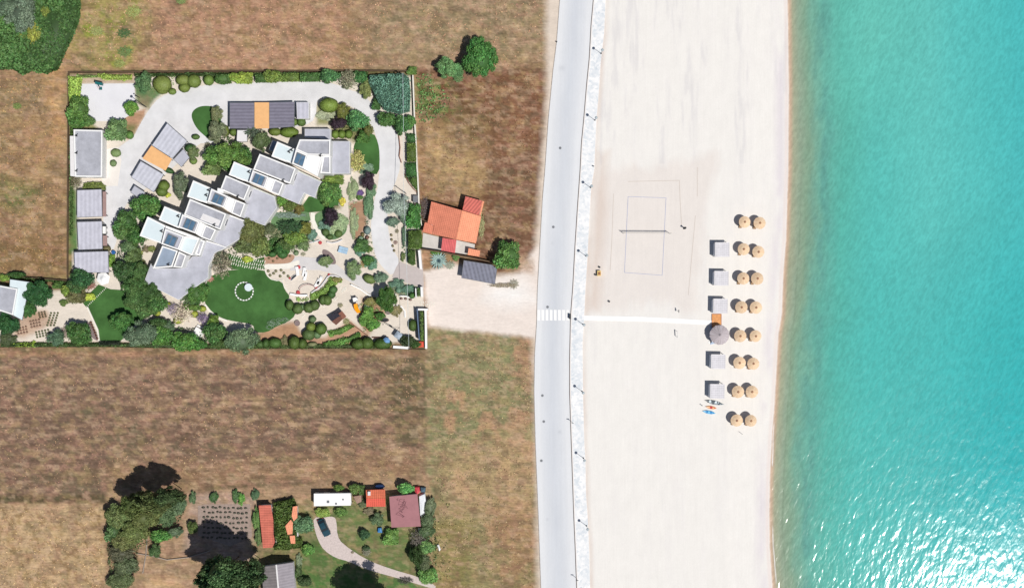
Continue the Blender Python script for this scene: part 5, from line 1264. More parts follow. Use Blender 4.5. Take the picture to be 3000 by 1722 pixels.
for k, (f, x, y, lb) in enumerate(((15,590,985,'dark stool left of the yellow wooden box on the sand'),(15,626,918,'small dark stool above the yellow wooden box'),(15,712,1222,'dark low stool standing alone on the sand above the boardwalk'))):
    px, py = W(f, x, y, .4); t = empty('stool', (px, py, .03), lb, 'stool'); MB().lathe([(.001,.5),(.2,.5),(.2,.42),(.001,.42)],14).build('seat', METAL, t)
    for a in range(3): MB().tube((.1*math.cos(a*2.1),.1*math.sin(a*2.1),.42),(.2*math.cos(a*2.1),.2*math.sin(a*2.1),0),.03).build('leg', METAL, t)
x, y = W(14, 132, 113); t = empty('signpost', (x, y, .03), 'thin signpost with a small dark plate above the boardwalk', 'sign'); MB().tube((0,0,0),(0,0,1.6),.03).build('post', METAL, t); MB().box(0,0,1.2,1.65,.1,.6).build('plate', METAL, t)
x, y = W(14, 120, 358); t = empty('notice_board', (x, y, .03), 'notice board on two posts casting a rectangular shadow below the boardwalk', 'sign', rot=math.radians(4))
for s_h in (-1,1): MB().tube((0,s_h*.62,0),(0,s_h*.62,1.35),.035).build('post', METAL, t)
MB().box(0,0,.95,1.4,.06,1.3).build('panel', WHITE, t)
x, y = W(14, 383, 1115, 0); t = empty('marker_post', (x, y, .03), 'tiny dark marker post left of the kayaks', 'post'); MB().tube((0,0,0),(0,0,.8),.06).build('post', METAL, t); MB().box(0,0,.8,.86,.18,.18).build('cap', METAL, t)
x, y = W(14, 820, 1425, 0); t = empty('driftwood', (x, y, .03), 'pale driftwood stick lying on the sand below the bottom umbrellas', 'driftwood'); MB().tube((0,0,.08),(-.85,.62,.12),.05,.03).build('stem', GREYMETAL, t); MB().tube((-.4,.3,.1),(-.6,.5,.2),.03,.015).build('twig', GREYMETAL, t)
# street lamps along the pavement
DKM = mat('dark_lamp_metal', (60,70,76), rough=.5)
lp = empty('street_lamp', (0,0,0), 'x', 'street lamp', 'street lamps on the seafront pavement')
MB().lathe([(.14,0),(.13,.3),(.07,.38)],14).build('base', DKM, lp); MB().tube((0,0,.3),(0,0,4.2),.055,.04).build('pole', GREYMETAL, lp)
MB().lathe([(.001,4.55),(.18,4.49),(.29,4.37),(.30,4.27),(.12,4.21),(.001,4.19)],20).build('lamp_head', mat('pale_lamp_shade', (186,198,204), rough=.5), lp)
lamps = [(1761,158,'topmost street lamp on the seafront pavement'),(1743,353,'second street lamp from the top of the pavement'),(1730,550,'street lamp level with the tiled house field'),(1716.5,750,'street lamp level with the lower half of the volleyball court'),(1708,950,'street lamp at the start of the white boardwalk'),(1705.4,1146,'street lamp level with the kayaks'),(1709.5,1341,'street lamp third from the bottom of the pavement'),(1718.5,1539,'street lamp second from the bottom of the pavement'),(1725,1740,'lowest street lamp, at the bottom edge of the picture')]
for i, (x, y, lb) in enumerate(lamps):
    px, py = W(0, x, y)
    if i == 0: lp.location = (px, py, .14); lp['label'] = lb
    else: copy_thing(lp, (px, py, .14), lb)
for i, (f, x, y, lb) in enumerate(((10,1642,937,'slim road sign pole on the kerb between two street lamps'),(17,388,1372,'slim road sign pole on the kerb near the bottom edge'))):
    px, py = W(f, x, y); t = empty('road_sign', (px, py, .14), lb, 'sign'); MB().tube((0,0,0),(0,0,2.6),.045).build('post', GREYMETAL, t); MB().tube((0,-.02,2.45),(0,.03,2.45),.3,n=20).build('sign_plate', GREYMETAL, t)
x, y = W(0, 1670, 927); t = empty('litter_bin', (x, y, .14), 'dark double litter bin on the kerb at the end of the crosswalk', 'bin')
for s_h in (-1,1): MB().box(0,s_h*.27,0,.85,.34,.42).build('container', METAL, t)
MB().box(0,0,.853,.9,.36,1.0).build('lid', METAL, t)
for (x_, y_, lb) in ((1738,487.6,'short dark bollard on the sand edge of the pavement, upper half'),(1631,124,'short dark bollard at the upper left road edge')):
    px, py = W(0, x_, y_); t = empty('bollard', (px, py, .02), lb, 'bollard'); MB().lathe([(.12,0),(.11,.7),(.07,.8),(.001,.82)],14).build('post', METAL, t); MB().lathe([(.125,.5),(.125,.6)],14).build('band', WHITE, t)
for i, (x_, y_) in enumerate(((1604,899),(1589,1158),(1593,1234),(1586,1348.6),(1641,434),(1621,665))):
    px, py = W(0, x_, y_); o = MB().lathe([(.001,.0),(.28,.0)],20).build('manhole_cover', GREYMETAL, loc=(px, py, .042))
    tag(o, ['round manhole cover just above the crosswalk','round manhole cover on the road, first below the crosswalk','round manhole cover on the road, second below the crosswalk','round manhole cover on the road, lowest of all','round manhole cover on the road, topmost of all','round manhole cover on the road level with the volleyball court'][i], 'manhole cover', 'manhole covers on the seafront road')

# ================================================================ CAR
x, y = W(12, 930, 700, .8); car = empty('parked_car', (x, y, 0), 'dark teal hatchback parked on the crushed stone track', 'car', rot=math.radians(24))
PAINTC = mat('teal_car_paint', (34,76,92), var=.05, rough=.25, spec=.6, metal=.3)
def loft(secs, name, m, parent):
    b = MB(); n = len(secs[0]); vs = [p for s_ in secs for p in s_]
    b.add(vs, [(i*n+j, i*n+j+1, (i+1)*n+j+1, (i+1)*n+j) for i in range(len(secs)-1) for j in range(n-1)])
    b.add(secs[0], [tuple(range(n))]); b.add(secs[-1], [tuple(reversed(range(n)))]); return b.build(name, m, parent)
def sec(yy, w_, h0, h1, cw): return [(-w_/2, yy, h0), (-w_/2*1.0, yy, (h0+h1)/2), (-cw/2, yy, h1), (cw/2, yy, h1), (w_/2*1.0, yy, (h0+h1)/2), (w_/2, yy, h0)]
loft([sec(-1.95,1.3,.35,.62,1.2), sec(-1.85,1.55,.25,.72,1.4), sec(-.9,1.64,.22,.90,1.5), sec(.9,1.64,.22,.92,1.5), sec(1.75,1.58,.25,.86,1.42), sec(1.9,1.4,.35,.70,1.3)], 'body', PAINTC, car)
loft([sec(-.72,1.44,.90,.92,1.36), sec(-.2,1.44,.90,1.36,1.12), sec(1.05,1.42,.91,1.38,1.12), sec(1.55,1.38,.90,.94,1.26)], 'cabin', DARKGLASS, car)
loft([sec(-.22,1.10,1.36,1.40,1.02), sec(.4,1.14,1.38,1.43,1.06), sec(1.07,1.10,1.37,1.41,1.02)], 'roof', PAINTC, car)
for sx in (-1,1):
    for yy in (-1.2,1.2):
        wh = MB().tube((sx*.66,yy,.3),(sx*.83,yy,.3),.3,n=20).build('wheel', METAL, car); MB().tube((sx*.83,yy,.3),(sx*.84,yy,.3),.18,n=16).build('rim', GREYMETAL, wh)
    MB().box(sx*.55,-1.9,.55,.68,.3,.12).build('headlight', WHITE2, car); MB().box(sx*.6,1.84,.62,.78,.2,.12).build('tail_light', RED, car); MB().box(sx*.86,-.55,.88,1.0,.16,.1).build('mirror', PAINTC, car)
# yard clutter
def tarp(f, pts, z, m, label, name='tarpaulin', cat='tarpaulin'):
    poly = ccw(WP(f, pts, z)); cx, cy = centre(poly); P_ = [(a-cx, b-cy) for a, b in poly]; b = MB(); n = len(P_)
    vs = [(a, b_, 0) for a, b_ in P_] + [(a*.9, b_*.9, z*random.uniform(.8,1.1)) for a, b_ in P_] + [(0,0,z*1.15)]
    b.add(vs, [(i,(i+1)%n,n+(i+1)%n,n+i) for i in range(n)] + [(n+i,n+(i+1)%n,2*n) for i in range(n)]); return tag(b.build(name, m, loc=(cx, cy, 0)), label, cat)
BLUET = mat('blue_tarp', (60,130,190), var=.12, scale=3, rough=.5)
tarp(12, [(1605,705),(1650,700),(1660,770),(1600,765)], .8, BLUET, 'small bright blue tarpaulin heap in the grass below the red roofed house')
tarp(12, [(1580,170),(1660,165),(1690,200),(1640,235),(1560,200)], 1.4, mat('navy_tarp', (44,72,120), var=.15, scale=3), 'dark blue tarpaulin above the small red roofed house')
tarp(12, [(2060,200),(2120,195),(2135,250),(2100,290),(2060,260)], 1.6, mat('red_tarp', (220,82,92), var=.15, scale=2), 'crumpled red awning above the mauve barn')
tarp(12, [(2135,200),(2200,205),(2195,262),(2140,262)], 1.4, mat('grey_blue_tarp', (86,112,128), var=.15, scale=2), 'grey blue tarpaulin right of the crumpled red awning')
tarp(12, [(2115,300),(2190,265),(2210,380),(2195,520),(2155,615),(2130,560)], 1.2, mat('white_sheeting', (240,244,250), var=.08, scale=4), 'long strip of white plastic sheeting right of the mauve barn')
tarp(12, [(120,1270),(160,1265),(170,1390),(130,1400)], .9, mat('aqua_tarp', (110,180,200), var=.1, scale=2), 'pale aqua tarpaulin left of the grey barn')
tarp(12, [(2340,920),(2365,910),(2390,980),(2370,1000)], .8, WHITE, 'small white sack at the field edge right of the smallholding', 'sack', 'sack')
tarp(12, [(1295,310),(1400,290),(1405,380),(1340,410)], 1.2, mat('brown_clutter', (170,140,125), var=.3, scale=6), 'brown heap of clutter right of the white caravan', 'junk_heap', 'heap')
tarp(12, [(1640,595),(1668,600),(1662,625),(1640,622)], .6, WHITE, 'little white bucket shape in the grass under the red roofed house', 'bucket', 'bucket')
tarp(12, [(2105,710),(2165,715),(2160,750),(2105,752)], .8, WHITE2, 'small pale box under the lower right corner of the mauve barn', 'box', 'box')
tarp('C', [(2290,635),(2350,630),(2355,690),(2300,690)], 1.3, mat('red_flowers', (222,92,70), var=.3, scale=6), 'red flowering plant in the bottom right garden corner', 'flower_bush', 'flowering bush')
# ================================================================ VEGETATION
T, B_, K_ = tree, shrub, ball
# --- thicket in the top left corner
mass('thicket', 0, [(-60,-60),(232,-60),(228,50),(205,110),(185,150),(165,200),(130,215),(90,205),(60,218),(30,200),(-60,205)], 2.6, .40, (66,102,46), dens=24, bump=.35, bs=.35, label='dense dark green thicket filling the top left corner', cat='thicket', kind='stuff')
T(19, 200,130,150,150,5.5,'fine',(98,118,94),'large silver green tree rising out of the thicket in the top left corner')
T(19, 90,60,120,100,4.5,'fine',(88,110,84),'smaller silver green tree at the very top left corner')
B_(19,310,300,60,110,3.2,'broad',(136,140,44),'yellow flowering bush beside the silver tree in the thicket')
B_(19,425,110,34,45,3.0,'broad',(120,136,50),'small yellow green bush right of the silver tree')
B_(19,230,320,50,40,3.0,'broad',(126,136,48),'small yellow bush at the foot of the silver tree')
for (x,y,r,c,lb) in ((1150,310,60,G2,'dark weed clump in the top field above the court'),(1160,480,65,(92,120,60),'weed clump with a dark side just above the boundary wall'),(900,290,60,(138,146,76),'lime weed clump in the top field near the thicket'),(1240,110,70,(136,146,72),'lime weed patch near the top edge'),(1680,8,45,(116,140,72),'bright weed clump at the top edge'),(1110,590,50,(136,146,72),'lime weeds touching the boundary wall above the teal basketball stand'),(160,985,40,(110,136,60),'green weed clump in the west field')):
    B_(19,x,y,r,r*.7,.5,'sparse',c,lb,name='weed_clump',cat='weeds')
hedge(0, [(392,214),(560,213),(700,213),(700,223),(560,222),(392,224)], 1.7, (72,100,48), 'narrow dark hedge against the top boundary wall, left half', clip=False, leaf=.24)
hedge(0, [(702,213),(900,211),(1078,211),(1078,222),(900,221),(702,223)], 1.7, (76,106,50), 'narrow dark hedge against the top boundary wall, right half', clip=False, leaf=.24)
hedge(0, [(203,330),(211,330),(212,560),(210,690),(202,690)], 1.5, (86,116,54), 'narrow hedge against the left boundary wall beside the pavilion and carports', clip=False, leaf=.24)
hedge(0, [(640,1007),(900,1008),(1140,1008),(1140,1020),(900,1020),(640,1021)], 1.2, (78,100,50), 'narrow hedge along the bottom boundary wall under the play garden', clip=False, leaf=.24)
hedge(0, [(0,1004),(300,1004),(640,1008),(640,1021),(300,1016),(0,1016)], 1.2, (72,98,48), 'narrow hedge along the bottom boundary wall under the left gardens', clip=False, leaf=.24)
hedge(0, [(0,803),(198,824),(198,832),(0,812)], 1.6, (70,96,44), 'narrow dark hedge along the wall above the gravel garden', clip=False, leaf=.24)
# --- estate, upper left
hedge(1, [(65,120),(200,125),(200,200),(175,380),(70,385)], 2.0, LIM, 'lime green bamboo hedge down the left side of the court', clip=False, leaf=.26)
hedge(1, [(160,100),(370,108),(370,135),(160,140)], 1.5, (140,170,84), 'lime hedge above the court, left of the basketball stand', clip=False, leaf=.24)
hedge(1, [(380,96),(740,105),(740,158),(480,160),(380,130)], 1.6, (150,176,60), 'lime hedge above the court, right of the basketball stand', clip=False, leaf=.24)
T(1,180,470,120,125,5,'broad',G1,'large bushy tree at the lower left corner of the court')
T(1,170,590,95,80,4.5,'broad',(76,120,48),'bushy tree just above the white pavilion, left')
T(1,290,600,58,55,3.5,'broad',(86,120,56),'small bushy tree above the middle of the white pavilion')
T(1,742,462,66,72,3.6,'broad',(100,146,50),'round bright tree at the lower right corner of the court','round_tree')
T(1,590,700,122,112,4.8,'broad',(104,140,80),'round leafy tree overlapping the top right corner of the white pavilion')
K_(1,730,750,40,42,1.5,G1,'dark clipped shrub at the driveway edge below the round leafy tree')
T(1,880,195,95,95,3.8,'fine',(86,124,74),'loose dark leaved tree right of the court')
K_(1,1075,205,98,88,2.4,G3,'large clipped olive shrub right of the court, first of the top row')
K_(1,1080,275,62,38,1.6,G3,'low clipped shrub joined below the first large one of the top row'); K_(1,1182,286,42,34,1.4,(104,128,48),'small clipped ball hanging off the first large shrub of the top row')
K_(1,1298,165,76,58,2.2,G3,'left lobe of the double clipped shrub in the top row'); K_(1,1412,175,74,70,2.3,(104,124,46),'right lobe of the double clipped shrub in the top row'); K_(1,1312,245,58,50,2.0,(110,128,46),'lower lobe of the double clipped shrub in the top row')
K_(1,1570,165,54,56,2.2,(104,134,50),'single round clipped ball in the top row'); K_(1,1722,152,92,56,2.4,(72,108,46),'wide dark clipped shrub in the top row')
T(1,1650,520,66,75,3.2,'fine',(122,130,84),'upper olive tree on the round driveway island','olive_tree')
T(1,1640,715,108,108,4.4,'fine',(118,128,92),'large grey green olive tree at the foot of the driveway island','olive_tree'); K_(1,1742,705,46,62,2.2,G3,'clipped shrub at the right edge of the driveway island')
K_(1,1432,770,42,28,1.4,(84,114,52),'oval clipped shrub at the upper corner of the slanted carport')
B_(1,1560,860,30,34,1,'sparse',BRO,'dry brown shrub on the gravel left of the big round tree')
K_(1,1372,890,56,46,2.0,G2,'dark clipped shrub right of the small square shelter'); T(1,1402,935,62,68,2.8,'fine',(110,128,76),'loose leafy bush over the small square shelter'); K_(1,1408,1024,38,38,1.6,(112,140,60),'small bright ball below the small square shelter')
T('A',738,222,170,122,6.5,'big',(88,128,48),'biggest round leafy tree above the terrace of villas'); T('A',620,320,80,55,4.0,'broad',(112,138,72),'paler tree at the lower left of the biggest round tree'); T('A',860,190,70,70,5.0,'broad',(70,112,46),'dark bushy tree on the right side of the biggest round tree')
K_(1,1145,1128,58,28,1.4,G2,'dark oval clipped shrub below the orange canvas',ang=-20)
T(1,1262,1272,82,122,4.6,'fine',(104,120,90),'tall grey green olive tree between the carport and the villas','olive_tree')
K_(1,1092,1290,60,56,2.0,(96,118,40),'upper clipped olive ball at the corner of the slanted carport'); K_(1,1070,1352,60,52,2.0,(88,112,40),'lower clipped olive ball at the corner of the slanted carport'); B_(1,1132,1388,30,28,1.0,'broad',(186,192,52),'small yellow bush below the clipped olive balls')
K_(1,580,940,54,44,1.1,(112,136,78),'wide low clipped dome on the terrace right of the pavilion'); K_(1,553,1050,35,36,.9,(104,128,78),'small low clipped dome on the terrace right of the pavilion')
hedge(1, [(235,1262),(300,1245),(420,1245),(468,1290),(468,1335),(215,1322)], 1.4, G3, 'short curved olive hedge above the upper grey carport')
T(1,150,1250,60,70,3.0,'sparse',BRO,'thin brownish tree at the lower left corner of the pavilion')
B_(1,440,905,10,50,.8,'sparse',G2,'thin row of green stems beside the pavilion wall')
# --- top hedge row
mass('hedge',2,[(0,100),(160,98),(165,190),(80,208),(0,190)],2.4,.18,(76,112,46),dens=50,bump=.1,label='dark clipped hedge block at the left of the top row',cat='hedge',clip=True,jit=.4)
T(2,200,130,50,42,2.8,'broad',(130,158,46),'left yellow green bush of the pair in the top hedge row'); T(2,320,145,100,62,3.0,'broad',(140,164,46),'right yellow green bush of the pair in the top hedge row')
hedge(2,[(420,95),(555,92),(560,185),(425,188)],2.4,(74,112,46),'square dark hedge between two leafy trees in the top row'); T(2,612,115,86,74,3.6,'broad',(112,138,50),'leafy olive green tree in the middle of the top hedge row')
hedge(2,[(700,95),(900,85),(900,175),(700,180)],2.2,(106,134,48),'olive hedge block right of the middle leafy tree in the top row'); hedge(2,[(903,85),(1115,82),(1118,175),(903,178)],2.4,(76,118,52),'dark hedge block at the right of the top row')
T(2,1212,118,100,74,3.8,'broad',(76,124,70),'bluish green leafy tree at the right of the top row'); T(2,1420,150,86,95,3.8,'sparse',(140,138,108),'thin greyish brown tree in the top row'); B_(2,1400,210,60,50,1.4,'fine',(118,128,96),'grey undergrowth below the thin greyish tree')
T(2,1545,120,66,70,3.4,'broad',(66,120,60),'bright green tree between the thin tree and the reed bed'); T(2,1610,265,68,90,3.0,'fine',(126,138,72),'olive bush on the outer side of the driveway bend')
mass('reed_bed',8,[(90,470),(240,455),(440,445),(500,500),(515,650),(505,850),(400,880),(260,850),(170,760),(120,650),(70,560)],3.6,.26,(88,134,112),dens=42,bump=.3,bs=.9,label='dense blue green reed bed in the top right estate corner',cat='reeds',kind='stuff',jit=1.1)
B_(8,470,640,40,60,2.4,'broad',(110,150,72),'lighter green bush at the right edge of the reed bed'); B_(8,160,790,50,60,2.4,'broad',(70,112,54),'green bush at the lower left edge of the reed bed')
T(8,265,935,90,82,3.8,'broad',(74,116,52),'round tree outside the driveway bend below the reed bed'); T(8,420,1000,75,105,3.8,'broad',(72,116,60),'tall narrow tree over the overhead cable'); T(8,515,975,52,70,3.0,'broad',(86,136,62),'small tree against the pale boundary wall below the reeds'); B_(8,540,430,55,42,2.0,'broad',(100,136,56),'bush at the top corner where the boundary walls meet')
hedge(8,[(470,1090),(575,1100),(580,1190),(475,1190)],2.0,(72,122,62),'bright leafy hedge top section beside the driveway', clip=False)
hedge(8,[(472,1195),(582,1195),(588,1395),(476,1400)],2.0,(88,112,36),'clipped olive hedge section beside the upper driveway')
hedge(9,[(462,20),(586,20),(590,175),(470,178)],2.1,(70,124,58),'bright leafy hedge section beside the driveway bend', clip=False); hedge(9,[(485,182),(590,180),(592,320),(560,300),(515,235)],2.0,(82,112,40),'clipped hedge tip narrowing toward the bin store')
T(9,390,470,150,108,4.2,'fine',(146,164,150),'large silver olive tree overhanging the driveway','olive_tree'); T(9,330,660,60,52,2.6,'fine',(112,140,116),'small silver green bush below the large silver olive tree'); T(9,450,590,55,60,2.8,'fine',(120,148,122),'silver green bush right below the large silver olive tree')
T(9,560,605,85,128,4.0,'broad',(70,130,54),'dense bright green tree between the cable and the tiled house')
hedge(9,[(488,750),(630,740),(645,800),(645,915),(620,945),(490,945)],2.2,(80,108,34),'wide clipped olive hedge block left of the courtyard'); hedge(9,[(488,950),(572,950),(572,1110),(540,1122),(490,1100)],2.2,(72,104,36),'narrow lower clipped hedge block above the gate apron')
for k,(x,y) in enumerate(((315,796),(318,845),(330,912),(345,962))): K_(9,x,y,13,14,.5,(130,120,84),'tiny round bush in the line right of the driveway',grp='tiny bushes in a line right of the driveway')
B_(9,450,800,24,90,1.2,'fine',(96,128,100),'narrow blue green planting under the cable beside the hedge'); B_(9,435,1030,26,46,1.0,'fine',(110,128,70),'small mixed bush at the driveway side above the gate apron')
B_(9,375,755,20,22,.5,'sparse',BRO,'thin dry plant right of the driveway, upper'); B_(9,360,875,22,20,.5,'sparse',(150,120,112),'thin dry reddish plant right of the driveway, lower')
mass('weed_patch',8,[(570,460),(740,450),(760,560),(860,600),(940,700),(920,820),(850,920),(720,980),(590,960),(560,800),(600,600)],.7,.3,(92,136,68),dens=7,bump=.4,label='scattered green weeds in the field right of the reed bed',cat='weeds',kind='stuff',jit=1.2)
T(8,1255,290,158,205,7.0,'big',(70,124,52),'large dark green tree at the wall in the top middle field'); T(8,935,395,135,108,5.0,'big',(98,146,84),'lighter green tree left of the large dark one in the top middle field'); B_(8,1030,500,50,50,1.0,'sparse',(96,140,80),'low green growth below the lighter green tree')
T(9,1565,1020,145,140,6.0,'broad',(84,130,56),'large leafy tree beside the slate carport and the road')
B_('B',205,320,60,140,1.4,'sparse',(96,84,84),'thin dark twiggy bush on the left side of the tiled house'); B_('B',960,560,40,150,.6,'sparse',(150,150,96),'dry yellow weeds along the right wall of the tiled house',name='weed_clump',cat='weeds'); B_('B',1250,1345,180,30,.5,'sparse',(140,126,100),'dry tufts on the forecourt below the slate carport',name='weed_clump',cat='weeds'); B_('B',1390,1330,60,60,.4,'sparse',(150,146,128),'pale dry tufts near the road at the forecourt',name='weed_clump',cat='weeds')
def agave(f, x, y, r, h, c, label):
    px, py = W(f, x, y, h*.5); t = empty('agave', (px, py, 0), label, 'agave'); R_ = L(f, r); r_ = random.Random(7)
    m = mat('agave_leaf', c, var=.22, scale=1.4, rough=.5); m2 = mat('agave_inner', (84,110,118), var=.2, scale=2)
    for ring, (n, e, l, mm) in enumerate(((20,.12,1.0,m),(18,.45,.92,m),(12,.85,.72,m),(8,1.2,.45,m2))):
        b = MB()
        for i in range(n):
            a = 2*math.pi*(i+.5*ring)/n + r_.uniform(-.1,.1); ll = R_*l*r_.uniform(.8,1.05); u = Vector((math.cos(a), math.sin(a), 0)); v = Vector((-math.sin(a), math.cos(a), 0)); w_ = .17
            z = .25; p = [Vector((0,0,z)) + v*w_*.5, Vector((0,0,z)) - v*w_*.6]
            mid = u*ll*.5*math.cos(e) + Vector((0,0,z + ll*.5*math.sin(e))); tip = u*ll*math.cos(e*.6) + Vector((0,0,z + ll*.8*math.sin(e)*.8))
            b.add([p[0], p[1], mid - v*w_, mid + v*w_, tip, mid + Vector((0,0,-.06))], [(0,5,3),(1,2,5),(0,1,5),(3,5,4),(5,2,4)])
        b.build('leaves', mm, t)
agave('B', 385, 1015, 145, 1.6, (168,196,190), 'large blue green agave in front of the courtyard wall')
B_('B',350,905,60,36,.9,'broad',(86,130,48),'green bush between the agave and the courtyard wall'); B_('B',540,1080,60,50,.6,'sparse',(150,160,140),'small pale plants right of the agave'); B_('B',620,975,40,40,1.0,'broad',(100,140,70),'small bush at the top left corner of the slate carport')
# --- around carports and villas (upper right part)
K_(2,195,720,40,40,1.8,(92,116,42),'clipped shrub left of the small pale shelter under the straight carport'); T(2,400,720,95,80,4.0,'spiky',(76,92,72),'spiky grey green palm below the straight carport','palm_tree'); T(2,490,815,78,105,4.2,'fine',(92,112,66),'dark leafy tree below the straight carport, next to the spiky palm')
K_(2,640,715,66,42,1.8,(100,118,38),'left clipped olive shrub under the straight carport'); K_(2,792,720,96,55,2.1,(98,122,34),'wide clipped olive shrub under the straight carport'); K_(2,920,612,48,44,1.8,(84,112,48),'right clipped shrub under the small shed'); K_(2,848,612,36,38,1.6,(100,126,52),'left clipped shrub under the small shed')
K_(2,1215,432,100,76,3.4,(116,140,46),'large round clipped tree inside the driveway bend, with a dark shadow',cat='tree'); B_(2,1185,535,90,60,.8,'fine',(156,164,130),'pale grey groundcover below the large clipped tree')
T(2,1360,490,76,82,3.2,'fine',(112,118,44),'brownish olive tree inside the driveway bend'); T(2,1510,588,106,108,4.2,'broad',(78,132,72),'bright round tree inside the driveway bend'); T(2,1318,622,76,70,3.4,'fine',PUR,'dark purple tree above the three clipped balls','purple_tree')
K_(2,1285,742,40,44,1.6,(104,130,40),'left ball of the three clipped balls beside the upper villa'); K_(2,1352,742,42,44,1.6,(100,126,38),'middle ball of the three clipped balls beside the upper villa'); K_(2,1425,740,40,44,1.6,(98,126,40),'right ball of the three clipped balls beside the upper villa')
T(2,1630,700,52,52,2.8,'fine',(108,116,52),'brown green bush at the inner driveway edge'); T(2,1592,772,74,66,3.0,'broad',(76,120,46),'leafy bush at the top of the narrow lawn'); T(2,1515,1030,82,110,2.6,'sparse',(176,170,90),'yellowish feathery grass mound beside the upper villa','grass_mound','ornamental grass'); B_(2,1520,1030,60,85,1.6,'fine',(150,150,74),'olive core of feathery planting beside the upper villa')
T(2,1640,1235,76,90,3.6,'fine',PUR,'dark purple tree between the path and the driveway','purple_tree'); B_(2,1545,1372,34,38,.9,'fine',(108,78,140),'violet flowering bush below the purple tree','flower_bush'); B_(2,1660,1330,55,95,1.3,'fine',(96,132,92),'blue green planting along the driveway below the purple tree'); B_(2,1600,1110,80,60,.9,'fine',(112,142,112),'grey green planting above the purple tree')
B_(2,1470,1330,50,120,.9,'fine',(142,158,112),'pale grey green strip planting left of the path fork')
T(2,1270,1230,130,52,2.0,'broad',(108,136,44),'olive planting along the lower edge of the upper villa'); T(2,1225,1340,110,105,4.0,'broad',(84,124,54),'leafy tree between the upper villas and the garden path')
# --- centre garden
B_(4,700,185,58,50,2.2,'broad',(100,142,50),'bright green bush at the corner of the middle villa terrace'); B_(4,800,235,70,48,2.0,'broad',(92,112,46),'dark bush beside the lower edge of the second villa'); B_(4,890,270,56,50,2.0,'fine',(120,112,50),'brownish bush beside the lawn below the second villa')
T(4,575,215,95,70,3.4,'sparse',(120,116,110),'bare twiggy tree over the middle villa terrace','bare_tree'); B_(4,790,330,170,30,.5,'sparse',(120,140,130),'grey green low planting strip on the upper lawn')
T(4,380,500,118,140,5.0,'big',(104,112,56),'large brown green tree overlapping the lower villas'); T(4,330,640,110,95,4.4,'broad',(92,108,58),'dark lower part tree of the brown green pair beside the villas'); T(4,470,640,95,120,4.0,'broad',(104,122,56),'green tree at the right of the large brown green tree'); B_(4,345,800,50,34,1.2,'broad',(168,184,44),'small yellow green bush at the top of the paving strips')
T(4,560,480,70,70,3.2,'fine',(98,110,72),'thin grey tree between the villas and the upper lawn')
T(4,70,860,105,125,3.8,'sparse',(134,126,102),'thin branching tree beside the widest low grey roof','bare_tree'); T(4,60,800,80,85,3.4,'fine',(98,108,84),'dark grey bush against the corner of the widest low roof')
T(4,760,460,100,70,4.4,'spiky',(50,84,48),'dark conifer left of the pair in the central garden','conifer'); T(4,860,450,90,62,4.2,'spiky',(52,88,50),'dark conifer right of the pair in the central garden','conifer')
T(4,965,470,70,62,3.0,'broad',(120,126,44),'yellowish olive bush near the curved white path'); T(4,850,560,110,80,3.2,'broad',(104,136,48),'large green shrub in the middle of the central garden'); B_(4,900,548,34,26,2.6,'broad',(186,196,50),'yellow green spot bush on top of the central shrubs'); T(4,950,640,68,66,2.8,'fine',(112,138,84),'green shrub with pale leaves beside the red pouf'); B_(4,1040,545,40,62,1.5,'fine',(104,146,124),'blue green bush beside the curved white path')
T(4,760,640,80,60,2.6,'broad',(80,108,50),'dark shrub on the lawn left of the central shrubs'); T(4,690,690,66,62,2.4,'broad',(58,100,44),'dark green shrub below the lawn patch'); K_(4,720,750,54,40,1.8,(60,104,48),'dark clipped shrub above the brown soil bed'); K_(4,610,745,44,32,1.6,(64,108,52),'dark clipped shrub at the left of the brown soil bed')
for (x,y) in ((620,820),(665,790),(720,790),(800,765),(575,790)): K_(4,x,y,13,12,.4,(126,108,74),'tiny low bush on the brown soil bed',grp='tiny bushes on the brown soil bed')
for (x,y) in ((568,925),(588,970),(695,980),(705,915),(735,945),(625,950),(650,925),(780,980)): K_(4,x,y,15,14,.4,(124,122,88),'tiny low bush on the white gravel beside the big lawn',grp='tiny bushes on the white gravel beside the lawn')
K_(4,865,735,26,24,.8,(112,136,96),'small round bush at the top of the patio'); B_(4,940,745,26,20,.5,'sparse',(150,150,120),'dry wisp plant at the top of the patio')
T(4,1222,350,84,92,3.6,'fine',(56,42,54),'dark purple tree in the middle of the oval garden bed','purple_tree'); B_(4,1290,420,110,120,.8,'fine',(136,158,110),'pale groundcover filling the right of the oval garden bed'); B_(4,1180,440,70,66,.9,'fine',(96,134,112),'blue green groundcover under the purple tree of the oval bed')
K_(4,1178,512,40,40,1.2,(76,102,48),'left ball of three at the tip of the oval garden bed'); K_(4,1225,562,34,30,1.1,(78,104,50),'lowest ball of three at the tip of the oval garden bed'); K_(4,1316,526,42,40,1.2,(84,110,50),'right ball of three at the tip of the oval garden bed')
T(4,1200,100,110,120,4.2,'broad',(86,126,54),'large leafy tree above the lawn near the path fork'); B_(4,1360,185,30,42,1.0,'broad',(250,190,30),'orange yellow flowering bush by the path','flower_bush'); B_(4,1300,245,34,18,.5,'sparse',(160,150,120),'pale dry plant left of the path fork')
B_(4,1650,200,58,150,1.3,'fine',(96,134,92),'long blue green planting strip along the driveway'); B_(4,1540,140,34,28,.9,'broad',(84,120,48),'small green bush below the violet flowers'); B_(4,1480,400,48,130,.8,'fine',(140,156,110),'pale planting strip between the path and the brown bed')
K_(4,1625,492,36,44,1.3,(110,134,130),'grey blue round bush at the driveway edge'); K_(4,1575,535,20,22,.7,(112,104,60),'small brown ball above the grey gravel bed'); K_(4,1622,566,20,20,.7,(120,84,70),'small reddish ball at the driveway edge'); K_(4,1555,575,28,24,.8,(110,140,110),'small grey green ball beside the brown bed')
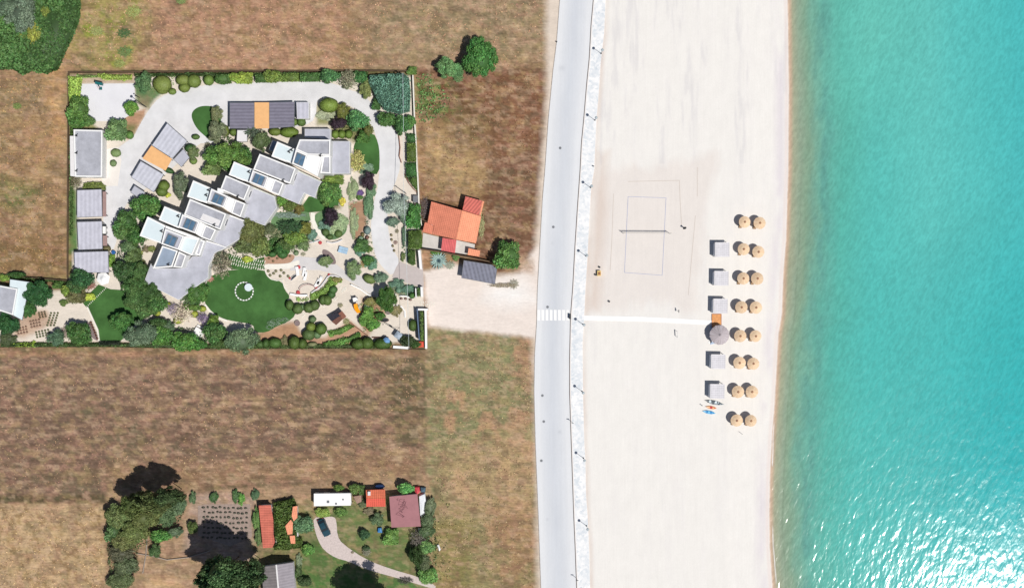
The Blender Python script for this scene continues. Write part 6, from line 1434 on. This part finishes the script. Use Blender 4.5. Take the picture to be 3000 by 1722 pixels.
T(4,1570,660,84,66,2.6,'broad',(76,118,56),'large green shrub at the right garden edge'); B_(4,1545,705,60,46,1.4,'fine',(100,146,124),'blue green bush under the large green shrub at the right edge'); B_(4,1640,690,34,36,1.2,'broad',(96,122,56),'small green bush at the driveway side'); T(4,1630,810,56,48,2.2,'broad',(72,120,52),'upper green bush of the last cluster inside the driveway'); B_(4,1672,850,72,56,1.6,'fine',(102,148,118),'blue green round bush of the last cluster inside the driveway'); B_(4,1595,830,40,60,1.0,'sparse',(170,140,80),'dry orange brown plants inside the driveway curve')
T(7,375,95,66,60,2.8,'fine',(122,146,90),'small pale leaved tree in the pointed dark bed','olive_tree'); T(7,672,175,84,88,3.2,'fine',(120,146,92),'round pale leaved tree on the patio with spiky edges','olive_tree')
K_(7,845,282,68,46,1.6,(100,122,56),'oval olive bush above the dense dark tree',ang=-25); T(7,968,268,68,58,2.4,'fine',(112,142,112),'round grey green bush above the dense dark tree')
T(7,1030,480,98,128,6.4,'big',(70,112,42),'dense dark tree standing at the right of the playground'); B_(7,1150,330,90,46,1.2,'fine',(92,130,106),'blue green planting below the gate apron, left'); B_(7,1265,390,66,46,1.2,'fine',(88,128,104),'blue green planting below the gate apron, right'); K_(7,1160,402,34,32,1.0,(104,142,116),'small grey ball in the planting below the gate apron')
K_(7,1300,458,32,32,1.4,(74,118,52),'dark clipped ball beside the thin white wall'); hedge(7,[(1350,375),(1406,372),(1405,468),(1352,470)],1.8,(78,112,48),'small square clipped hedge beside the gate')
for (x,y,lb) in ((1185,490,'left'),(1232,492,'middle'),(1282,502,'right')): K_(7,x,y,16,12,.5,(132,102,96),f'{lb} brown bush of three under the small curved white wall')
T(7,862,525,62,55,2.4,'fine',(142,138,72),'yellowish bush left of the dense dark tree'); K_(7,822,580,38,44,1.2,(124,148,126),'pale grey round bush beside the yellowish bush')
T(7,835,650,66,66,2.8,'broad',(106,156,60),'upper bright bush of the leafy group in the play garden'); T(7,800,720,60,62,2.6,'broad',(98,148,54),'left bright bush of the leafy group in the play garden'); T(7,870,760,72,72,2.8,'broad',(92,140,52),'lower bright bush of the leafy group in the play garden'); T(7,960,678,50,38,2.2,'broad',(76,122,46),'small dark green bush right of the leafy group')
B_(7,1130,622,52,60,1.4,'fine',(140,132,84),'brown green mound inside the white curved edging'); K_(7,1308,775,44,62,1.8,(72,98,40),'tall clipped ball beside the blue grey wall')
K_(7,460,395,44,42,1.6,(72,112,56),'top ball of the clipped chain right of the curved hedge'); K_(7,442,445,42,42,1.6,(62,100,48),'second ball of the clipped chain right of the curved hedge'); K_(7,350,505,40,52,1.8,(80,106,46),'left half of the double clipped ball in the chain'); K_(7,396,508,48,54,1.9,(86,112,48),'right half of the double clipped ball in the chain')
K_(7,262,562,52,54,1.9,(78,102,46),'clipped ball third in the row along the big lawn, from the right one'); K_(7,198,588,56,54,1.9,(82,106,48),'clipped ball, second from the right in the row along the big lawn'); K_(7,82,598,56,56,1.9,(84,110,52),'clipped ball, third from the right in the row along the big lawn'); K_(7,132,580,26,36,1.4,(92,120,76),'small pale ball squeezed in the row along the big lawn'); K_(7,-5,558,44,54,1.8,(78,108,46),'clipped ball at the left end of the row along the big lawn')
hedge(7,[(430,262),(545,290),(540,320),(500,325),(470,370),(400,430),(300,490),(225,500),(215,440),(300,405),(360,360),(400,300)],1.1,(122,158,60),'curved leafy hedge along the gravel patio wall',clip=False,leaf=.24); hedge(7,[(60,480),(190,475),(200,505),(130,525),(70,515)],.8,(126,160,66),'short leafy hedge under the white seat wall',clip=False,leaf=.22); T(7,500,290,50,26,1.3,'broad',(142,140,72),'brownish end bush of the curved leafy hedge')
K_(7,240,710,38,36,1.3,(92,118,74),'small grey green ball at the top of the clipped cluster'); K_(7,222,790,50,48,2.2,(112,132,44),'bright olive ball in the clipped cluster'); K_(7,330,812,60,62,2.4,(84,114,42),'largest right ball in the clipped cluster'); K_(7,198,872,68,62,2.2,(80,104,52),'large dark ball at the lower left of the clipped cluster'); K_(7,288,872,44,44,1.6,(96,126,80),'lowest grey green ball in the clipped cluster')
hedge(7,[(395,845),(470,825),(560,790),(640,755),(685,790),(640,820),(540,870),(420,895)],1.1,(108,150,60),'upper leafy berry hedge slanting under the playhouse',clip=False,leaf=.24); hedge(7,[(345,960),(520,925),(640,890),(740,848),(750,890),(640,950),(500,1000),(340,1005)],1.3,(92,136,54),'lower leafy berry hedge along the bottom wall',clip=False,leaf=.24); B_(7,600,735,34,34,.7,'sparse',(146,150,90),'dry tuft beside the playhouse'); B_(7,535,562,28,24,.5,'sparse',(140,136,100),'small dry tuft in the middle of the playground')
K_('C',830,660,42,34,1.8,(70,102,46),'first dark clipped shrub right of the big grey green tree, bottom row'); K_('C',885,652,34,42,2.0,(66,98,40),'second dark clipped shrub in the bottom row'); K_('C',968,648,62,46,2.1,(72,108,42),'third and wider dark clipped shrub in the bottom row')
B_('C',1058,645,38,50,1.0,'fine',(120,116,76),'brown green low bush in the bottom row'); K_('C',1148,645,54,62,2.5,(80,104,38),'left half of the tall double clipped shrub in the bottom row'); K_('C',1225,655,42,48,2.2,(78,102,38),'right half of the tall double clipped shrub in the bottom row'); K_('C',1318,660,46,22,1.0,(124,128,84),'pale flat oval bush in the bottom row')
K_('C',1745,658,66,50,2.3,(72,98,34),'left half of the wide clipped shrub above the bottom wall'); K_('C',1825,650,58,54,2.4,(76,102,36),'right half of the wide clipped shrub above the bottom wall'); K_('C',1970,655,82,50,2.3,(66,96,34),'wide dark clipped shrub beside the blue parasol')
T(7,1250,935,75,62,2.8,'broad',(58,76,42),'dark bush in the bottom right garden corner'); T(7,1330,975,60,42,2.2,'broad',(64,92,40),'dark bush next to the red flowers in the corner'); hedge(7,[(1378,612),(1418,612),(1426,940),(1388,940)],1.8,(88,116,48),'long strip hedge along the thick white garden wall')
# --- left garden
T(3,905,250,140,128,5.2,'broad',(76,120,50),'big bushy tree below the slanted carport'); T(3,690,400,125,110,5.0,'broad',(72,114,52),'big bushy tree overhanging the driveway in the left tree belt'); T(3,660,490,105,95,4.6,'broad',(84,122,58),'bushy tree beside the middle carport in the left tree belt'); T(3,790,545,105,105,5.0,'broad',(68,108,48),'dark tree touching the lowest villa in the left tree belt'); T(3,730,650,95,80,4.0,'fine',(98,128,80),'paler feathery tree in the left tree belt'); T(3,770,760,90,80,4.0,'broad',(92,118,62),'olive tinted tree in the middle of the left tree belt')
T(3,680,910,120,110,5.0,'broad',(60,94,48),'dark tree below the sun sail in the left tree belt'); T(3,820,930,90,110,5.2,'big',(72,106,50),'tall dark tree at the left side of the lowest villa'); T(3,790,1090,135,120,6.0,'big',(70,108,50),'large dark tree in the lower left tree belt'); T(3,930,1150,120,110,5.6,'big',(66,102,48),'dark tree under the corner of the widest low roof'); T(3,780,1230,110,110,5.0,'big',(76,112,54),'green tree above the left lawn in the tree belt'); T(3,1000,1270,100,110,5.0,'broad',(74,112,52),'tree at the right end of the left tree belt'); T(3,890,1330,105,80,4.2,'broad',(84,120,60),'lowest tree of the left tree belt')
B_(3,540,820,40,66,1.6,'broad',(108,150,44),'lime bush right of the lowest grey shelter'); K_(3,482,685,44,34,1.4,(110,104,66),'brown green low mound beside the blue barrel')
for (x,y,c,lb) in ((870,850,(140,146,90),'pale bush between the tree belt and the lowest villa'),(905,690,(128,116,90),'small dry bush on gravel near the lowest villa'),(960,690,(120,130,60),'small green bush against the lowest villa wall'),(830,730,(160,166,80),'yellowish bush at the edge of the left tree belt')): B_(3,x,y,38,34,.9,'fine',c,lb)
T(5,860,275,112,110,4.6,'broad',(48,92,48),'dark round tree under the lowest grey shelter'); T(5,820,360,90,80,3.8,'broad',(66,100,50),'dark tree between the sun sail and the gravel garden'); T(5,820,455,105,88,3.4,'broad',(104,104,60),'brownish bush above the gravel garden'); B_(5,930,465,74,44,1.6,'broad',(178,196,44),'bright yellow green bush beside the left lawn'); T(5,705,405,62,60,2.8,'broad',(118,142,50),'light olive bush above the gravel garden'); B_(5,680,535,38,32,.9,'broad',(92,116,50),'small green bush in the gravel garden'); T(5,620,345,60,40,2.6,'broad',(80,118,48),'green bush against the left boundary wall, by the gravel garden'); B_(5,960,350,60,40,1.2,'sparse',(150,90,80),'reddish thin bush at the corner of the sun sail terrace')
T(5,400,420,140,128,5.4,'big',(46,98,48),'large round dark tree right of the grey house at the left edge'); T(5,290,610,72,86,3.6,'big',(62,108,48),'smaller round tree below the large one at the left edge'); T(5,70,760,112,112,5.0,'big',(44,94,46),'dark round tree at the left edge below the grey house'); B_(5,80,920,95,55,1.6,'fine',(78,92,56),'grey green bush at the lower left corner of the gravel garden'); hedge(5,[(140,965),(360,950),(370,1005),(150,1010)],1.2,(150,182,40),'lime hedge along the bottom left boundary',clip=False,leaf=.22); B_(5,50,270,70,34,1.6,'broad',(118,150,50),'lime bush at the left edge against the boundary wall'); T(5,180,240,80,34,2.2,'broad',(62,100,44),'dark bush on the boundary wall above the grey house')
T(5,600,915,102,72,3.4,'fine',(84,118,86),'grey green tree at the bottom of the gravel garden'); T(5,830,830,115,112,4.6,'broad',(66,106,46),'round tree left of the left lawn, with a blue shadow'); T(5,850,930,100,60,3.8,'broad',(74,112,50),'lower tree at the bottom wall left of the left lawn'); B_(5,690,850,40,60,.7,'sparse',(150,130,120),'thin pinkish dry plant in the gravel garden')
T(5,1285,730,112,100,5.4,'big',(72,122,52),'round bright green tree standing on the left lawn'); T(5,1500,870,160,135,5.8,'fine',(96,120,90),'large grey green tree at the bottom right of the left lawn'); T(5,1720,880,95,100,4.4,'broad',(78,124,48),'bushy tree in the lower tree row above the bottom wall'); T(5,1690,760,85,60,3.4,'broad',(68,100,48),'dark bush at the top of the lower tree row'); hedge(5,[(1050,945),(1280,940),(1285,990),(1050,992)],1.3,(30,42,26),'dark trimmed hedge at the foot of the left lawn')
T(6,90,900,108,92,4.2,'broad',(76,120,46),'bushy tree at the bottom wall, left of the white garden table'); T(6,330,935,135,110,4.8,'broad',(78,130,48),'wide bright tree at the bottom wall under the white garden table'); T(6,480,980,70,60,3.4,'broad',(72,118,48),'small tree at the bottom wall below the white garden table'); T(6,655,860,110,105,4.6,'broad',(72,112,52),'dark tree right of the white garden table'); T(6,640,730,62,60,3.2,'broad',(100,136,40),'yellow green tree above the white garden table'); T(6,700,960,80,50,3.4,'broad',(76,104,48),'low dark tree at the bottom wall left of the big grey green tree')
T(6,935,935,150,142,6.0,'fine',(98,124,86),'big grey green tree overlapping the bottom field'); T(6,455,430,120,125,4.6,'big',(78,122,48),'dense bright tree at the left tip of the big lawn'); T(6,370,470,95,85,4.0,'spiky',(72,98,54),'spiky dark tree over the corner of the widest low roof','conifer'); T(6,400,580,90,42,2.6,'broad',(96,132,52),'low bright bush below the tree at the left tip of the big lawn'); B_(6,600,280,40,30,1.0,'sparse',(196,130,120),'small pinkish flowering bush at the roof corner')
for (x,y,rx,ry,lb) in ((148,555,44,30,'yellow green clipped ball, highest of the five on the white gravel'),(40,645,36,30,'yellow green clipped ball in a dark ring, leftmost on the white gravel'),(432,655,44,36,'yellow green clipped ball right of the blossoming tree'),(262,722,50,38,'yellow green clipped ball below the blossoming tree'),(522,598,40,32,'yellow green clipped ball beside the pale lawn edging')): K_(6,x,y,rx,ry,1.1,(150,160,34),lb)
T(6,300,650,115,95,3.0,'sparse',(190,176,150),'thin blossoming tree on the white gravel','blossom_tree'); T(6,200,600,60,55,2.6,'sparse',(160,146,168),'thin mauve blossoming tree on the white gravel','blossom_tree'); T(6,520,700,60,50,2.6,'sparse',(130,110,150),'thin tree with mauve leaves near the white garden table','blossom_tree'); T(6,150,790,70,60,3.0,'fine',(92,118,84),'grey bush left of the white garden table')
# gravel garden planting squares
for (x0,y0,nx,ny,dx,dy,c,lb,g) in ((415,645,3,3,30,24,(120,108,80),'small bush in the upper left square of the gravel garden','bushes of the upper left planting square'),(325,735,4,3,30,30,(150,118,98),'small bush in the middle left square of the gravel garden','bushes of the middle left planting square'),(185,810,4,3,30,28,(154,118,98),'small bush in the lowest left square of the gravel garden','bushes of the lowest left planting square'),(545,645,3,6,36,26,(112,118,80),'small bush in the upper right strip of the gravel garden','bushes of the upper right planting strip'),(385,850,5,3,32,26,(112,118,82),'small bush in the lower right strip of the gravel garden','bushes of the lower right planting strip')):
    for i in range(nx):
        for j in range(ny):
            sl = -.35*i*dx if x0 != 545 else 0
            K_(5,x0+i*dx - (j*8 if x0 == 545 else -j*6), y0+j*dy+sl*.6, 11, 10, .45, c, lb, grp=g)
for k in range(7): K_(5,968+k*12,745+k*28,14,13,.5,(120,84,70),'small reddish bush in the strip beside the left lawn',grp='reddish bushes beside the left lawn')
# --- smallholding
POP = (104,116,62)
T(11,640,520,200,120,18.0,'big',(96,112,60),'tall olive green tree at the top of the big tree group','tall_tree'); T(11,420,560,130,120,14,'big',(100,118,58),'tall tree at the upper left of the big tree group','tall_tree'); T(11,800,480,140,100,19,'big',(88,112,66),'tall tree at the upper right of the big tree group','tall_tree')
T(11,270,690,130,130,5.5,'big',(104,122,66),'rounded tree at the left edge of the big tree group'); T(11,560,690,160,120,9,'big',(108,120,62),'yellowish tree in the heart of the big tree group'); T(11,790,660,130,120,6,'big',(90,116,74),'tree at the right of the big tree group'); T(11,930,560,80,120,5,'fine',(98,124,86),'loose grey green tree at the right tip of the big tree group')
T(11,230,850,90,110,4.5,'broad',(84,118,66),'dark green tree low on the left side of the tree group'); T(11,440,860,140,120,5.5,'big',(108,122,62),'olive tree in the lower middle of the tree group'); T(11,330,960,120,100,5,'big',(112,120,66),'brownish olive tree low in the tree group'); T(11,300,1080,140,80,4.2,'fine',(96,98,72),'grey brown bush under the tree group'); T(11,340,1240,150,120,3.8,'fine',(92,106,70),'grey green thicket tree below the tree group'); T(11,300,1380,130,110,3.8,'fine',(96,112,66),'lowest loose tree at the bottom left of the smallholding'); T(11,730,890,110,70,4,'broad',(90,142,62),'bright green tree beside the narrow pale wall'); T(11,690,1050,72,70,2.6,'fine',(78,108,58),'small bush in the corner of the pale farm walls'); T(11,900,850,70,60,3.2,'fine',(100,124,90),'grey bush beside the vegetable beds'); T(11,1090,790,50,70,2.6,'broad',(84,106,48),'dark bush at the left of the vegetable beds')
T(11,1400,1300,200,170,25,'big',(84,120,70),'tall leafy tree at the bottom edge, left of the grey barn','tall_tree'); T(11,1640,1330,190,150,22,'big',(80,116,68),'tall leafy tree just left of the grey barn','tall_tree'); T(11,1480,1480,270,170,27,'big',(86,118,70),'tallest tree cut by the bottom edge, left of the grey barn','tall_tree')
for (x,y,c,lb) in ((1100,470,(92,120,78),'first narrow bush from the left under the south field'),(1325,470,(72,108,58),'second narrow bush from the left under the south field'),(1560,450,(80,116,64),'third bush from the left under the south field'),(1620,490,(104,160,60),'bright lime bush at the top of the vegetable beds'),(1775,440,(84,118,80),'bush above the dark shadow of the brick roofed shed')): B_(11,x,y,40,62,1.4,'fine',c,lb)
kb = None
for j in range(7):
    for i in range(11):
        x, y = 1215 + i*46 + (j % 2)*6 + random.uniform(-9, 9), 575 + j*55 + i*1.0 + random.uniform(-7, 7)
        o = K_(11,x,y,random.uniform(11,19),random.uniform(8,12),.42,(92,92,78),'small dark cabbage-like plant in the vegetable rows',grp='plants in the vegetable rows'); o.name = 'vegetable_plant'; o['category'] = 'vegetable plant'
T(11,1790,700,44,120,2.0,'fine',(98,136,64),'tall narrow hedge plant left of the brick roofed shed'); T(11,1810,900,40,90,1.8,'fine',(100,126,70),'lower narrow hedge plant left of the brick roofed shed')
mass('ivy',12,[(290,400),(400,370),(540,350),(590,440),(590,560),(570,700),(600,800),(660,880),(650,960),(500,985),(300,985),(320,900),(305,700),(300,560)],2.9,.26,(76,100,34),dens=34,bump=.12,bs=.8,label='thick green ivy mat covering the overgrown shed beside the brick roofed shed',cat='ivy')
T(12,670,650,115,115,3.6,'broad',(90,130,86),'grey green round tree right of the ivy'); T(12,725,980,72,78,2.2,'broad',(96,142,58),'bright green bush below the grey green round tree'); B_(12,620,1120,40,90,1.0,'fine',(120,136,100),'thin planting strip right of the grey barn, upper'); B_(12,620,1250,46,80,1.4,'broad',(72,96,50),'dark bush right of the grey barn'); T(12,690,1370,80,60,2.4,'broad',(72,96,54),'dark bush near the bottom edge right of the grey barn')
T(12,1110,205,60,42,2.6,'broad',(96,128,50),'small tree above the white caravan'); T(12,1320,220,66,60,2.6,'broad',(102,132,60),'small tree right above the white caravan'); T(12,1410,240,40,60,2.4,'broad',(88,118,56),'narrow tree between the caravan and the red roofed house')
T(12,915,510,82,62,1.8,'broad',(132,160,60),'lime bush at the head of the crushed stone track'); T(12,1135,510,72,62,2.0,'broad',(96,130,56),'green bush right of the lime bush at the track head'); B_(12,1420,400,50,60,1.4,'fine',(104,116,78),'dull bush left of the red roofed house'); B_(12,1500,500,70,44,1.0,'fine',(130,120,90),'dry planting below the red roofed house')
T(12,1610,600,90,76,2.8,'fine',(100,126,84),'grey green tree left of the mauve barn'); T(12,1430,790,62,66,2.4,'broad',(60,96,60),'dark round bush on the grass left of the blue tarpaulin'); B_(12,1465,1000,50,54,1.2,'sparse',(130,130,110),'thin pale bush on the grass above the track'); T(12,1780,830,105,96,2.8,'broad',(104,148,62),'bright green tree below the mauve barn'); B_(12,1460,960,40,34,1.2,'fine',(70,100,60),'small dark bush on the grass above the track')
T(12,1945,215,92,74,3.8,'broad',(104,168,84),'bright light green tree above the mauve barn','fig_tree'); T(12,2240,600,90,110,3.0,'fine',(96,116,78),'grey green tree right of the mauve barn'); T(12,2210,760,90,90,3.0,'fine',(88,112,70),'tree below the corner of the mauve barn'); T(12,2100,840,90,100,3.0,'sparse',(110,104,96),'bare greyish tree below the mauve barn','bare_tree'); T(12,2200,950,90,90,3.2,'broad',(104,144,76),'light green tree in the right hand tree row of the smallholding'); T(12,2080,1060,80,140,4.6,'big',(54,80,36),'dark tall tree in the right hand tree row of the smallholding'); T(12,2180,1150,90,100,3.4,'fine',(96,110,74),'brown green tree in the right hand tree row'); T(12,2230,1290,108,110,3.4,'broad',(100,148,66),'bright tree at the lower end of the right hand tree row'); T(12,2260,450,60,130,2.4,'fine',(112,126,90),'thin grey hedge tree right of the white sheeting')
B_(12,1290,1010,20,16,.4,'sparse',(140,130,100),'tiny tuft on the track edge'); B_(12,1950,1360,90,40,.8,'sparse',(70,70,64),'thin dark twigs lying below the track')
mass('weed_patch',12,[(2330,100),(2480,60),(2520,1450),(2360,1400)],.6,.3,(134,134,74),dens=1.6,bump=.4,label='rough weeds along the field edge right of the smallholding',cat='weeds',kind='stuff',jit=1.2)
T(11,1290,1400,170,120,20,'big',(82,122,72),'tall leafy tree at the bottom edge, left tip of the tall group','tall_tree')
T(11,1730,1250,120,100,15,'big',(88,126,76),'smaller leafy tree of the tall group nearest the grey barn','tall_tree')
# the tree whose shadow falls on the lower grass: it stands just below the picture
x, y = W(0, 1121, 1755)
t = empty('tall_tree', (x, y, 0), 'tall tree just below the bottom edge, seen by its shadow on the grass', 'tree')
cr = bpy.data.objects.new('crown', CROWNS[('big', 0)]); C.objects.link(cr); cr.parent = t; cr.location = (0,0,14); cr.scale = (5.2,4.8,4.4); cr.color = fcol(G1)
tr = bpy.data.objects.new('trunk', TRUNKS[0]); C.objects.link(tr); tr.parent = t; tr.scale = (4,4,16)
for i_, (f, pts, h, c, d, lb) in enumerate((
    (4,[(640,150),(900,240),(960,330),(700,300),(640,240)],.6,(92,116,56),12,'low green planting along the lower edge of the second villa'),
    (2,[(1240,560),(1640,560),(1700,700),(1500,830),(1240,700)],.6,(96,112,58),10,'mixed low planting around the dark purple tree near the driveway bend'),
    (2,[(1240,460),(1400,430),(1560,560),(1460,640),(1240,640)],.6,(104,116,62),8,'low planting between the round trees inside the driveway bend'),
    (4,[(560,440),(1000,400),(1050,560),(1000,690),(830,740),(560,650)],.8,(74,102,50),12,'dark undergrowth between the central garden shrubs'),
    (4,[(1430,180),(1500,150),(1510,480),(1440,440)],.5,(138,152,108),9,'pale groundcover strip beside the garden path'),
    (4,[(1600,100),(1680,60),(1665,420),(1590,470),(1610,300)],.7,(92,128,90),10,'blue green groundcover strip beside the driveway'),
    (4,[(1480,560),(1660,540),(1740,860),(1640,900),(1540,760)],.5,(120,136,92),7,'mixed groundcover at the right garden edge'),
    (3,[(600,640),(880,560),(850,880),(900,1060),(1090,1260),(900,1400),(640,1150),(560,900)],1.2,(54,84,42),14,'dark undergrowth below the left tree belt'),
    (6,[(0,790),(400,800),(700,820),(760,900),(1100,900),(1090,1005),(0,1010)],1.0,(58,86,42),13,'dark undergrowth below the trees of the bottom row'),
    (5,[(640,330),(980,300),(900,540),(760,560),(700,470)],.8,(78,96,46),12,'undergrowth below the bushes between sun sail and gravel garden'),
    (5,[(560,860),(900,780),(960,990),(480,1000)],.8,(70,98,50),9,'undergrowth below the trees at the bottom of the gravel garden'),
    (1,[(1530,880),(1800,740),(1815,1140),(1580,1150)],.8,(68,96,46),12,'undergrowth below the biggest round tree'),
    (2,[(0,640),(330,840),(300,1000),(0,1120)],.8,(62,90,44),10,'undergrowth between the biggest round tree and the terrace'),
    (4,[(150,420),(480,330),(560,560),(480,800),(130,760)],.9,(70,92,48),12,'undergrowth below the large brown green tree beside the villas'),
    (7,[(700,560),(900,480),(1000,620),(960,800),(780,840)],.5,(104,134,72),8,'low planting below the leafy group in the play garden'),
    (7,[(1060,320),(1330,380),(1330,470),(1100,440)],.6,(92,126,96),11,'blue green planting bed below the gate apron'),
    (1,[(790,110),(1500,120),(1480,210),(1180,220),(1010,290),(800,280)],.5,(84,118,58),7,'low planting between the clipped shrubs of the top row'),
    (2,[(1100,60),(1600,60),(1700,330),(1620,340),(1420,230),(1120,170)],.8,(86,116,64),9,'undergrowth below the trees at the driveway bend'),
    (9,[(420,560),(480,540),(490,1090),(430,1060)],.6,(92,124,88),9,'low planting under the overhead cable beside the driveway'),
    (11,[(140,600),(980,420),(1000,640),(830,900),(500,1020),(470,1250),(180,1450),(150,900)],1.6,(74,92,50),9,'undergrowth below the big tree group'),
    (12,[(2160,560),(2330,560),(2340,1400),(2150,1340),(2200,900)],1.0,(84,108,60),9,'undergrowth of the right hand tree row of the smallholding'),
    (12,[(1270,180),(1450,180),(1450,440),(1270,440)],.5,(120,120,80),6,'weeds between the white caravan and the red roofed house'))):
    mass('ground_cover', f, pts, h, .26, c, dens=d, bump=.4, label=lb, cat='ground cover', kind='stuff', seed=31+i_, jit=1.0)
# scattered dry tufts give the open fields their grain
def tufts(name, f, pts, n, c, label, size=.22, seed=2):
    poly = WP(f, pts); r = np.random.default_rng(seed); xs = [p[0] for p in poly]; ys_ = [p[1] for p in poly]
    X = r.uniform(min(xs), max(xs), n*2); Y = r.uniform(min(ys_), max(ys_), n*2)
    q = fbm(X + 300, Y + 300, .25, seed, 3); k = (sdist(X, Y, poly) > .4) & (r.uniform(0, 1, n*2) < (q - .25)*2)
    X, Y = X[k][:n], Y[k][:n]; m = len(X); sh = np.where(r.uniform(0,1,m) < .3, r.uniform(.5,.75,m), r.uniform(1.0,1.7,m))
    me = leaf_mesh(name, np.stack([X, Y, r.uniform(.04,.16,m)], 1), np.tile([0,0,1.], (m,1)), size*r.uniform(.5,1.4,m), sh, .5 + r.normal(0,.01,m), None, jitter=.5, seed=seed)
    o = bpy.data.objects.new(name, me); C.objects.link(o); o.color = (*[v*1.0 for v in alb(c)], 1); tag(o, label, 'grass', kind='stuff')
tufts('dry_grass', 0, [(240,-60),(1600,-60),(1590,205),(180,205)], 3500, (190,150,118), 'dry grass tufts over the top field')
tufts('dry_grass', 0, [(-60,225),(195,225),(195,795),(-60,795)], 1800, (176,140,96), 'dry grass tufts over the west field', seed=3)
tufts('dry_grass', 0, [(1230,220),(1585,215),(1560,700),(1440,760),(1430,600),(1230,600)], 1500, (150,112,84), 'dry grass tufts behind the tiled house', seed=4)
tufts('dry_grass', 0, [(-60,1030),(1245,1030),(1245,1400),(560,1430),(-60,1450)], 3500, (176,142,112), 'dry stubble over the south field', seed=5)
tufts('dry_grass', 0, [(1255,980),(1560,1000),(1570,1780),(1290,1780)], 2600, (172,152,112), 'dry grass tufts over the field along the road', seed=6)
tufts('dry_grass', 0, [(-60,1480),(300,1480),(310,1780),(-60,1780)], 1500, (200,168,126), 'golden grass tufts in the lower left field', seed=7)
# ================================================================ CAMERA AND LIGHT
cam = bpy.data.cameras.new('camera'); co = bpy.data.objects.new('camera', cam); C.objects.link(co)
co.location = (0, 0, H); co.rotation_euler = (0, 0, 0)
cam.sensor_width = 36; cam.lens = 36 * HP / 3000; cam.clip_start = 1; cam.clip_end = 6000
sc.camera = co
ZEN, AZ = math.radians(24.6), math.radians(125.6)
sd = Vector((math.sin(ZEN) * math.sin(AZ), math.sin(ZEN) * math.cos(AZ), math.cos(ZEN)))
sun = bpy.data.lights.new('sun', 'SUN'); sun.energy = 4.15; sun.angle = math.radians(0.53); sun.color = (1.0, 0.965, 0.91)
so = bpy.data.objects.new('sun', sun); C.objects.link(so); so.rotation_euler = sd.to_track_quat('Z', 'Y').to_euler()
w = bpy.data.worlds.new('World'); sc.world = w; w.use_nodes = True
bg = w.node_tree.nodes['Background']; sky = w.node_tree.nodes.new('ShaderNodeTexSky')
sky.sky_type = 'NISHITA'; sky.sun_disc = False; sky.sun_elevation = math.pi / 2 - ZEN; sky.sun_rotation = AZ
w.node_tree.links.new(sky.outputs[0], bg.inputs[0]); bg.inputs[1].default_value = 0.055
sc.view_settings.view_transform = 'Standard'; sc.view_settings.look = 'None'; sc.view_settings.exposure = 0
